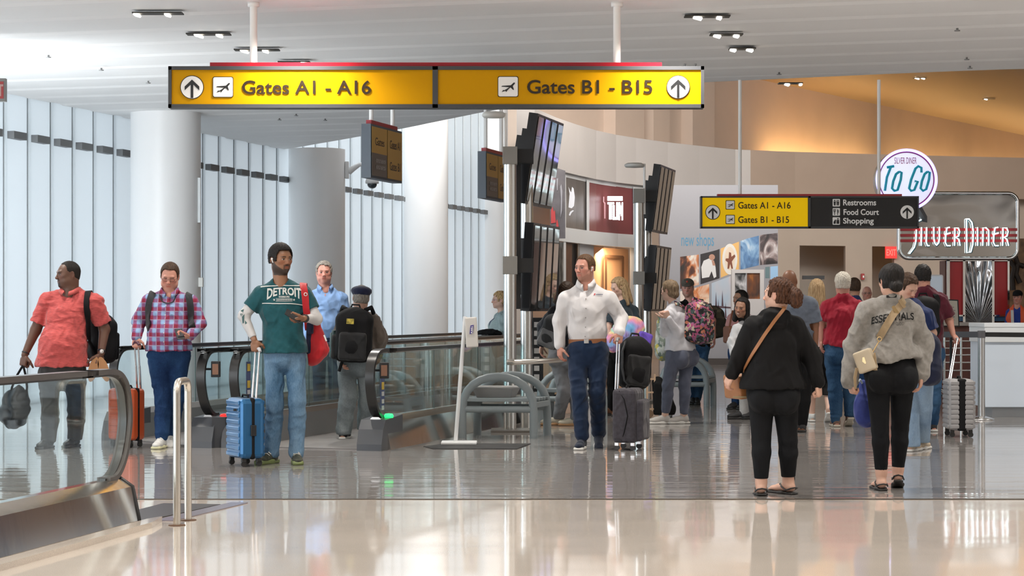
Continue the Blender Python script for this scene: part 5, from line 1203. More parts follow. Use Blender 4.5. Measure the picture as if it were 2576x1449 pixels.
# ================================================================== organic shapes: smooth blends of tapered limbs and ellipsoids, meshed on a grid
def A3(v): return np.array((v[0], v[1], v[2]), dtype=np.float64)
class SDF:
    def __init__(s): s.ops = []; s.noise = None
    def cap(s, a, b, ra, rb=None, k=.02, op='u'):
        a = A3(a); b = A3(b); rb = ra if rb is None else rb; r = max(ra, rb)
        s.ops.append((op, 'c', (a, b, ra, rb), np.minimum(a, b)-r, np.maximum(a, b)+r, k)); return s
    def ell(s, c, r, R=None, k=.02, op='u'):
        c = A3(c); r = A3(r) if hasattr(r, '__len__') else np.array((r, r, r), float); R = np.eye(3) if R is None else R
        e = np.sqrt(((R*r[:, None])**2).sum(0)); s.ops.append((op, 'e', (c, r, R), c-e, c+e, k)); return s
    def box(s, c, h, R=None, rd=.01, k=.02, op='u'):
        c = A3(c); h = A3(h); R = np.eye(3) if R is None else R
        e = np.abs(R*h[:, None]).sum(0); s.ops.append((op, 'b', (c, h, R, rd), c-e, c+e, k)); return s
    def cut(s, p, n, rad=None):
        """remove what lies beyond the plane (p, n); rad limits it to a ball around p"""
        n = A3(n); n = n/np.linalg.norm(n); s.ops.append(('x', 'p', (A3(p), n, rad), None, None, 0)); return s
    def grid(s, v):
        lo = np.min([o[3] for o in s.ops if o[0] == 'u'], axis=0)-3*v; hi = np.max([o[4] for o in s.ops if o[0] == 'u'], axis=0)+3*v
        lo -= .02; hi += .02
        n = np.ceil((hi-lo)/v).astype(int)+1; D = np.full(n, 9.0, np.float32)
        ax = [(lo[i]+v*np.arange(n[i])).astype(np.float32) for i in range(3)]
        for op, kind, par, plo, phi, k in s.ops:
            if kind == 'p':
                p, nn, rad = par
                if rad is None: sl = tuple(slice(0, n[i]) for i in range(3))
                else: sl = tuple(slice(max(0, int((p[i]-rad-lo[i])/v)), max(0, int((p[i]+rad-lo[i])/v)+1)) for i in range(3))
            else:
                m = k+3*v+.012; sl = tuple(slice(max(0, int((plo[i]-m-lo[i])/v)), max(0, min(int(n[i]), int((phi[i]+m-lo[i])/v)+2))) for i in range(3))
            x = ax[0][sl[0]][:, None, None]; y = ax[1][sl[1]][None, :, None]; z = ax[2][sl[2]][None, None, :]; S = D[sl]
            if S.size == 0: continue
            if kind == 'p':
                d = (x-p[0])*nn[0]+(y-p[1])*nn[1]+(z-p[2])*nn[2]
                if rad is not None: d = np.where((x-p[0])**2+(y-p[1])**2+(z-p[2])**2 < rad*rad, d, -9)
                D[sl] = np.maximum(S, d); continue
            if kind == 'c':
                a, b, ra, rb = par; ba = b-a; L2 = max(float(ba @ ba), 1e-9)
                t = np.clip(((x-a[0])*ba[0]+(y-a[1])*ba[1]+(z-a[2])*ba[2])/L2, 0, 1)
                d = np.sqrt((x-a[0]-t*ba[0])**2+(y-a[1]-t*ba[1])**2+(z-a[2]-t*ba[2])**2)-(ra+(rb-ra)*t)
            else:
                c, r, R = par[:3]; X = x-c[0]; Y = y-c[1]; Z = z-c[2]
                q = [X*R[i, 0]+Y*R[i, 1]+Z*R[i, 2] for i in range(3)]
                if kind == 'e':
                    k0 = np.sqrt((q[0]/r[0])**2+(q[1]/r[1])**2+(q[2]/r[2])**2); k1 = np.sqrt((q[0]/r[0]**2)**2+(q[1]/r[1]**2)**2+(q[2]/r[2]**2)**2)+1e-6
                    d = k0*(k0-1)/k1
                else:
                    rd = par[3]; w = [np.abs(q[i])-(r[i]-rd) for i in range(3)]
                    d = np.sqrt(sum(np.maximum(i_, 0)**2 for i_ in w))+np.minimum(np.maximum(np.maximum(w[0], w[1]), w[2]), 0)-rd
            if op == 'u':
                if k > 0: h = np.clip(.5+.5*(S-d)/k, 0, 1); D[sl] = S+(d-S)*h-k*h*(1-h)
                else: D[sl] = np.minimum(S, d)
            else:
                kk = max(k, 1e-4); h = np.clip(.5-.5*(S+d)/kk, 0, 1); D[sl] = S+(-d-S)*h+kk*h*(1-h)
        if s.noise is not None:
            amp = s.noise[0]; I = np.nonzero(np.abs(D) < 3*v+2*amp)
            P = np.stack([ax[i][I[i]] for i in range(3)], 1); D[I] += s.noise[1](P).astype(np.float32)*amp
        return D, lo
    def mesh(s, v):
        D, lo = s.grid(v); return nets(D, lo, v)
def nets(D, lo, v):
    S = D < 0; n = D.shape
    c = np.zeros((n[0]-1, n[1]-1, n[2]-1), np.uint8)
    for i in (0, 1):
        for j in (0, 1):
            for k in (0, 1): c += S[i:n[0]-1+i, j:n[1]-1+j, k:n[2]-1+k]
    I = np.nonzero((c > 0) & (c < 8)); m = len(I[0]); idx = np.full(c.shape, -1, np.int32); idx[I] = np.arange(m)
    C = {(i, j, k): D[I[0]+i, I[1]+j, I[2]+k] for i in (0, 1) for j in (0, 1) for k in (0, 1)}
    pos = np.zeros((m, 3)); cnt = np.zeros(m)
    for a in range(3):
        for i in (0, 1):
            for j in (0, 1):
                p0 = [0, 0, 0]; o = [q for q in range(3) if q != a]; p0[o[0]] = i; p0[o[1]] = j; p1 = list(p0); p1[a] = 1
                d0 = C[tuple(p0)]; d1 = C[tuple(p1)]; X = (d0 < 0) != (d1 < 0); t = np.where(X, d0/np.where(X, d0-d1, 1), 0)
                for q in range(3): pos[:, q] += np.where(X, p0[q]+(t if q == a else 0), 0)
                cnt += X
    pos /= np.maximum(cnt, 1)[:, None]
    V = lo+v*(pos+np.stack(I, 1)); Q = []
    for a in range(3):
        b, d = (a+1) % 3, (a+2) % 3
        s0 = [slice(1, -1)]*3; s1 = [slice(1, -1)]*3; s0[a] = slice(0, -1); s1[a] = slice(1, None)
        A = S[tuple(s0)]; B = S[tuple(s1)]; E = np.nonzero(A != B)
        if len(E[0]) == 0: continue
        e = [E[q]+(0 if q == a else 1) for q in range(3)]
        def cell(ub, ud):
            r = list(e); r[b] = r[b]-ub; r[d] = r[d]-ud; return idx[r[0], r[1], r[2]]
        q = np.stack([cell(1, 1), cell(0, 1), cell(0, 0), cell(1, 0)], 1); fl = ~A[E]; q[fl] = q[fl][:, ::-1]; Q.append(q)
    Q = np.concatenate(Q) if Q else np.zeros((0, 4), int)
    return V, Q[(Q >= 0).all(1)]
def np_obj(name, V, Q, m, parent=None, colors=None, loc=None):
    off = np.array(tuple(parent_loc(parent) if parent is not None else (loc or (0, 0, 0))))
    me = bpy.data.meshes.new(name); nv, nq = len(V), len(Q)
    me.vertices.add(nv); me.vertices.foreach_set('co', (V-off).astype(np.float32).ravel())
    me.loops.add(nq*4); me.loops.foreach_set('vertex_index', Q.astype(np.int32).ravel())
    me.polygons.add(nq); me.polygons.foreach_set('loop_start', np.arange(0, nq*4, 4, dtype=np.int32)); me.polygons.foreach_set('loop_total', np.full(nq, 4, np.int32))
    me.update(calc_edges=True); me.validate()
    me.polygons.foreach_set('use_smooth', np.ones(len(me.polygons), bool)); me.materials.append(m)
    if colors is not None:
        at = me.color_attributes.new('Col', 'FLOAT_COLOR', 'POINT'); at.data.foreach_set('color', np.concatenate([colors, np.ones((nv, 1))], 1).astype(np.float32).ravel())
    o = bpy.data.objects.new(name, me); COL.objects.link(o)
    if parent is not None: o.parent = parent
    elif loc is not None: o.location = loc
    return o
def folds(seed, f=58, an=(1, 1, 1)):
    rg = np.random.RandomState(seed); K = rg.normal(size=(5, 3))*np.array(an); K = K/np.linalg.norm(K, axis=1)[:, None]*f*rg.uniform(.5, 1.5, 5)[:, None]; ph = rg.uniform(0, 6.3, 5)
    def fn(P):
        w = np.sin(P @ (K[0]*.4)+ph[0]*2)[:, None]*np.array([.03, .03, .03]); q = P+w
        a = sum(np.sin(q @ K[i]+ph[i]) for i in range(5))/2.2
        c_ = (np.sin(q @ K[1]*.7+ph[3])+np.sin(q @ K[3]*.8+ph[0])+np.sin(q @ K[4]*1.6+ph[1])*.6)/1.6
        return .55*a+1.1*(np.abs(c_)**.6-.65)
    return fn
def tufts(seed, f=260, an=(1, 1, .35)):
    rg = np.random.RandomState(seed); K = rg.normal(size=(6, 3))*np.array(an)*f; ph = rg.uniform(0, 6.3, 6)
    return lambda P: sum(np.sin(P @ K[i]+ph[i]) for i in range(6))/3.0
def frame(yaw, pitch=0, roll=0):
    """rows: lateral (image right when facing the camera), forward, up; yaw 0 faces the camera, + turns to image right"""
    y, p = math.radians(yaw), math.radians(pitch)
    f = np.array((math.sin(y)*math.cos(p), -math.cos(y)*math.cos(p), -math.sin(p))); r = np.array((math.cos(y), math.sin(y), 0.0)); u = np.cross(f, r)*-1
    u = np.cross(r, f); u = u if u[2] > 0 else -u
    if roll:
        a = math.radians(roll); r, u = r*math.cos(a)+u*math.sin(a), u*math.cos(a)-r*math.sin(a)
    return np.stack([r, f, u])
# ================================================================== luggage
m_blk = mat('black_nylon', (.0075, .0075, .0085), .7, bump=.25, bs=90, spec=.18)
m_wheel = mat('black_wheel', (.02, .02, .02), .45)
m_alu = mat('bright_aluminium', (.78, .78, .80), .22, 1)
def suitcase(loc, w, d, h, yaw, shell, label, ribs=9, handle=None, hand_px=None, band=None, soft=False, pole_gap=.10, grip=None, trim=None, tilt=0, wheel_h=.05, pole_back=.72, side_ribs=False, pole_x=0):
    """yaw: direction of the front face, 0 towards the camera, + to image right"""
    t = thing('suitcase', loc, label, 'suitcase'); loc = Vector(loc); a = math.radians(yaw)
    nf = Vector((math.sin(a), -math.cos(a), 0)); wv = Vector((math.cos(a), math.sin(a), 0)); M = Matrix((wv, nf, UP)).transposed()
    L = lambda x, y, z: loc+wv*x+nf*y+UP*z
    zc = wheel_h+.015+h/2; mb = MB(); mb.box(L(0, 0, zc), (w/2, d/2, h/2), M, bev=min(.045, d*.2))
    if ribs:
        for i in range(ribs):
            z = wheel_h+.015+h*(.075+.85*i/(ribs-1))
            for sg in (1, -1): mb.box(L(0, sg*(d/2-.002), z), (w/2-.035, .010, h/ribs*.33), M, bev=.008)
            for sg in ((1, -1) if side_ribs else ()): mb.box(L(sg*(w/2-.002), d*.27, z), (.007, d*.16, h/ribs*.33), M, bev=.006); mb.box(L(sg*(w/2-.002), -d*.27, z), (.007, d*.16, h/ribs*.33), M, bev=.006)
    mb.build('shell', shell, t)
    if band: MB().box(L(0, 0, zc), (w/2+.004, d*band, h/2+.004), M, bev=.02).build('zip_band', trim or m_blk, t)
    if soft:
        MB().box(L(0, d/2+.025, zc-h*.08), (w/2-.02, .035, h*.38), M, bev=.03).build('front_pocket', shell, t)
        for sg in (-1, 1): MB().tube([L(sg*(w/2-.01), -d*.1, zc-h/2+.02), L(sg*(w/2+.002), d*.02, zc-h*.3), L(sg*(w/2+.004), d*.16, zc), L(sg*(w/2+.002), d*.02, zc+h*.3), L(sg*(w/2-.01), -d*.2, zc+h/2-.02)], .005, 6).build('piping', m_blk, t)
    for sx in (-1, 1):
        for sy in (-1, 1):
            c = L(sx*(w/2-.045), sy*(d/2-.04), wheel_h*.5); wo = MB()
            wo.cyl(c-wv*.012, c+wv*.012, wheel_h*.48, n=16); o = wo.build('wheel', m_wheel, t)
            MB().box(c+UP*wheel_h*.55, (.016, .02, wheel_h*.32), M, bev=.006).build('fork', m_wheel if not soft else m_alu, o)
    zt = wheel_h+.015+h
    MB().tube([L(-.07, 0, zt), L(-.06, 0, zt+.022), L(.06, 0, zt+.022), L(.07, 0, zt)], .009, 8).build('carry_handle', trim or m_blk, t)
    if hand_px is not None:
        hp = Vector(hand_px); hm = MB()
        for sg in (-1, 1):
            b0 = L(pole_x+sg*pole_gap, -d*pole_back/2, zt-.02); t0 = hp+wv*sg*pole_gap
            hm.tube([b0, b0.lerp(t0, .52)], .010, 10); hm.tube([b0.lerp(t0, .5), t0], .0078, 10)
        o = hm.build('telescopic_handle', m_alu, t)
        MB().tube([hp-wv*(pole_gap+.012)-UP*.02, hp-wv*(pole_gap-.004)+UP*.004, hp+wv*(pole_gap-.004)+UP*.004, hp+wv*(pole_gap+.012)-UP*.02], .014, 10).build('grip', grip or mat('grey_grip', (.25, .25, .26), .4), o)
    return t, L
def sdf_part(sd, name, m, parent, v=.007): V, Q = sd.mesh(v); return np_obj(name, V, Q, m, parent)
def tilt_frame(yaw, lean=0, roll=0):
    R = frame(yaw, lean, roll); return R
def backpack(loc, w, h, d, R, m, label, pockets=(), v=.008, m2=None, top_loop=True, fold=.003):
    """loc: centre; R rows: lateral, outward (away from the wearer), up"""
    loc = A3(loc); t = thing('backpack', Vector(loc-R[2]*h/2), label, 'backpack')
    P = lambda x, y, z: loc+R.T @ np.array((x, y, z))
    sd = SDF(); sd.box(P(0, 0, -.03*h), (w/2, d/2, h*.42), R, min(d*.46, .07), .05); sd.ell(P(0, -.01, h*.27), (w*.46, d*.48, h*.24), R, .06); sd.ell(P(0, d*.1, -h*.18), (w*.47, d*.55, h*.26), R, .05)
    if fold: sd.noise = (fold, folds(hash_(label), 40))
    sdf_part(sd, 'main_bag', m, t, v)
    for (x, y, z, a, b_, c) in pockets:
        s2 = SDF(); s2.box(P(x*w, y*d, z*h), (a*w, b_*d, c*h), R, min(.03, b_*d*.9), .02); s2.noise = (fold, folds(hash_(label)+2, 50)); sdf_part(s2, 'pocket', m2 or m, t, v)
    if top_loop: MB().tube([Vector(P(-.05, -d*.3, h*.46)), Vector(P(-.035, -d*.3, h*.46+.045)), Vector(P(.035, -d*.3, h*.46+.045)), Vector(P(.05, -d*.3, h*.46))], .010, 8).build('carry_loop', m2 or m_blk, t)
    return t, P
# ------------------------------------------------------------------ cloth and skin colours
SK_L = (.60, .36, .27); SK_P = (.62, .40, .31); SK_R = (.56, .27, .20); SK_I = (.255, .120, .064); SK_B = (.125, .058, .036); SK_M = (.36, .19, .12)
def cloth(name, c, var=.12, vs=14, rough=.8, bump=.35, bs=240, sheen=.15, vsc=(1, 1, 1), crease=.8):
    """woven or knitted cloth: heathered colour, fine weave and soft creases"""
    if name in _M: return _M[name]
    k = NT(name); b = k.b; b.inputs['Roughness'].default_value = rough; b.inputs['Specular IOR Level'].default_value = .25; b.inputs['Sheen Weight'].default_value = sheen
    nz = k.n('ShaderNodeTexNoise', i_Scale=float(vs), i_Detail=4.0); k.l(k.coords(vsc), nz.inputs['Vector'])
    k.l(k.ramp(nz.outputs[0], [(.3, [x*(1-var) for x in c]), (.7, [min(1, x*(1+var)) for x in c])]), b.inputs['Base Color'])
    creases(k, crease, bump, bs); _M[name] = k.m; return k.m
def creases(k, amt, weave=.3, bs=240):
    w = k.n('ShaderNodeTexNoise', i_Scale=5.5, i_Detail=3.0, i_Distortion=1.2); w.noise_type = 'RIDGED_MULTIFRACTAL'; k.l(k.coords((1.25, 1.25, .75), rot=(.3, .35, 0)), w.inputs['Vector'])
    f_ = k.n('ShaderNodeTexNoise', i_Scale=float(bs), i_Detail=2.0); k.l(k.coords(), f_.inputs['Vector'])
    b1 = k.n('ShaderNodeBump'); b1.inputs['Strength'].default_value = amt; b1.inputs['Distance'].default_value = .035; k.l(w.outputs[0], b1.inputs['Height'])
    b2 = k.n('ShaderNodeBump'); b2.inputs['Strength'].default_value = weave; b2.inputs['Distance'].default_value = .002; k.l(f_.outputs[0], b2.inputs['Height']); k.l(b1.outputs[0], b2.inputs['Normal']); k.l(b2.outputs[0], k.b.inputs['Normal'])
def denim(name, c, hi):
    k = NT(name); a = k.n('ShaderNodeTexNoise', i_Scale=4.0, i_Detail=5.0); k.l(k.coords((1, 1, .5)), a.inputs['Vector']); b_ = k.n('ShaderNodeTexNoise', i_Scale=160.0, i_Detail=2.0); k.l(k.coords((1, 1, .3)), b_.inputs['Vector'])
    f_ = k.math('ADD', k.math('MULTIPLY', a.outputs[0], .75), k.math('MULTIPLY', b_.outputs[0], .25))
    k.l(k.ramp(f_, [(.36, c), (.66, hi)]), k.b.inputs['Base Color']); k.b.inputs['Roughness'].default_value = .85; k.b.inputs['Specular IOR Level'].default_value = .2; creases(k, .8, .3, 160); return k.m
def plaid_mat():
    k = NT('red_blue_plaid'); c = k.n('ShaderNodeTexCoord'); sp = k.n('ShaderNodeSeparateXYZ'); k.l(c.outputs['Object'], sp.inputs[0]); w = 2*math.pi/.080
    def st(ch, ph, w_, lo, hi):
        mr = k.n('ShaderNodeMapRange'); mr.inputs[1].default_value = lo; mr.inputs[2].default_value = hi; k.l(k.math('SINE', k.math('ADD', k.math('MULTIPLY', ch, w_), ph)), mr.inputs[0]); return mr.outputs[0]
    X, Z = sp.outputs[0], sp.outputs[2]
    a = k.math('ADD', k.math('MULTIPLY', st(X, .4, w, -.5, .5), .5), k.math('MULTIPLY', st(Z, 0, w, -.5, .5), .5))
    r = k.ramp(a, [(.0, (.26, .40, .62)), (.25, (.22, .26, .45)), (.5, (.24, .10, .22)), (.75, (.28, .06, .13)), (1, (.27, .028, .06))])
    mx = k.n('ShaderNodeMix', data_type='RGBA'); th = k.math('MULTIPLY', k.math('MAXIMUM', st(X, 2.0, w, .93, .98), st(Z, 1.6, w, .93, .98)), .5); k.l(th, mx.inputs[0]); k.l(r, mx.inputs[6]); mx.inputs[7].default_value = (.42, .46, .60, 1)
    k.l(mx.outputs[2], k.b.inputs['Base Color']); k.b.inputs['Roughness'].default_value = .8; k.b.inputs['Specular IOR Level'].default_value = .2; creases(k, .7); return k.m
def vor_mat(name, stops, scale, rough=.7, rnd=True, base=None):
    k = NT(name); v = k.n('ShaderNodeTexVoronoi', i_Scale=scale); n_ = k.n('ShaderNodeTexNoise', i_Scale=scale*.6, i_Detail=2.0); mv = k.n('ShaderNodeMix', data_type='RGBA'); cc = k.coords(); k.l(cc, n_.inputs['Vector']); mv.inputs[0].default_value = .08
    k.l(cc, mv.inputs[6]); k.l(n_.outputs['Color'], mv.inputs[7]); k.l(mv.outputs[2], v.inputs['Vector'])
    sp = k.n('ShaderNodeSeparateColor'); k.l(v.outputs['Color'], sp.inputs[0]); col = k.ramp(sp.outputs[0], stops, True)
    if base is not None:
        mx = k.n('ShaderNodeMix', data_type='RGBA'); k.l(k.ramp(v.outputs['Distance'], [(.0, (0, 0, 0)), (.55, (0, 0, 0)), (.62, (1, 1, 1))]), mx.inputs[0]); k.l(col, mx.inputs[6]); mx.inputs[7].default_value = col4(base); col = mx.outputs[2]
    k.l(col, k.b.inputs['Base Color']); k.b.inputs['Roughness'].default_value = rough; return k.m
H_BLK = hair_mat('black_hair', (.006, .005, .005), (.022, .019, .018)); H_DBR = hair_mat('dark_brown_hair', (.018, .010, .006), (.060, .034, .020)); H_BRN = hair_mat('brown_hair', (.024, .013, .008), (.085, .046, .026))
H_RED = hair_mat('auburn_hair', (.030, .012, .007), (.115, .048, .024)); H_BLO = hair_mat('blonde_hair', (.20, .12, .055), (.52, .38, .22)); H_GRY = hair_mat('grey_hair', (.14, .125, .11), (.36, .33, .29)); H_WHT = hair_mat('white_hair', (.42, .38, .32), (.72, .68, .60)); H_SBL = hair_mat('short_blonde_hair', (.32, .19, .08), (.62, .45, .24))
m_jean = denim('washed_blue_denim', (.050, .115, .20), (.19, .30, .42)); m_djean = denim('dark_blue_denim', (.006, .022, .075), (.022, .066, .165)); m_mjean = denim('mid_blue_denim', (.012, .042, .10), (.055, .125, .23)); m_gjean = denim('grey_denim', (.13, .15, .16), (.30, .33, .34))
m_navy = cloth('navy_trouser_cloth', (.006, .018, .050), .25, 5); m_legg = cloth('black_legging_knit', (.0038, .0045, .0062), .1, 20, sheen=0); m_bcl = cloth('black_sweat_cloth', (.0032, .0032, .0040), .2, 10, sheen=0); m_char = cloth('charcoal_cloth', (.045, .043, .042), .2, 8)
m_wsole = mat('white_sole_rubber', (.62, .61, .58), .5); m_dsole = mat('black_sole_rubber', (.02, .02, .02), .5)
GRIP = (72, 88, 55)
def earbud(p, q):
    T = lambda x, y, z: Vector(p.hc+p.hs*(p.RH.T @ np.array((x, y, z)))); MB().tube([T(q*.083, .002, .004), T(q*.088, .004, -.004)], [.010, .009], 10).tube([T(q*.088, .005, -.003), T(q*.084, .016, -.030)], [.0045, .0035], 8).build('earbud', mat('white_earbud', (.80, .80, .80), .3), p.t)
def glasses(p, m):
    T = lambda x, y, z: Vector(p.hc+p.hs*(p.RH.T @ np.array((x, y, z)))); mb = MB()
    for q in (-1, 1):
        mb.tube([T(q*(.031+.023*math.cos(a)), .098-.006*abs(math.cos(a)), -.002+.014*math.sin(a)) for a in [i*math.pi/8 for i in range(16)]], .0016, 6, closed=True); mb.tube([T(q*.054, .092, .004), T(q*.076, .06, .006), T(q*.082, -.005, .004)], .0018, 6)
    mb.tube([T(-.009, .101, .002), T(0, .104, .004), T(.009, .101, .002)], .0016, 6); mb.build('glasses', m, p.t)
def sleeves(p, m, g=.004, name='sleeve', frac=2.0):
    for q in 'AB':
        S_, E_, W_ = p.J['s'+q], p.J['e'+q], p.J['w'+q]; sd = SDF(); ar = p.D['arm']; a = S_+(E_-S_)*.45; b = E_+(W_-E_)*(frac-1)
        sd.cap(a, E_, .050*ar+g, .045*ar+g, .02); sd.cap(E_, b, .045*ar+g, .031*ar+g, .02); sd.cut(b+(W_-E_)*.03, W_-E_, .09); sd.noise = (.003, folds(5, 60)); V, Q = sd.mesh(.006); o = np_obj(name, V, Q, m, p.t)
        if q == 'A': p.slv = (o, BVHTree.FromPolygons([tuple(x) for x in V], [tuple(int(i) for i in f) for f in Q]))
def buttons(p, pxs, m, r=.0055):
    for x, y in pxs:
        q, n = on_top(p, x, y, .004); zx = n.orthogonal().normalized(); MB().lathe(q, [(0, .002), (r, .002), (r, -.002), (0, -.002)], 12, 0, Matrix((zx, n.cross(zx), n)).transposed()).build('button', m, p.top)
def belt(p, m, py, g=.020, h=.034, buckle=None, k=.98):
    u = p.RT[2]; c = p.P.copy(); z = W(0, py, p.Y0).z; c = c+u*((z-c[2])/u[2]); mb = MB(); n = 40; vs = []; fs = []
    for i in range(n):
        a = 2*math.pi*i/n; d = p.RT[0]*math.cos(a)*(p.D['hw']*k+g)+p.RT[1]*math.sin(a)*(p.D['hd']*k+g)
        vs += [c+d-u*h/2, c+d+u*h/2, c+d*.93+u*h/2, c+d*.93-u*h/2]
    for i in range(n):
        j = (i+1) % n
        for q in range(4): fs.append((i*4+q, i*4+(q+1) % 4, j*4+(q+1) % 4, j*4+q))
    mb.raw(vs, fs, 0, False); o = mb.build('belt', m, p.t)
    if buckle: q = Vector(c+p.RT[1]*(p.D['hd']*k+g+.004)); MB().box(q, (.022, .004, .019), Matrix([list(x) for x in p.RT]).transposed(), bev=.002).build('buckle', buckle, o)
def phone(p, loc, R, label): 
    t = thing('phone', loc, label, 'phone'); MB().box(loc, (.037, .0045, .074), Matrix([list(x) for x in R]).transposed(), bev=.004).build('case', m_dark, t); return t
# ================================================================== man in the teal shirt
tp_ = person('teal', 'man in teal Detroit shirt with white sleeves holding a blue suitcase and a phone', 298, 716,
    dict(hd=(707, 652), nk=(706, 707), sA=(652, 722), eA=(613, 796, -.02), wA=(640, 856, -.10), sB=(770, 722), eB=(797, 803, -.03), wB=(765, 801, -.25), pA=(690, 893), kA=(692, 1012, -.02), aA=(684, 1140), pB=(742, 893), kB=(748, 1012, -.04), aB=(746, 1140, -.04)),
    4, (38, 2, 0), dict(m=cloth('teal_jersey', (.008, .070, .085), .12, 30), g=.020, sg=.016, sleeve=.62, hem=888, flare=.012, fold=.0035*1.1, nz=.022, nt=.22),
    dict(m=m_jean, waist=868, g=.012, ga=.020, fold=.005*1.1, end=-.055, r=(.078, .062, .060, .046)), dict(m=H_BLK, th=.017, y0=.021, lo=-.035, amp=.003, freq=420, v=.004), SK_I,
    dict(cw=.168, cd=.11, ww=.150, wd=.105, hw=.158, arm=.95, leg=.93),
    dict(m=mat('dark_green_trainer', (.035, .038, .025), .6, var=.8, vs=30), sole=mat('lime_sole', (.16, .20, .07), .5, var=.4, vs=8), lace=mat('pale_laces', (.60, .57, .52), .7), solez=.034),
    dict(A=dict(d=(.12, -.05, -1), n=(.35, .9, .1), t=(.9, -.35, .1), curl=GRIP, thumb=(.1, .7)), B=dict(d=(-.92, -.30, -.22), n=(-.25, .3, 1), t=(-.1, -.75, .5), curl=(30, 45, 30), fc=((38, 50, 35), (42, 55, 40), (40, 55, 40), (36, 50, 40)), thumb=(.45, .45))),
    dict(beard=((.012, .009, .008), .88, 'full'), brow=(.008, .006, .005), iris=(.012, .008, .006), gaze=.002, scalp=((.03, .02, .015), .5)), 1.06, feet=(-34, 6), v=.009, hv=.0035)
sleeves(tp_, mat('white_printed_sleeve', (.52, .51, .51), .7, bump=.2, bs=120), frac=1.86)
earbud(tp_, -1)
mb = MB()
for tri in ([(604, 770), (612, 762), (607, 780)], [(601, 782), (609, 778), (605, 795)], [(604, 797), (610, 790), (609, 812), (606, 814)], [(611, 806), (617, 813), (612, 816)], [(600, 790), (603, 788), (602, 797)]):
    tri = [(x+5, y) for x, y in tri]
    if all(tp_.slv[1].ray_cast(EYE, (W(x, y, tp_.Y0)-EYE).normalized())[0] is not None for x, y in tri): mb.raw([on_top(tp_, x, y, .004, tp_.slv[1])[0] for x, y in tri], [tuple(range(len(tri)))])
mb.build('print', mat('green_sleeve_print', (.035, .10, .10), .6), tp_.slv[0])
mw = mat('pale_shirt_print', (.55, .57, .55), .6)
mb = MB(); v, f = text_px('DETROIT', 672, 758, 1, 1, 1, 1, .03, 0); v = [(x, 726-2*(1-((x-715)/43)**2)+y*(18+11*((x-715)/43)**2)) for x, y in v]; print_on(tp_, mb, v, f); mb.build('lettering', mw, tp_.top)
mb = MB(); v, f = text_px('WARRIORS', 701, 728, 750, 750, 5, 5, .03); print_on(tp_, mb, v, f, 0, .008); mb.build('small_lettering', mw, tp_.top)
mb = MB()
for pts, w in (([(656, 723), (680, 720), (715, 718.5), (756, 720)], 2.2), ([(660, 763), (690, 764), (730, 764), (764, 767)], 2.2), ([(694, 751.5), (716, 752), (735, 752)], 1.0), ([(694, 758), (716, 758.5), (735, 758)], 1.0)): v, f = line_px(pts, w); print_on(tp_, mb, v, f)
for x in (690, 739):
    st = [(x+(3.4 if i % 2 == 0 else 1.4)*math.sin(i*math.pi/5), 754.5-(3.4 if i % 2 == 0 else 1.4)*math.cos(i*math.pi/5)) for i in range(10)]; print_on(tp_, mb, st, [tuple(range(10))])
for x0 in range(696, 733, 4): v, f = line_px([(x0, 754.8), (x0+2.6, 754.8)], 2.6); print_on(tp_, mb, v, f, 0, .006)
mb.build('print_lines', mw, tp_.top)
ring_on(tp_, tp_.J['wB'], tp_.J['eB'], .06, .0285, .026, .006, m_dark, 'watch', tp_.t)
hc = Vector(tp_.J['wB'])+Vector((-.085, -.045, .02))
phone(tp_, hc, frame(40, -35, 50), 'black phone in the hand of the man in teal')
# blue suitcase
hpt = Vector(tp_.J['wA'])+Vector((.028, -.005, -.075))
st_, L_ = suitcase(G(617, 1171), .37, .215, .50, -62, mat('metallic_blue_shell', (.015, .125, .30), .28, .55, coat=.5), 'blue ribbed hard shell suitcase held by the man in teal', 9, hand_px=hpt+Vector((0, .0, .0)), band=.10, pole_gap=.045, grip=mat('pale_grip', (.5, .5, .52), .35))
MB().box(L_(.10, .118, .47), (.022, .003, .010), None).build('badge', m_dark, st_); MB().box(L_(.19, 0, .30), (.010, .024, .045), Matrix.Rotation(math.radians(-62), 3, 'Z'), bev=.004).build('lock', m_dark, st_)
# red shoulder bag
m_rbag = cloth('red_bag_nylon', (.42, .010, .016), .12, 8, .55)
t = thing('shoulder_bag', W(800, 925, tp_.Y0+.06), 'red shoulder bag hanging at the side of the man in teal', 'bag')
sd = SDF(); Yb = tp_.Y0+.08; sd.cap(W(790, 815, Yb), W(793, 895, Yb), .060, .075, .03); sd.cap(W(800, 840, Yb), W(806, 880, Yb), .05, .075, .03); sd.cap(W(780, 810, Yb), W(782, 905, Yb), .045, .05, .03); sd.cut(W(775, 880, Yb), (-1, 0, 0)); sd.noise = (.005, folds(8, 40)); sdf_part(sd, 'bag_body', m_rbag, t)
sd = SDF(); sd.box(W(781, 825, Yb-.05), (.028, .05, .05), None, .01); sdf_part(sd, 'navy_panel', cloth('navy_bag_panel', (.008, .010, .03)), t); sd = SDF(); sd.box(W(778, 855, Yb-.02), (.022, .05, .12), None, .01); sdf_part(sd, 'navy_panel', cloth('navy_bag_panel', (.008, .010, .03)), t)
strap_on(tp_, [(757, 694), (762, 720), (768, 745), (771, 765), (771, 800)], .058, .005, m_rbag, t, 'strap', head=[W(762, 694, tp_.Y0+.05)], tail=[W(776, 830, Yb-.05)])
q, n_ = on_top(tp_, 768.5, 741, .016); mb = MB(); mb.lathe(q, [(.010, .002), (.016, .002), (.016, -.002), (.010, -.002)], 16, 0, Matrix.Rotation(math.pi/2, 3, 'X')); mb.build('emblem', mat('white_emblem', (.7, .68, .66), .5), t)
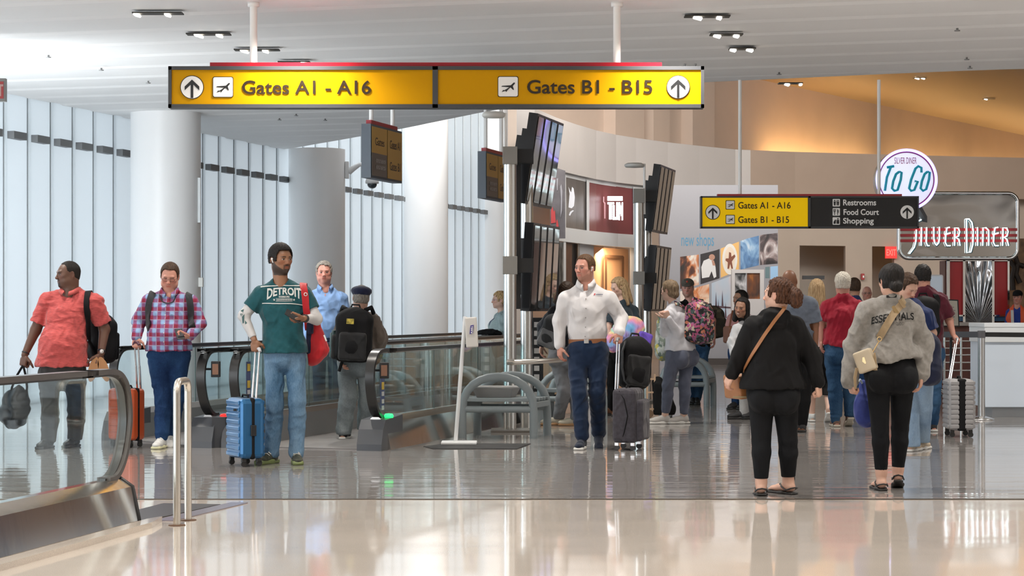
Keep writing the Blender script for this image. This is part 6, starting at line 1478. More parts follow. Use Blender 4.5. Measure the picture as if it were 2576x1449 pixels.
mb = MB(); mb.tube([W(815, 843, Yb-.09), W(818, 850, Yb-.092), W(821, 858, Yb-.09)], .007, 8); mb.build('zip_pull', mat('white_emblem', (.7, .68, .66), .5), t)
# ================================================================== man in the coral polo
po = person('polo', 'man in coral polo shirt looking aside behind the near walkway rail', 268, 160,
    dict(hd=(171, 691), nk=(178, 728), sA=(116, 740), eA=(90, 830, .02), wA=(62, 893, -.05), sB=(243, 744), eB=(263, 828, .04), wB=(254, 890, -.06), pA=(122, 938), kA=(126, 1030, -.1), aA=(122, 1105, -.06), pB=(190, 938), kB=(192, 1030, .05), aB=(188, 1098, .12)),
    -14, (-58, 0, 2), dict(m=cloth('coral_heather_jersey', (.50, .085, .080), .22, 26, vsc=(1, 1, 6)), g=.020, sg=.018, sleeve=.78, hem=922, flare=.028, fold=.006*1.1, nz=.034, nt=.2, vee=.03),
    dict(m=m_char, waist=905, g=.014, ga=.03, fold=.004*1.1), dict(m=hair_mat('cropped_black_hair', (.008, .006, .005), (.020, .015, .012)), th=.003, y0=.006, lo=-.045, amp=.0008), SK_B,
    dict(cw=.20, cd=.15, ww=.205, wd=.15, hw=.195, hd=.14, arm=1.18, leg=1.1, belly=.10, sh=.07), dict(m=mat('black_leather_shoe', (.015, .015, .015), .4), sole=m_dsole),
    dict(A=dict(d=(-.15, -.1, -1), n=(.6, .7, 0), t=(.7, -.6, 0), curl=GRIP, sc=1.08, thumb=(.1, .7)), B=dict(d=(-.2, -.15, -1), n=(-.7, .5, 0), t=(-.4, -.8, 0), curl=(45, 55, 40), sc=1.1)),
    dict(beard=((.008, .006, .005), .85, 'goatee'), brow=(.012, .008, .006), iris=(.02, .012, .008), fat=1), 1.08, neck_r=.072, v=.010)
collar(po, dict(m=cloth('coral_collar', (.54, .105, .095), .12, 30), r=.078, h=.040, gap=15), po.top); buttons(po, [(166, 733), (165, 740)], mat('coral_button', (.40, .09, .08), .4))
ring_on(po, po.J['wA'], po.J['eA'], .08, .031, .012, .006, m_dark, 'bracelet', po.t); w_ = ring_on(po, po.J['wB'], po.J['eB'], .10, .032, .022, .006, m_dark, 'watch', po.t)
q = Vector(po.J['wB']).lerp(Vector(po.J['eB']), .10)+Vector((.012, -.040, 0)); MB().lathe(q, [(0, .006), (.019, .006), (.021, 0), (0, 0)], 20, 0, Matrix.Rotation(math.pi/2, 3, 'X')).build('watch_face', mat('silver_watch_face', (.6, .58, .56), .25, .6), w_)
# black carrier bag in his right hand
hA = Vector(po.J['wA'])+Vector((-.01, -.02, -.095)); Yp = hA.y
t = thing('carry_bag', W(38, 1075, Yp), 'black bag with two long handles in the hand of the man in coral', 'bag')
sd = SDF(); sd.ell(W(40, 1025, Yp), (.135, .075, .19), None, 0); sd.ell(W(30, 1045, Yp), (.12, .075, .12), None, .05); sd.cap(W(50, 985, Yp), W(42, 1020, Yp), .05, .09, .05); sd.noise = (.010, folds(21, 50, (1.6, 1, .35))); sdf_part(sd, 'bag_body', mat('black_glossy_bag', (.012, .016, .022), .32), t)
for dx, x1 in ((-.05, 30), (.04, 68)): MB().tube([hA, hA.lerp(W(x1, 975, Yp), .5)+Vector((dx*.2, 0, 0)), W(x1, 975, Yp), W(x1-4, 1000, Yp-.04)], .011, 8).build('handle', m_blk, t)
# tan sandals in his left hand
hB = Vector(po.J['wB'])+Vector((-.02, -.04, -.115))
for k_, (dx, rz) in enumerate(((-.035, .25), (.045, -.3))):
    o = MB().prism([hB+Vector((dx, -.01, 0))+Matrix.Rotation(rz, 3, 'Y') @ Vector((.045*math.cos(a)*(1 if abs(math.sin(a)) < .6 else .9), 0, .12*math.sin(a)-.03)) for a in [i*math.pi/12 for i in range(24)]], (0, .022, 0)).build('flip_flop', mat('tan_sandal_sole', (.42, .20, .08), .6), loc=hB)
    tag(o, ('tan flip-flop held in hand, the one nearer the coral shirt hem', 'tan flip-flop held in hand, the one nearer the black backpack')[k_], 'flip-flop', 'flip-flops in the hand')
# backpack hung on his left shoulder
RB = frame(130, 0, 4); bc = W(257, 853, po.Y0+.17)
t, P_ = backpack(bc, .30, .50, .20, RB, m_blk, 'black backpack hanging on one shoulder of the man in coral', [(0, .5, -.12, .40, .14, .26)])
strap_on(po, [(236, 716), (224, 728), (219, 750), (219, 785), (219, 830), (222, 860)], .055, .010, m_blk, t, 'strap', head=[W(262, 750, po.Y0+.15), W(248, 722, po.Y0+.08)], tail=[W(238, 885, po.Y0+.02), W(250, 900, po.Y0+.10)])
MB().box(P_(.13, .08, -.10), (.006, .02, .04)).build('red_tag', mat('red_bag_tag', (.5, .02, .03), .5), t)
# ================================================================== man in the plaid shirt
pl = person('plaid', 'man in red and blue plaid shirt with glasses looking down at his phone', 267, 424,
    dict(hd=(427, 695), nk=(427, 733), sA=(371, 744), eA=(350, 806, .02), wA=(343, 850, -.12), sB=(483, 744), eB=(502, 812, 0), wB=(478, 846, -.22), pA=(398, 893), kA=(411, 1005, -.05), aA=(407, 1094, -.12), pB=(452, 893), kB=(441, 1002, .02), aB=(431, 1092, .14)),
    0, (3, 20, -3), dict(m=plaid_mat(), g=.022, sg=.016, gw=.014, sleeve=1.94, hem=882, flare=.008, fold=.006*1.1, nz=.034, nt=.2, vee=.03),
    dict(m=m_djean, waist=868, g=.014, ga=.018, fold=.005*1.1, end=-.05, r=(.088, .064, .060, .045)), dict(m=H_BRN, th=.009, y0=.014, lo=-.045, amp=.0015, freq=330), SK_R,
    dict(cw=.180, cd=.125, ww=.178, wd=.13, hw=.175, hd=.125, arm=1.06, leg=1.02, belly=.06), dict(m=mat('white_trainer', (.60, .60, .58), .6, var=.15, vs=20), sole=mat('pale_yellow_sole', (.60, .58, .36), .5), lace=mat('white_laces', (.7, .7, .68), .7), pitch=(0, 14), z=(0, .015)),
    dict(A=dict(d=(.0, -.25, -1), n=(.3, .95, 0), t=(.9, -.3, 0), curl=GRIP, thumb=(.1, .7)), B=dict(d=(-.9, -.35, -.15), n=(-.1, .2, 1), t=(-.2, -.9, .3), curl=(40, 55, 35), thumb=(.4, .5))),
    dict(brow=(.10, .05, .03), closed=True, browa=.5, fat=.4), 1.06, feet=(-8, 4), v=.010)
collar(pl, dict(m=plaid_mat(), r=.072, h=.046, gap=18), pl.top); glasses(pl, mat('dark_glasses_frame', (.04, .03, .03), .3)); buttons(pl, [(418, 770), (416, 793), (414, 815), (412, 838), (412, 860)], mat('pale_button', (.6, .55, .55), .4))
strap_on(pl, [(402, 742), (404, 755), (411, 764), (424, 767), (436, 763), (442, 752), (443, 740)], .010, .006, m_dark, pl.t, 'neck_cord', off=.012)
belt(pl, mat('brown_leather_belt', (.10, .045, .02), .5), 879, .016, .034, mat('brass_buckle', (.45, .36, .22), .3, .8))
hq = Vector(pl.J['wB'])+Vector((-.088, -.05, .022)); phone(pl, hq, frame(15, -50, 5), 'black phone in the hand of the man in plaid')
RB = frame(180, 0, 0); bc = A3(pl.P)+pl.RT[2]*.30-pl.RT[1]*.27
t, P_ = backpack(bc, .34, .46, .18, RB, cloth('dark_grey_nylon', (.03, .032, .036)), 'dark grey backpack on the back of the man in plaid')
for xs in ([(392, 727), (382, 742), (375, 765), (374, 800), (376, 825)], [(462, 727), (474, 745), (480, 770), (482, 800), (484, 825)]):
    sg = -1 if xs[0][0] < 425 else 1; strap_on(pl, xs, .062, .012, cloth('dark_grey_nylon', (.03, .032, .036)), t, 'strap', head=[W(xs[0][0], 735, pl.Y0+.20)], tail=[W(xs[-1][0]-sg*2, 848, pl.Y0+.12)], off=.014)
hpt = Vector(pl.J['wA'])+Vector((.005, -.03, -.045))
suitcase(G(318, 1124), .31, .21, .49, -32, mat('orange_shell', (.62, .100, .022), .38, .1, coat=.3), 'orange ribbed suitcase pulled by the man in plaid', 8, hand_px=hpt, band=.10, pole_gap=.022, pole_x=.09, grip=mat('maroon_grip', (.09, .03, .05), .4))
# ================================================================== man in the white shirt
m_wshirt = cloth('white_shirt_cotton', (.66, .645, .655), .05, 10, bump=.2)
ws = person('white', 'man in white dress shirt and navy trousers pulling a charcoal suitcase', 269, 1482,
    dict(hd=(1471, 674), nk=(1474, 713), sA=(1420, 736), eA=(1408, 806, .03), wA=(1408, 872, -.02), sB=(1536, 736), eB=(1562, 800, .04), wB=(1558, 838, -.14), pA=(1451, 885), kA=(1457, 990, -.10), aA=(1464, 1094, -.12), pB=(1506, 885), kB=(1502, 985, -.06), aB=(1506, 1088, .16)),
    -6, (-38, 2, 0), dict(m=m_wshirt, g=.020, sg=.022, gw=.020, sleeve=1.92, hem=862, fold=.004, nz=.034, nt=.2, vee=.035, ff=62),
    dict(m=m_navy, waist=856, g=.012, ga=.022, fold=.004*1.1, end=-.055, r=(.086, .062, .058, .046)), dict(m=hair_mat('sandy_hair', (.045, .022, .011), (.15, .080, .038)), th=.010, y0=.011, lo=-.03, amp=.0015, freq=330), SK_R,
    dict(cw=.172, cd=.118, ww=.166, wd=.115, hw=.165, arm=.98, leg=1.0), dict(m=cloth('navy_suede', (.010, .016, .034), .2), sole=m_wsole, pitch=(0, 22), z=(0, .02)),
    dict(A=dict(d=(.02, -.05, -1), n=(.85, .4, 0), t=(.4, -.9, 0), curl=(24, 34, 24)), B=dict(d=(-.15, -.25, -1), n=(-.3, .9, 0), t=(-.85, -.35, 0), curl=GRIP, thumb=(.1, .7))),
    dict(brow=(.10, .055, .03), beard=((.16, .085, .05), .30, 'stubble'), iris=(.035, .045, .05)), 1.03, feet=(-6, 4), v=.010, hv=.0038)
collar(ws, dict(m=m_wshirt, r=.072, h=.050, gap=17), ws.top); earbud(ws, 1); buttons(ws, [(1474, 752), (1474, 776), (1473, 799), (1473, 823), (1472, 846)], mat('grey_button', (.30, .29, .29), .4))
belt(ws, mat('tan_leather_belt', (.25, .095, .035), .45), 858, .018, .040, mat('steel_buckle', (.6, .6, .6), .25, 1))
mb = MB(); v, f = line_px([(1474, 728), (1474, 760), (1473, 810), (1472, 858)], 7); print_on(ws, mb, v, f, 0, .004); mb.build('placket', m_wshirt, ws.top)
mb = MB()
for x0 in (1499, 1502, 1505, 1508, 1511, 1514): v, f = line_px([(x0, 741.6), (x0+2.0, 741.6)], 2.2); print_on(ws, mb, v, f, 0, .007)
mb.build('logo', mat('dark_blue_thread', (.02, .03, .10), .6), ws.top)
mb = MB(); print_on(ws, mb, [(1493, 743), (1495, 739), (1498, 739), (1497, 743)], [(0, 1, 2, 3)], 0, .007); mb.build('logo', mat('red_thread', (.5, .02, .03), .6), ws.top)
ring_on(ws, ws.J['wB'], ws.J['eB'], .16, .032, .028, .006, m_dark, 'watch', ws.t)
hpt = Vector(ws.J['wB'])+Vector((-.010, -.035, -.055))
st_, L_ = suitcase(G(1580, 1131), .36, .23, .50, 74, cloth('charcoal_suitcase_cloth', (.050, .046, .056), .2, 30), 'charcoal soft suitcase beside the man in the white shirt', 0, hand_px=hpt, soft=True, pole_gap=.05, pole_back=.95, wheel_h=.055)
Zt = W(1583, 985, ws.Y0)
RB = frame(20, 0, -6); bc = W(1597, 915, F/266)
t, P_ = backpack(bc, .29, .52, .21, RB, m_blk, 'black backpack riding on top of the charcoal suitcase', [(0, .46, -.12, .40, .14, .28)], m2=cloth('black_pack_front', (.017, .017, .018)))
mb = MB(); mb.ribbon([Vector(P_(*q)) for q in ((-.13, .02, .20), (-.165, .06, .10), (-.16, .08, -.05), (-.13, .09, -.17), (-.06, .10, -.24), (-.05, .08, -.27))], Vector((.2, -1, 0)), .05, .010); mb.build('strap', cloth('dark_grey_nylon', (.03, .032, .036)), t)
# ================================================================== woman in the black hoodie, walking away
def bust_(sd, p): pass
def hood(sd, p):
    N = p.N; u = p.RT[2]; f = p.RT[1]; r = p.RT[0]
    sd.cap(N-f*.085-u*.005-r*.05, N-f*.085-u*.005+r*.05, .042, .042, .04); sd.cap(N-f*.10-u*.06-r*.03, N-f*.10-u*.06+r*.03, .04, .04, .05); sd.cap(N+r*.07-u*.005, N+f*.05+r*.05-u*.02, .030, .028, .03); sd.cap(N-r*.07-u*.005, N+f*.05-r*.05-u*.02, .030, .028, .03)
hd_ = person('hoodie', 'woman in black hoodie and leggings walking away with a tan bag', 360, 1948,
    dict(hd=(1957, 742), nk=(1950, 790), sA=(1893, 806), eA=(1862, 893, .03), wA=(1841, 941, .02), sB=(2003, 806), eB=(2042, 900, .03), wB=(2058, 965, -.02), pA=(1915, 985), kA=(1915, 1108, .02), aA=(1915, 1212), pB=(1974, 985), kB=(1982, 1108, .04), aB=(1983, 1212, .12)),
    182, (-124, -2, 0), dict(m=m_bcl, g=.024, sg=.026, gw=.022, sleeve=1.93, hem=978, flare=.030, fold=.006, nz=.03, nt=0, extra=(hood,), v=.008, ff=46, name='hoodie'),
    dict(m=m_legg, waist=965, g=.006, ga=.006, cut=(1203, 1210), fold=.001, r=(.092, .060, .060, .040), name='leggings'),
    dict(m=H_RED, th=.012, y0=.004, lo=-.06, amp=.004, extra=[('c', (0, -.10, .03), (0, -.125, .02), .034, .036), ('e', (0, -.145, -.01), (.058, .045, .060)), ('e', (.01, -.15, -.055), (.045, .038, .035))]), SK_L,
    dict(cw=.158, cd=.125, ww=.165, wd=.125, hw=.178, hd=.135, arm=.98, leg=1.0, glute=.8, drop=.05), dict(m=m_dark, sole=mat('black_sandal_sole', (.015, .014, .014), .5), style='sandal', solez=.016, toes=True, pitch=(4, 0), lift=.014),
    dict(A=dict(d=(-.35, .3, -.8), n=(.7, .3, 0), t=(.2, .9, .2), curl=(30, 40, 30), sc=.9), B=dict(d=(.1, .1, -1), n=(-.8, .4, 0), t=(.2, .9, 0), curl=(75, 90, 60), sc=.95, thumb=(.0, .9))),
    dict(brow=(.06, .03, .02), fem=1), .98, feet=(-4, 32), neck_r=.052, v=.009, hv=.0036)
strap_on(hd_, [(1974, 772), (1962, 786), (1945, 805), (1925, 838), (1905, 868), (1888, 900), (1874, 930)], .020, .006, mat('tan_leather_strap', (.36, .15, .055), .5), hd_.t, 'strap', off=.010) if False else None
t = thing('handbag', W(1858, 1003, hd_.Y0-.0), 'tan leather crossbody bag at the hip of the woman in the black hoodie', 'bag')
m_tanl = mat('tan_leather', (.30, .125, .045), .45, var=.15, vs=10)
sd = SDF(); hb_ = A3(W(1857, 972, hd_.Y0+.22)); sd.box(hb_, (.055, .13, .085), frame(20, 0, 6), .018); sdf_part(sd, 'bag_body', m_tanl, t, .006)
strap_on(hd_, [(1978, 776), (1966, 786), (1948, 806), (1928, 838), (1908, 870), (1890, 902), (1876, 930)], .024, .006, m_tanl, t, 'strap', tail=[W(1869, 946, hd_.Y0+.06)], head=[W(1984, 772, hd_.Y0+.06)])
MB().box(hb_+np.array((0, -.13, -.07)), (.05, .004, .006)).build('brass_edge', mat('brass_buckle', (.45, .36, .22), .3, .8), t)
# ================================================================== woman in the grey sweatshirt, walking away
m_gsw = cloth('heather_grey_fleece', (.255, .243, .228), .14, 40)
gs = person('grey', 'woman in grey sweatshirt and black leggings with a cream crossbody bag', 349, 2240,
    dict(hd=(2240, 707), nk=(2238, 752), sA=(2183, 764), eA=(2148, 868, .02), wA=(2137, 962, -.05), sB=(2292, 764), eB=(2325, 870, .03), wB=(2318, 945, -.04), pA=(2208, 935), kA=(2214, 1080, -.04), aA=(2217, 1186, -.03), pB=(2272, 935), kB=(2264, 1080, .10), aB=(2259, 1180, .12)),
    181, (-166, 6, 0), dict(m=m_gsw, g=.022, sg=.032, gw=.030, sleeve=1.97, hem=908, flare=.030, fold=.009, tilt=.15, nz=.045, nt=0, v=.008, ff=44, name='sweatshirt'),
    dict(m=m_legg, waist=892, g=.006, ga=.006, cut=(1196, 1178), fold=.001, r=(.086, .053, .053, .036), name='leggings'),
    dict(m=H_BLK, th=.012, y0=.010, lo=-.06, amp=.0012, freq=400, an=(1, 1, .2), extra=[('e', (0, -.10, -.052), (.050, .040, .042)), ('e', (0, -.05, .05), (.082, .075, .075))]), SK_L,
    dict(cw=.160, cd=.13, ww=.150, wd=.125, hw=.185, hd=.145, arm=.98, leg=1.04, glute=1.3, drop=.055), dict(m=m_dark, sole=mat('black_sandal_sole', (.015, .014, .014), .5), style='sandal', solez=.016, toes=True, pitch=(0, 20), z=(0, .03), lift=.014),
    dict(A=dict(d=(.35, .0, -1), n=(.8, .3, .3), t=(.1, 1, 0), curl=(55, 70, 45), sc=.85), B=dict(d=(-.1, 0, -1), n=(-1, .2, 0), t=(0, 1, 0), sc=.85)),
    dict(brow=(.02, .012, .01), fem=1), .97, feet=(2, -8), neck_r=.050, v=.009, hv=.0036)
MB().raw([on_top(gs, x, y, .005)[0] for x, y in ((2230, 744), (2255, 743), (2255, 749), (2230, 750))], [(0, 1, 2, 3)]).build('label', mat('black_print', (.008, .008, .008), .7, spec=.2), gs.top)
mb = MB(); v, f = text_px('ESSENTIALS', 2193, 2297, 817, 805, 19, 18, .02, 0); print_on(gs, mb, [(x, y-3*math.sin((x-2193)/104*3.14)) for x, y in v], f, 0, .010); mb.build('lettering', mat('black_print', (.008, .008, .008), .7, spec=.2), gs.top)
mb = MB(); v, f = text_px('FEAR OF GOD', 2216, 2273, 820, 818, 8, 8, .0); print_on(gs, mb, v, f, 0, .010); mb.build('small_lettering', mat('grey_print', (.09, .085, .08), .6), gs.top)
m_crm = mat('cream_leather', (.52, .44, .32), .42, bump=.1, bs=120); m_web = cloth('beige_webbing', (.32, .235, .14), .1, 30); m_gold = mat('gold_metal', (.70, .52, .28), .25, 1)
cb = thing('crossbody_bag', W(2178, 945, gs.Y0-.12), 'small cream box bag with tassel on a beige strap', 'bag')
sd = SDF(); cc = A3(W(2177, 908, gs.Y0-.20)); RC = frame(-28, 0, 20); sd.box(cc, (.068, .035, .078), RC, .014); sd.noise = None; sdf_part(sd, 'bag_body', m_crm, cb, .005)
strap_on(gs, [(2272, 744), (2268, 758), (2254, 782), (2238, 808), (2222, 834), (2214, 848)], .052, .006, m_web, cb, 'strap', head=[W(2282, 742, gs.Y0+.06)], off=.022)
for (x, y) in ((2252, 785), (2262, 765)):
    q, n_ = on_top(gs, x, y, .028); MB().box(q, (.034, .004, .012), Matrix([list(v_) for v_ in frame(0, 0, -56)]).transposed()).build('buckle', m_gold if y > 770 else m_web, cb)
q0 = W(2212, 853, gs.Y0-.19); q1 = Vector(cc)+Vector((.05, .0, .06))
MB().tube([q0+Vector((.015*math.cos(a), -.005, .015*math.sin(a))) for a in [i*math.pi/8 for i in range(16)]], .004, 8, closed=True).tube([q0-UP*.012, q1], .005, 8).build('ring', m_gold, cb)
ts = W(2200, 905, gs.Y0-.24); mb = MB()
for i in range(5): mb.tube([ts+UP*.05, ts+Vector((.003*(i-2), 0, .02)), ts+Vector((.007*(i-2), .003*(i % 2), -.075))], .006, 6)
mb.build('tassel', m_web, cb)
MB().raw([Vector(cc+RC.T @ np.array(q)) for q in ((-.012, .037, .0), (.0, .037, .028), (.014, .037, .025), (.012, .037, -.02), (.002, .037, -.022))], [(0, 1, 2, 3, 4)]).build('gold_mark', m_gold, cb)
MB().tube([Vector(cc)+Vector((-.06, 0, -.05)), Vector(cc)+Vector((-.075, .0, -.12)), Vector(cc)+Vector((-.07, 0, -.2))], [.012, .012, .009], 8).build('strap_end', m_web, cb)
# blue bag in front of her
t = thing('drawstring_bag', W(2178, 1080, gs.Y0+.05), 'blue cloth bag hanging by the left hand of the woman in grey', 'bag')
sd = SDF(); Yb = gs.Y0+.26; sd.ell(W(2178, 1030, Yb), (.095, .09, .135), None, 0); sd.cap(W(2172, 965, Yb), W(2176, 1010, Yb), .03, .06, .05); sd.noise = (.005, folds(31, 44, (1.5, 1, .4))); sdf_part(sd, 'bag_body', cloth('blue_bag_cloth', (.030, .045, .20), .2, 8), t)
MB().tube([W(2172, 970, Yb), W(2164, 955, Yb-.05), W(2152, 972, gs.Y0-.03)], .008, 8).build('cord', cloth('pale_blue_cord', (.35, .42, .50)), t)
# ================================================================== people a little farther
def far_hand(**k): return dict(sc=.9, **k)
V2 = dict(v=.012, hv=.0052, fv=.0055)
m_dshoe = mat('black_trainer', (.018, .018, .02), .6)
# man in the light blue shirt
m_lbs = cloth('light_blue_shirt_cotton', (.20, .33, .58), .12, 12)
bl = person('blue', 'grey-haired man in open light blue shirt standing behind the man in teal', 216, 822,
    dict(hd=(815, 686), nk=(818, 722), sA=(778, 738), eA=(772, 800), wA=(776, 852), sB=(861, 738), eB=(868, 800), wB=(862, 850), pA=(802, 868), kA=(803, 965), aA=(804, 1060), pB=(842, 868), kB=(842, 965), aB=(842, 1060)),
    8, (6, 0, 0), dict(m=m_lbs, g=.022, sg=.022, sleeve=1.9, hem=850, fold=.006, nz=.034, nt=.2, vee=.07), dict(m=m_navy, waist=842, g=.012, ga=.02), dict(m=H_GRY, th=.014, y0=.014, lo=-.06, amp=.005, freq=160), (.55, .25, .19),
    dict(cw=.195, cd=.135, ww=.19, wd=.135, hw=.185, belly=.05, arm=1.08), dict(m=m_dshoe, sole=m_dsole), None, dict(brow=(.12, .09, .07), browa=.4, fat=.6), 1.09, neck_r=.062, **V2)
collar(bl, dict(m=m_lbs, r=.074, h=.044, gap=34), bl.top)
mb = MB(); print_on(bl, mb, [(813, 722), (826, 722), (818, 748)], [(0, 1, 2)], 0, .012); mb.build('open_neck_skin', mat('flushed_skin', (.50, .20, .14), .5), bl.t)
# man with the flat cap on the walkway
m_brj = cloth('brown_grey_jacket_cloth', (.165, .135, .115), .18, 10)
br = person('beret', 'man with navy flat cap and big black backpack walking away on the moving walkway', 252, 888,
    dict(hd=(908, 749), nk=(902, 784), sA=(863, 795), eA=(851, 850), wA=(858, 900, -.1), sB=(942, 795), eB=(957, 850), wB=(946, 905, .1), pA=(872, 905), kA=(876, 1000), aA=(864, 1082), pB=(918, 905), kB=(925, 985, .1), aB=(918, 1070, .2)),
    176, (-172, 4, 4), dict(m=m_brj, g=.030, sg=.026, gw=.02, sleeve=1.97, hem=902, flare=.02, fold=.01, nz=.03, nt=0, name='jacket'), dict(m=m_gjean, waist=888, g=.016, ga=.030, fold=.0055, end=-.04, r=(.082, .066, .062, .050)), dict(m=H_GRY, th=.008, y0=-.01, lo=-.06, amp=.003), SK_L,
    dict(cw=.165, cd=.12, ww=.16, wd=.12, hw=.16), dict(m=m_dshoe, sole=m_wsole), None, None, 1.0, feet=(-4, 4), **V2)
T = lambda x, y, z: br.hc+br.RH.T @ np.array((x, y, z))
sd = SDF(); sd.ell(T(0, -.005, .068), (.105, .125, .052), br.RH, 0); sd.ell(T(0, -.02, .045), (.088, .108, .05), br.RH, .02); sd.ell(T(0, .115, .040), (.06, .035, .010), br.RH, .02); sd.cut(T(0, 0, .020), br.RH.T @ np.array((0, .1, -1.0))); sdf_part(sd, 'flat_cap', cloth('navy_cap_wool', (.014, .018, .050), .2, 30), br.t)
t, P_ = backpack(A3(W(890, 845, br.Y0-.27)), .36, .56, .24, frame(0, 4, -3), m_blk, 'big black backpack with a yellow patch on the man with the flat cap', [(0, .46, -.17, .38, .16, .25), (-.50, .0, -.2, .10, .3, .22)], m2=cloth('black_pack_front', (.017, .017, .018)))
MB().box(P_(-.03, .165, .155), (.036, .004, .026), Matrix([list(x) for x in frame(0, 4, -3)]).transposed()).build('patch', mat('yellow_patch', (.42, .33, .05), .5, var=.6, vs=40), t)
MB().cyl(P_(-.20, 0, -.22), P_(-.20, 0, .02), .034).cyl(P_(-.20, 0, .02), P_(-.20, 0, .045), .02).build('water_bottle', mat('dark_green_bottle', (.05, .09, .09), .3), t)
MB().tube([P_(.09, -.10, .25), P_(.15, -.13, .28), P_(.17, -.20, .22)], .022, 8).build('strap', m_blk, t)
MB().tube([P_(-.09, -.10, .25), P_(-.13, -.13, .27), P_(-.15, -.20, .22)], .022, 8).build('strap', m_blk, t); MB().tube([P_(-.10, -.02, -.24), P_(-.13, -.02, -.36)], .016, 8).build('strap', m_blk, t)
# woman by the column
m_ldj = denim('pale_denim', (.24, .34, .36), (.46, .55, .55)); m_nvy = cloth('navy_jersey', (.010, .022, .085), .1, 20)
wc = person('column', 'woman in pale denim jacket and navy top with short blonde hair beside the steel post', 164, 1258,
    dict(hd=(1256, 755), nk=(1262, 785), sA=(1262, 790, -.17), eA=(1266, 828, -.16), wA=(1248, 842, -.2), sB=(1258, 790, .17), eB=(1258, 828, .2), wB=(1240, 842, .15), pA=(1260, 880, -.08), kA=(1258, 945, -.08), aA=(1260, 1000, -.08), pB=(1260, 880, .08), kB=(1258, 945, .08), aB=(1260, 1000, .08)),
    -78, (-76, 0, 0), dict(m=m_ldj, g=.030, sg=.022, sleeve=1.9, hem=858, fold=.0055, nz=.03, nt=.4, name='jacket'), dict(m=cloth('taupe_cloth', (.22, .15, .11)), waist=862, g=.012, ga=.02), dict(m=H_SBL, th=.018, y0=.020, lo=-.05, amp=.005, freq=160), SK_P,
    dict(cw=.17, cd=.13, ww=.165, wd=.13, hw=.18, bust=.075), dict(m=m_dshoe, sole=m_dsole), None, dict(fem=1, brow=(.2, .12, .06), browa=.4), 1.08, neck_r=.05, **V2)
glasses(wc, mat('violet_glasses_frame', (.14, .08, .22), .3))
sd = SDF(); f_ = wc.RT[1]; sd.ell(wc.P+wc.RT[2]*.30+f_*.085, (.09, .085, .20), wc.RT, 0); sd.ell(wc.P+wc.RT[2]*.38+f_*.11, (.11, .08, .08), wc.RT, .04); sdf_part(sd, 'top', m_nvy, wc.t, .009)
Yk = 29.1; t = thing('folded_coat', Vector((W(1232, 0, Yk).x, Yk, .93)), 'dark folded coat resting on the walkway rail beside the denim jacket', 'coat')
sd = SDF(); c_ = Vector((W(1231, 0, Yk).x, Yk, .955)); sd.ell(c_, (.18, .10, .06), None, 0); sd.ell(c_+Vector((-.08, 0, -.01)), (.10, .09, .05), None, .03); sd.noise = (.006, folds(4, 60)); sd.cut(c_+UP*(-.021), (0, 0, -1)); sdf_part(sd, 'cloth', m_bcl, t)
# person in dark jacket behind the man in white
dj = person('dark', 'person in dark jacket and grey trousers bending behind the man in the white shirt', 226, 1412,
    dict(hd=(1426, 737), nk=(1416, 766, .0), sA=(1390, 776), eA=(1366, 822), wA=(1362, 868), sB=(1442, 772), eB=(1450, 830), wB=(1448, 880), pA=(1402, 892), kA=(1420, 985, -.1), aA=(1405, 1048, .1), pB=(1440, 892), kB=(1452, 985), aB=(1450, 1050)),
    165, (150, 20, 0), dict(m=cloth('dark_navy_jacket', (.008, .010, .016), .2, 12), g=.026, sg=.02, sleeve=1.9, hem=872, fold=.006, nz=.03, nt=0, name='jacket'), dict(m=cloth('grey_trouser_cloth', (.17, .175, .19), .12, 10), waist=860, g=.016, ga=.026, fold=.0055), dict(m=H_DBR, th=.012, y0=.0, lo=-.06), SK_L,
    dict(hw=.16), dict(m=mat('cream_trainer', (.50, .45, .36), .6), sole=mat('tan_sole', (.40, .22, .10), .5)), None, None, 1.0, feet=(95, 90), **V2)
t, P_ = backpack(A3(W(1392, 835, dj.Y0-.25)), .27, .40, .20, frame(-20, 0, -24), cloth('dark_grey_nylon', (.03, .032, .036)), 'grey and black daypack on the person in the dark jacket', [(0, .45, -.2, .4, .16, .24)], m2=cloth('mid_grey_nylon', (.15, .155, .165)))
# blonde woman behind
wb = person('blonde', 'long-haired blonde woman in dark tee carrying a rainbow cushion', 207, 1556,
    dict(hd=(1556, 722), nk=(1566, 757), sA=(1542, 772, -.1), eA=(1530, 825, -.15), wA=(1535, 850, -.2), sB=(1596, 772, .1), eB=(1602, 822, 0), wB=(1590, 850, -.2), pA=(1545, 880), kA=(1540, 965), aA=(1536, 1030), pB=(1578, 880), kB=(1578, 965), aB=(1576, 1035)),
    -60, (-64, 22, 0), dict(m=cloth('dark_slate_tee', (.022, .036, .048), .12, 20), g=.020, sg=.018, sleeve=.7, hem=870, fold=.005), dict(m=m_bcl, waist=865, g=.012, ga=.012), dict(m=H_BLO, th=.012, y0=.012, lo=-.09, amp=.003, an=(1, 1, .1), extra=[('c', (-.055, -.03, -.03), (-.07, -.0, -.22), .045, .035), ('c', (.06, -.03, -.03), (.075, -.0, -.23), .045, .030), ('c', (0, -.08, .0), (0, -.08, -.22), .06, .05)]), SK_P,
    dict(cw=.145, cd=.11, ww=.13, wd=.105, hw=.165, arm=.88, leg=.92, bust=.07), dict(m=mat('brown_sandal', (.16, .07, .035), .5), sole=m_dsole), None, dict(fem=1, brow=(.2, .13, .07)), .96, neck_r=.048, **V2)
k_ = NT('rainbow_plush'); nz = k_.n('ShaderNodeTexNoise', i_Scale=5.0, i_Detail=1.0); k_.l(k_.coords(), nz.inputs['Vector'])
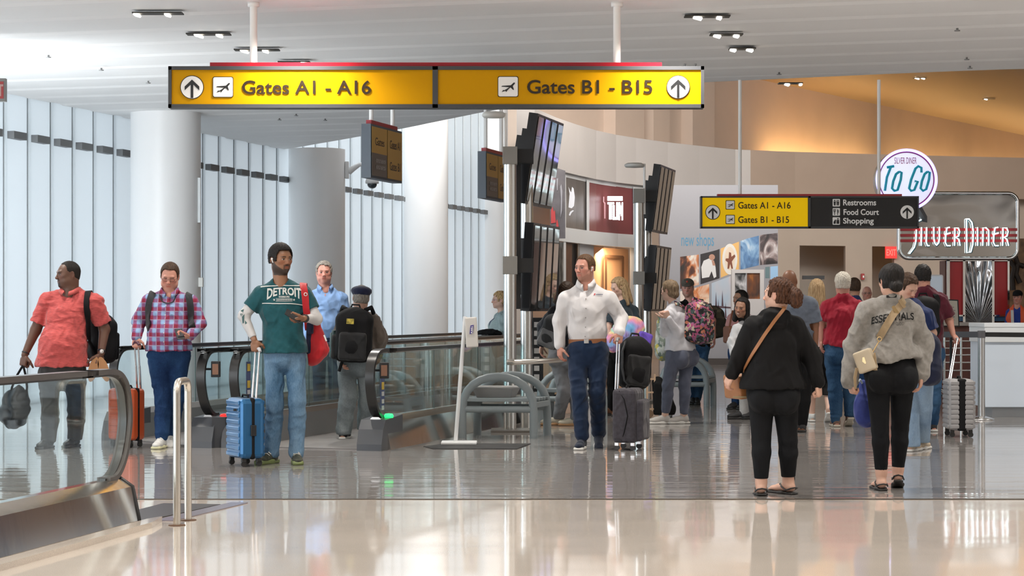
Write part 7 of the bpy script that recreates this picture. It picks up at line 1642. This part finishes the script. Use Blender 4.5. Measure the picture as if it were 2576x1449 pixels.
k_.l(k_.ramp(nz.outputs[0], [(.30, (.20, .45, .75)), (.40, (.45, .36, .72)), (.48, (.80, .30, .42)), (.56, (.80, .62, .30)), (.64, (.36, .66, .55)), (.75, (.75, .40, .60))]), k_.b.inputs['Base Color']); k_.b.inputs['Roughness'].default_value = .95
t = thing('plush_cushion', W(1585, 880, wb.Y0-.36), 'round rainbow tie-dye plush cushion behind the black backpack', 'cushion')
sd = SDF(); sd.ell(W(1580, 832, wb.Y0-.36), (.21, .10, .17), frame(0, 0, 25), 0); sd.ell(W(1543, 860, wb.Y0-.36), (.09, .08, .13), None, .05); sd.noise = (.006, tufts(3, 120)); sdf_part(sd, 'cushion_body', k_.m, t)
t = thing('purple_pouch', W(1622, 870, wb.Y0-.3), 'small purple pouch beside the rainbow cushion', 'pouch')
sd = SDF(); sd.box(W(1622, 851, wb.Y0-.46), (.085, .05, .07), frame(0, 0, -18), .03); sd.noise = (.005, folds(6, 60)); sdf_part(sd, 'pouch_body', cloth('purple_cloth', (.16, .09, .52), .15, 12), t)
# black garment bag with tan frame behind the suitcase
t = thing('wheeled_bag', G(1668, 1050), 'black wheeled bag with a tan frame standing behind the charcoal suitcase', 'bag')
q = G(1668, 1050); sd = SDF(); sd.cap(q+Vector((.03, .05, .10)), q+Vector((-.06, .05, .42)), .13, .07, 0); sd.box(q+Vector((.0, .05, .22)), (.11, .10, .20), None, .03, .04); sd.cut(q+UP*.03, (0, 0, -1)); sdf_part(sd, 'bag_body', m_bcl, t)
mb = MB()
for dx in (-.19, -.10): mb.bar(q+Vector((dx, 0, .05)), q+Vector((dx, 0, .52)), .022, .022)
for z in (.10, .30, .46): mb.bar(q+Vector((-.19, 0, z)), q+Vector((-.10, 0, z)), .02, .02)
mb.build('frame', mat('tan_trolley_frame', (.52, .36, .24), .5), t)
MB().cyl(q+Vector((-.16, -.03, .045)), q+Vector((-.16, .0, .045)), .045, n=18).build('wheel', mat('brown_wheel', (.16, .10, .06), .5), t)
# woman with the floral backpack
wf = person('floral', 'woman in white long-sleeved top and slate joggers with a floral backpack', 222, 1696,
    dict(hd=(1684, 731), nk=(1694, 766), sA=(1674, 780), eA=(1672, 835, -.05), wA=(1672, 800, -.2), sB=(1724, 780), eB=(1706, 840, -.12), wB=(1680, 800, -.25), pA=(1695, 890), kA=(1681, 968, -.08), aA=(1673, 1044, -.05), pB=(1728, 890), kB=(1722, 968, .02), aB=(1720, 1046, 0)),
    -140, (-128, 4, 0), dict(m=cloth('white_knit_top', (.60, .60, .64), .06, 12), g=.018, sg=.014, sleeve=1.93, hem=882, flare=.01, fold=.005, nz=.03, nt=0), dict(m=cloth('slate_jogger_knit', (.085, .095, .135), .15, 12), waist=868, g=.012, ga=.012, fold=.005, end=.02, r=(.084, .060, .056, .038)), dict(m=hair_mat('light_brown_hair', (.10, .065, .038), (.30, .22, .14)), th=.014, y0=.012, lo=-.075, amp=.002, an=(1, 1, .2), extra=[('e', (0, -.07, -.05), (.065, .05, .05))]), SK_P,
    dict(cw=.145, cd=.11, ww=.135, wd=.105, hw=.165, arm=.9, leg=.94, glute=.9), dict(m=mat('pale_grey_trainer', (.45, .43, .41), .7), sole=m_wsole), dict(A=dict(curl=(85, 95, 60), sc=.85, d=(-.3, -.1, .9), n=(-.6, .6, .2), t=(-.2, -1, 0)), B=dict(curl=(85, 95, 60), sc=.85, d=(-.3, -.2, .9), n=(-.4, .7, .2), t=(-.2, -1, 0))), dict(fem=1), .96, feet=(62, 70), neck_r=.048, **V2)
m_flo = vor_mat('floral_print_fabric', [(0, (.012, .012, .014)), (.34, (.38, .07, .17)), (.48, (.015, .02, .02)), (.6, (.44, .14, .08)), (.7, (.48, .40, .30)), (.80, (.06, .10, .10)), (.9, (.30, .10, .22))], 34, .7)
t, P_ = backpack(A3(W(1757, 812, wf.Y0-.02)), .32, .52, .24, frame(52, 0, -8), m_flo, 'floral backpack in pinks on black worn by the woman in white', [(0, .46, -.16, .40, .18, .27), (.02, .48, .18, .34, .14, .10)], m2=m_flo)
strap_on(wf, [(1700, 764), (1712, 756), (1722, 764), (1728, 780)], .05, .010, m_flo, t, 'strap', tail=[W(1738, 800, wf.Y0-.04)], head=[W(1694, 778, wf.Y0-.05)])
t = thing('tote_bag', W(1672, 905, wf.Y0-.24), 'pale bag printed with green and yellow leaves in front of the woman in white', 'bag')
sd = SDF(); sd.cap(W(1672, 800, wf.Y0+.3), W(1670, 885, wf.Y0+.3), .085, .11, 0); sd.noise = (.006, folds(12, 50)); sdf_part(sd, 'bag_body', vor_mat('leaf_print_fabric', [(0, (.42, .45, .42)), (.35, (.13, .18, .15)), (.55, (.50, .52, .48)), (.72, (.45, .40, .08)), (.82, (.22, .27, .22))], 24), t)
# man with the cap and camouflage pack
mc = person('cap', 'man in black tee and olive cap standing behind the floral backpack', 184, 1748,
    dict(hd=(1730, 725), nk=(1738, 753), sA=(1706, 762), eA=(1704, 808), wA=(1710, 850), sB=(1774, 762), eB=(1793, 806), wB=(1796, 850), pA=(1738, 868), kA=(1742, 940), aA=(1742, 1003), pB=(1768, 868), kB=(1764, 940), aB=(1753, 1003)),
    -4, (-10, 2, 0), dict(m=m_bcl, g=.018, sg=.018, sleeve=.85, hem=872, fold=.006, nz=.02, nt=.4), dict(m=m_mjean, waist=866, g=.012, ga=.022, fold=.005), dict(m=H_GRY, th=.006, y0=-.005, lo=-.05), (.50, .25, .19),
    dict(cw=.17, cd=.12, ww=.16, wd=.115), dict(m=m_dshoe, sole=m_dsole), None, dict(brow=(.15, .1, .07), beard=((.3, .22, .17), .35, 'stubble')), 1.0, neck_r=.062, **V2)
T = lambda x, y, z: mc.hc+mc.RH.T @ np.array((x, y, z))
sd = SDF(); sd.ell(T(0, -.008, .058), (.090, .106, .080), mc.RH, 0); sd.cut(T(0, 0, .045), mc.RH.T @ np.array((0, -.1, -1.0))); sd.ell(T(0, .125, .036), (.074, .066, .012), mc.RH, .012); cp = sdf_part(sd, 'cap', cloth('olive_grey_cap', (.085, .075, .06), .2, 20), mc.t, .006)
q = T(0, .094, .092); MB().lathe(q, [(0, .004), (.014, .004), (.014, 0), (0, 0)], 14, 0, Matrix.Rotation(math.pi/2, 3, 'X')).build('badge', mat('red_cap_badge', (.5, .05, .03), .5), cp)
m_camo = vor_mat('camouflage_fabric', [(0, (.035, .032, .022)), (.3, (.075, .065, .045)), (.55, (.12, .105, .075)), (.75, (.025, .024, .020))], 14, .8)
t, P_ = backpack(A3(W(1796, 812, mc.Y0+.16)), .30, .46, .22, frame(120, 0, -4), m_camo, 'camouflage backpack behind the man in the cap', [(0, .46, -.1, .4, .16, .24)], m2=m_camo)
strap_on(mc, [(1757, 744), (1764, 758), (1768, 775), (1768, 800)], .06, .01, cloth('olive_strap', (.075, .085, .06)), t, 'strap', head=[W(1765, 745, mc.Y0+.12)])
# smiling girl and the person behind her
gl_ = person('girl', 'dark-haired smiling young woman in white jacket leaning forward behind the black hoodie', 214, 1880,
    dict(hd=(1866, 774), nk=(1880, 806, .08), sA=(1852, 818, .0), eA=(1842, 862, -.05), wA=(1848, 895, -.15), sB=(1912, 818, .1), eB=(1918, 870, .05), wB=(1908, 905, -.1), pA=(1878, 900, .3), kA=(1874, 985, .1), aA=(1872, 1040, .1), pB=(1908, 900, .3), kB=(1908, 985, .1), aB=(1906, 1042, .1)),
    -12, (-30, 6, -8), dict(m=cloth('white_fleece', (.55, .56, .58), .06, 10), g=.026, sg=.022, sleeve=1.9, hem=905, fold=.0055, name='jacket'), dict(m=cloth('pale_trouser_cloth', (.42, .42, .42)), waist=896, g=.012, ga=.02), dict(m=H_BLK, th=.012, y0=.010, lo=-.12, amp=.0015, an=(1, 1, .1), lid=False, extra=[('c', (-.062, -.01, .0), (-.072, .01, -.15), .036, .034), ('c', (.066, -.01, .0), (.080, .0, -.15), .036, .034), ('c', (0, -.07, .0), (0, -.06, -.14), .07, .06)]), SK_M,
    dict(cw=.14, cd=.105, ww=.13, wd=.10, hw=.155, arm=.86, leg=.9, bust=.06), dict(m=m_dshoe, sole=m_dsole), None, dict(fem=1, brow=(.02, .012, .01), lip=(.42, .16, .13)), .98, neck_r=.047, feet=(-70, -60), **V2)
mb = MB(); Tg = lambda x, y, z: Vector(gl_.hc+gl_.hs*(gl_.RH.T @ np.array((x, y, z)))); mb.tube([Tg(-.015, .096, -.0620), Tg(0, .100, -.0645), Tg(.015, .096, -.0620)], .0032, 6); mb.build('teeth', mat('tooth_white', (.7, .66, .60), .3), gl_.t)
pk = person('pink', 'person in pink top with a brown bag mostly hidden behind the smiling young woman', 194, 1852,
    dict(hd=(1862, 752), nk=(1858, 782), sA=(1838, 790), eA=(1832, 832), wA=(1836, 865), sB=(1884, 790), eB=(1890, 832), wB=(1888, 865), pA=(1850, 890), kA=(1850, 960), aA=(1850, 1016), pB=(1874, 890), kB=(1874, 960), aB=(1874, 1016)),
    -30, (-60, 0, 0), dict(m=cloth('dusty_pink_jersey', (.42, .20, .19)), g=.02, sleeve=.7, hem=880), dict(m=m_djean, waist=875), dict(m=H_BLK, th=.010, y0=.012, lo=-.06), SK_M, dict(cw=.14, ww=.13, hw=.155, arm=.86, leg=.9), dict(m=m_dshoe, sole=m_dsole), None, None, .95, v=.015, hv=.006, fv=.007)
t = thing('shoulder_bag', W(1838, 862, pk.Y0-.15), 'brown shoulder bag beside the white jacket of the smiling young woman', 'bag')
sd = SDF(); sd.box(W(1838, 842, pk.Y0-.16), (.07, .10, .11), frame(20), .03); sdf_part(sd, 'bag_body', mat('chestnut_leather', (.17, .060, .028), .5), t); MB().tube([W(1834, 826, pk.Y0-.16), W(1839, 800, pk.Y0-.12), W(1843, 782, pk.Y0-.02)], .012, 8).build('strap', mat('chestnut_leather', (.17, .060, .028), .5), t)
# bald man in the grey-blue tee
bd = person('bald', 'bald man in grey-blue tee walking away beside the black hoodie', 238, 2006,
    dict(hd=(1986, 707), nk=(1994, 738), sA=(1960, 752), eA=(1962, 812), wA=(1965, 866), sB=(2042, 752), eB=(2050, 815), wB=(2052, 872), pA=(1990, 880), kA=(1998, 985), aA=(2004, 1065), pB=(2026, 880), kB=(2024, 985), aB=(2018, 1066)),
    176, (168, 0, 0), dict(m=cloth('grey_blue_jersey', (.115, .135, .175), .14, 18), g=.022, sg=.028, sleeve=.92, hem=885, fold=.0055, nz=.03, nt=0), dict(m=m_bcl, waist=872, g=.012, ga=.016), None, (.22, .095, .05),
    dict(cw=.175, cd=.125, ww=.16, hw=.16), dict(m=m_dshoe, sole=m_dsole), None, None, 1.0, neck_r=.06, **V2)
# long blonde hair, black capris
b2_ = person('blonde2', 'long-haired blonde woman in black capris and white shoes walking away', 218, 2058,
    dict(hd=(2054, 727), nk=(2054, 760), sA=(2032, 774), eA=(2030, 826), wA=(2034, 870), sB=(2080, 774), eB=(2086, 826), wB=(2082, 872), pA=(2044, 888), kA=(2042, 975), aA=(2042, 1044), pB=(2076, 888), kB=(2080, 970, .05), aB=(2086, 1030, -.2)),
    180, (178, 0, 0), dict(m=cloth('pale_pink_tank', (.55, .40, .38)), g=.016, sleeve=.3, hem=880), dict(m=m_bcl, waist=872, g=.016, ga=.03, cut=(1002, 995), name='capris'), dict(m=H_BLO, th=.010, y0=.01, lo=-.09, amp=.003, an=(1, 1, .1), extra=[('c', (0, -.05, .02), (.01, -.05, -.24), .090, .085), ('c', (-.05, -.02, 0), (-.06, -.02, -.2), .045, .05), ('c', (.05, -.02, 0), (.075, -.02, -.22), .045, .05)]), SK_P,
    dict(cw=.14, ww=.13, hw=.16, arm=.85, leg=.92), dict(m=mat('white_knit_shoe', (.55, .58, .58), .6), sole=m_wsole, pitch=(0, 40), z=(0, .06)), None, None, .96, neck_r=.047, **V2)
# man in the red tee
rd = person('red', 'white-haired man in red tee and blue jeans walking away', 228, 2108,
    dict(hd=(2120, 713), nk=(2120, 744), sA=(2080, 758), eA=(2067, 812, .03), wA=(2066, 858), sB=(2160, 758), eB=(2172, 812), wB=(2166, 858, .1), pA=(2096, 885), kA=(2101, 975, -.02), aA=(2104, 1056), pB=(2140, 885), kB=(2138, 970, .10), aB=(2138, 1040, .05)),
    178, (176, 0, 0), dict(m=cloth('crimson_jersey', (.30, .010, .028), .1, 16), g=.024, sg=.028, sleeve=.84, hem=875, flare=.012, fold=.006, tilt=-.2, nz=.03, nt=0), dict(m=m_mjean, waist=862, g=.014, ga=.018, fold=.0055, end=-.04, r=(.090, .064, .060, .044)), dict(m=H_WHT, th=.014, y0=.0, lo=-.055, amp=.004), (.50, .24, .18),
    dict(cw=.195, cd=.14, ww=.185, wd=.135, hw=.165, leg=1.02), dict(m=mat('brown_suede_shoe', (.17, .095, .065), .7), sole=mat('cream_sole', (.50, .46, .38), .5), pitch=(0, 35), z=(0, .05)), None, None, 1.0, feet=(4, 6), neck_r=.066, **V2)
# person hidden behind the red tee
hb2 = person('behind', 'dark-haired person mostly hidden behind the man in the red tee', 200, 2150,
    dict(hd=(2149, 722), nk=(2150, 750), sA=(2126, 762), eA=(2122, 810), wA=(2124, 850), sB=(2172, 762), eB=(2178, 810), wB=(2174, 850), pA=(2138, 875), kA=(2140, 950), aA=(2140, 1020), pB=(2162, 875), kB=(2162, 950), aB=(2162, 1020)),
    178, (176, 0, 0), dict(m=m_nvy, g=.02, sleeve=.8, hem=872), dict(m=m_djean, waist=866), dict(m=H_DBR, th=.010, y0=.0, lo=-.05), SK_M, dict(cw=.15), dict(m=mat('brown_suede_shoe', (.17, .095, .065), .7), sole=mat('cream_sole', (.50, .46, .38), .5)), None, None, .95, v=.016, hv=.006, fv=.007)
# far person with glasses
fp = person('far', 'distant bald person with glasses facing the camera left of the woman in grey', 150, 2182,
    dict(hd=(2181, 738), nk=(2182, 760), sA=(2162, 768), eA=(2158, 805), wA=(2160, 840), sB=(2202, 768), eB=(2206, 805), wB=(2204, 840), pA=(2172, 850), kA=(2172, 910), aA=(2172, 960), pB=(2192, 850), kB=(2192, 910), aB=(2192, 960)),
    0, (-6, 2, 0), dict(m=cloth('wine_jersey', (.22, .05, .06)), g=.02, sleeve=.8, hem=850), dict(m=m_djean, waist=845), None, (.55, .27, .20), dict(cw=.16), dict(m=m_dshoe, sole=m_dsole), None, dict(brow=(.1, .08, .06)), 1.0, v=.016, hv=.006, fv=.008)
glasses(fp, m_dark)
# woman in navy behind the grey sweatshirt
wn = person('navy', 'brown-haired woman in navy tee looking down behind the grey sweatshirt', 276, 2300,
    dict(hd=(2284, 721), nk=(2296, 762), sA=(2270, 776), eA=(2272, 840), wA=(2280, 890), sB=(2334, 776), eB=(2346, 838), wB=(2335, 885, -.05), pA=(2285, 905), kA=(2288, 1025), aA=(2292, 1115), pB=(2325, 905), kB=(2322, 1025, .1), aB=(2316, 1105, .3)),
    150, (35, 34, 6), dict(m=m_nvy, g=.020, sg=.020, sleeve=.8, hem=905, fold=.005, nz=.03, nt=0), dict(m=denim('faded_denim', (.16, .25, .38), (.32, .43, .55)), waist=895, g=.012, ga=.03, r=(.085, .066, .064, .056)), dict(m=H_BRN, th=.014, y0=.018, lo=-.05, amp=.003, extra=[('e', (0, -.10, .02), (.05, .045, .045))]), SK_L,
    dict(cw=.145, ww=.14, hw=.165, arm=.9), dict(m=mat('beige_trainer', (.46, .38, .28), .6), sole=m_wsole), None, dict(fem=1, brow=(.08, .04, .03), closed=True), .97, neck_r=.048, v=.011, hv=.0046, fv=.005)
t, P_ = backpack(A3(W(2337, 905, wn.Y0-.24)), .22, .50, .16, frame(30, 0, 2), cloth('navy_pack_nylon', (.010, .014, .040), .2, 10), 'navy bag hanging behind the right elbow of the grey sweatshirt', top_loop=False)
# man in maroon with the grey suitcase
m_mar = cloth('maroon_jersey', (.085, .010, .022), .12, 16)
mm = person('maroon', 'man in maroon tee with black backpack pulling a grey ribbed suitcase', 238, 2332,
    dict(hd=(2321, 695), nk=(2326, 726), sA=(2290, 742), eA=(2284, 806), wA=(2290, 860), sB=(2370, 742), eB=(2388, 806, .0), wB=(2398, 842, -.12), pA=(2312, 885), kA=(2314, 985), aA=(2314, 1064), pB=(2352, 885), kB=(2350, 985, .05), aB=(2346, 1062, .1)),
    172, (176, 0, 0), dict(m=m_mar, g=.022, sg=.024, sleeve=.82, hem=890, fold=.006, nz=.03, nt=0), dict(m=m_mjean, waist=876, g=.014, ga=.024, fold=.0055), dict(m=H_BLK, th=.014, y0=.006, lo=-.05, amp=.003), SK_R,
    dict(cw=.18, cd=.13, ww=.165, hw=.165), dict(m=m_dshoe, sole=m_wsole), dict(B=dict(d=(.5, -.3, -.7), n=(-.2, .3, -1), t=(-.6, .6, 0), curl=GRIP)), None, 1.0, feet=(0, 18), neck_r=.062, **V2)
t, P_ = backpack(A3(W(2326, 800, mm.Y0-.25)), .30, .46, .20, frame(-6, 0, 3), m_blk, 'black backpack on the man in maroon', [(0, .45, -.16, .4, .14, .22)])
strap_on(mm, [(2352, 742), (2360, 750), (2358, 775)], .05, .01, m_blk, t, 'strap', head=[W(2350, 738, mm.Y0+.06)])
hpt = Vector(mm.J['wB'])+Vector((.028, -.035, -.045))
suitcase(G(2412, 1098), .38, .265, .52, 88, mat('silver_grey_shell', (.30, .295, .30), .4, .15, coat=.2), 'silver grey ribbed suitcase with a black zip band by the belt post', 10, hand_px=hpt, band=.17, pole_gap=.05, wheel_h=.055, trim=m_blk, side_ribs=True)
# worker with the safety vest behind the counter
vw = person('vest', 'worker in dark cap and orange safety vest at the far right behind the counter', 142, 2556,
    dict(hd=(2560, 748), nk=(2558, 770), sA=(2538, 778), eA=(2536, 812), wA=(2552, 826, -.15), sB=(2580, 778), eB=(2584, 812), wB=(2572, 826, -.15), pA=(2548, 850), kA=(2548, 905), aA=(2548, 950), pB=(2570, 850), kB=(2570, 905), aB=(2570, 950)),
    -12, (-28, 4, 0), dict(m=cloth('royal_blue_jersey', (.02, .05, .28)), g=.02, sleeve=1.8, hem=845), dict(m=m_djean, waist=842), dict(m=H_DBR, th=.005, y0=-.005, lo=-.05), SK_R, dict(cw=.165), dict(m=m_dshoe, sole=m_dsole), None, None, 1.0, v=.015, hv=.006, fv=.007)
T = lambda x, y, z: vw.hc+vw.RH.T @ np.array((x, y, z))
sd = SDF(); sd.ell(T(0, -.008, .058), (.088, .104, .075), vw.RH, 0); sd.cut(T(0, 0, .04), vw.RH.T @ np.array((0, -.1, -1.0))); sd.ell(T(0, .115, .045), (.066, .055, .012), vw.RH, .012); sdf_part(sd, 'cap', m_bcl, vw.t, .008)
sd = SDF(); vw.torso(sd, .034, low=False); sd.cut(vw.P+vw.RT[2]*.05, -vw.RT[2]); sd.box(vw.P+vw.RT[2]*.35+vw.RT[1]*.2, (.055, .2, .3), vw.RT, .01, .005, 's'); sd.cut(vw.N+vw.RT[2]*.03, vw.RT[2]); sdf_part(sd, 'safety_vest', mat('fluorescent_orange', (.75, .10, .03), .6), vw.t, .010)
MB().bar(W(2546, 780, vw.Y0-.19), W(2548, 838, vw.Y0-.21), .05, .006, up=(0, 1, 0)).build('reflective_stripe', mat('reflective_grey', (.6, .6, .58), .4), vw.t)
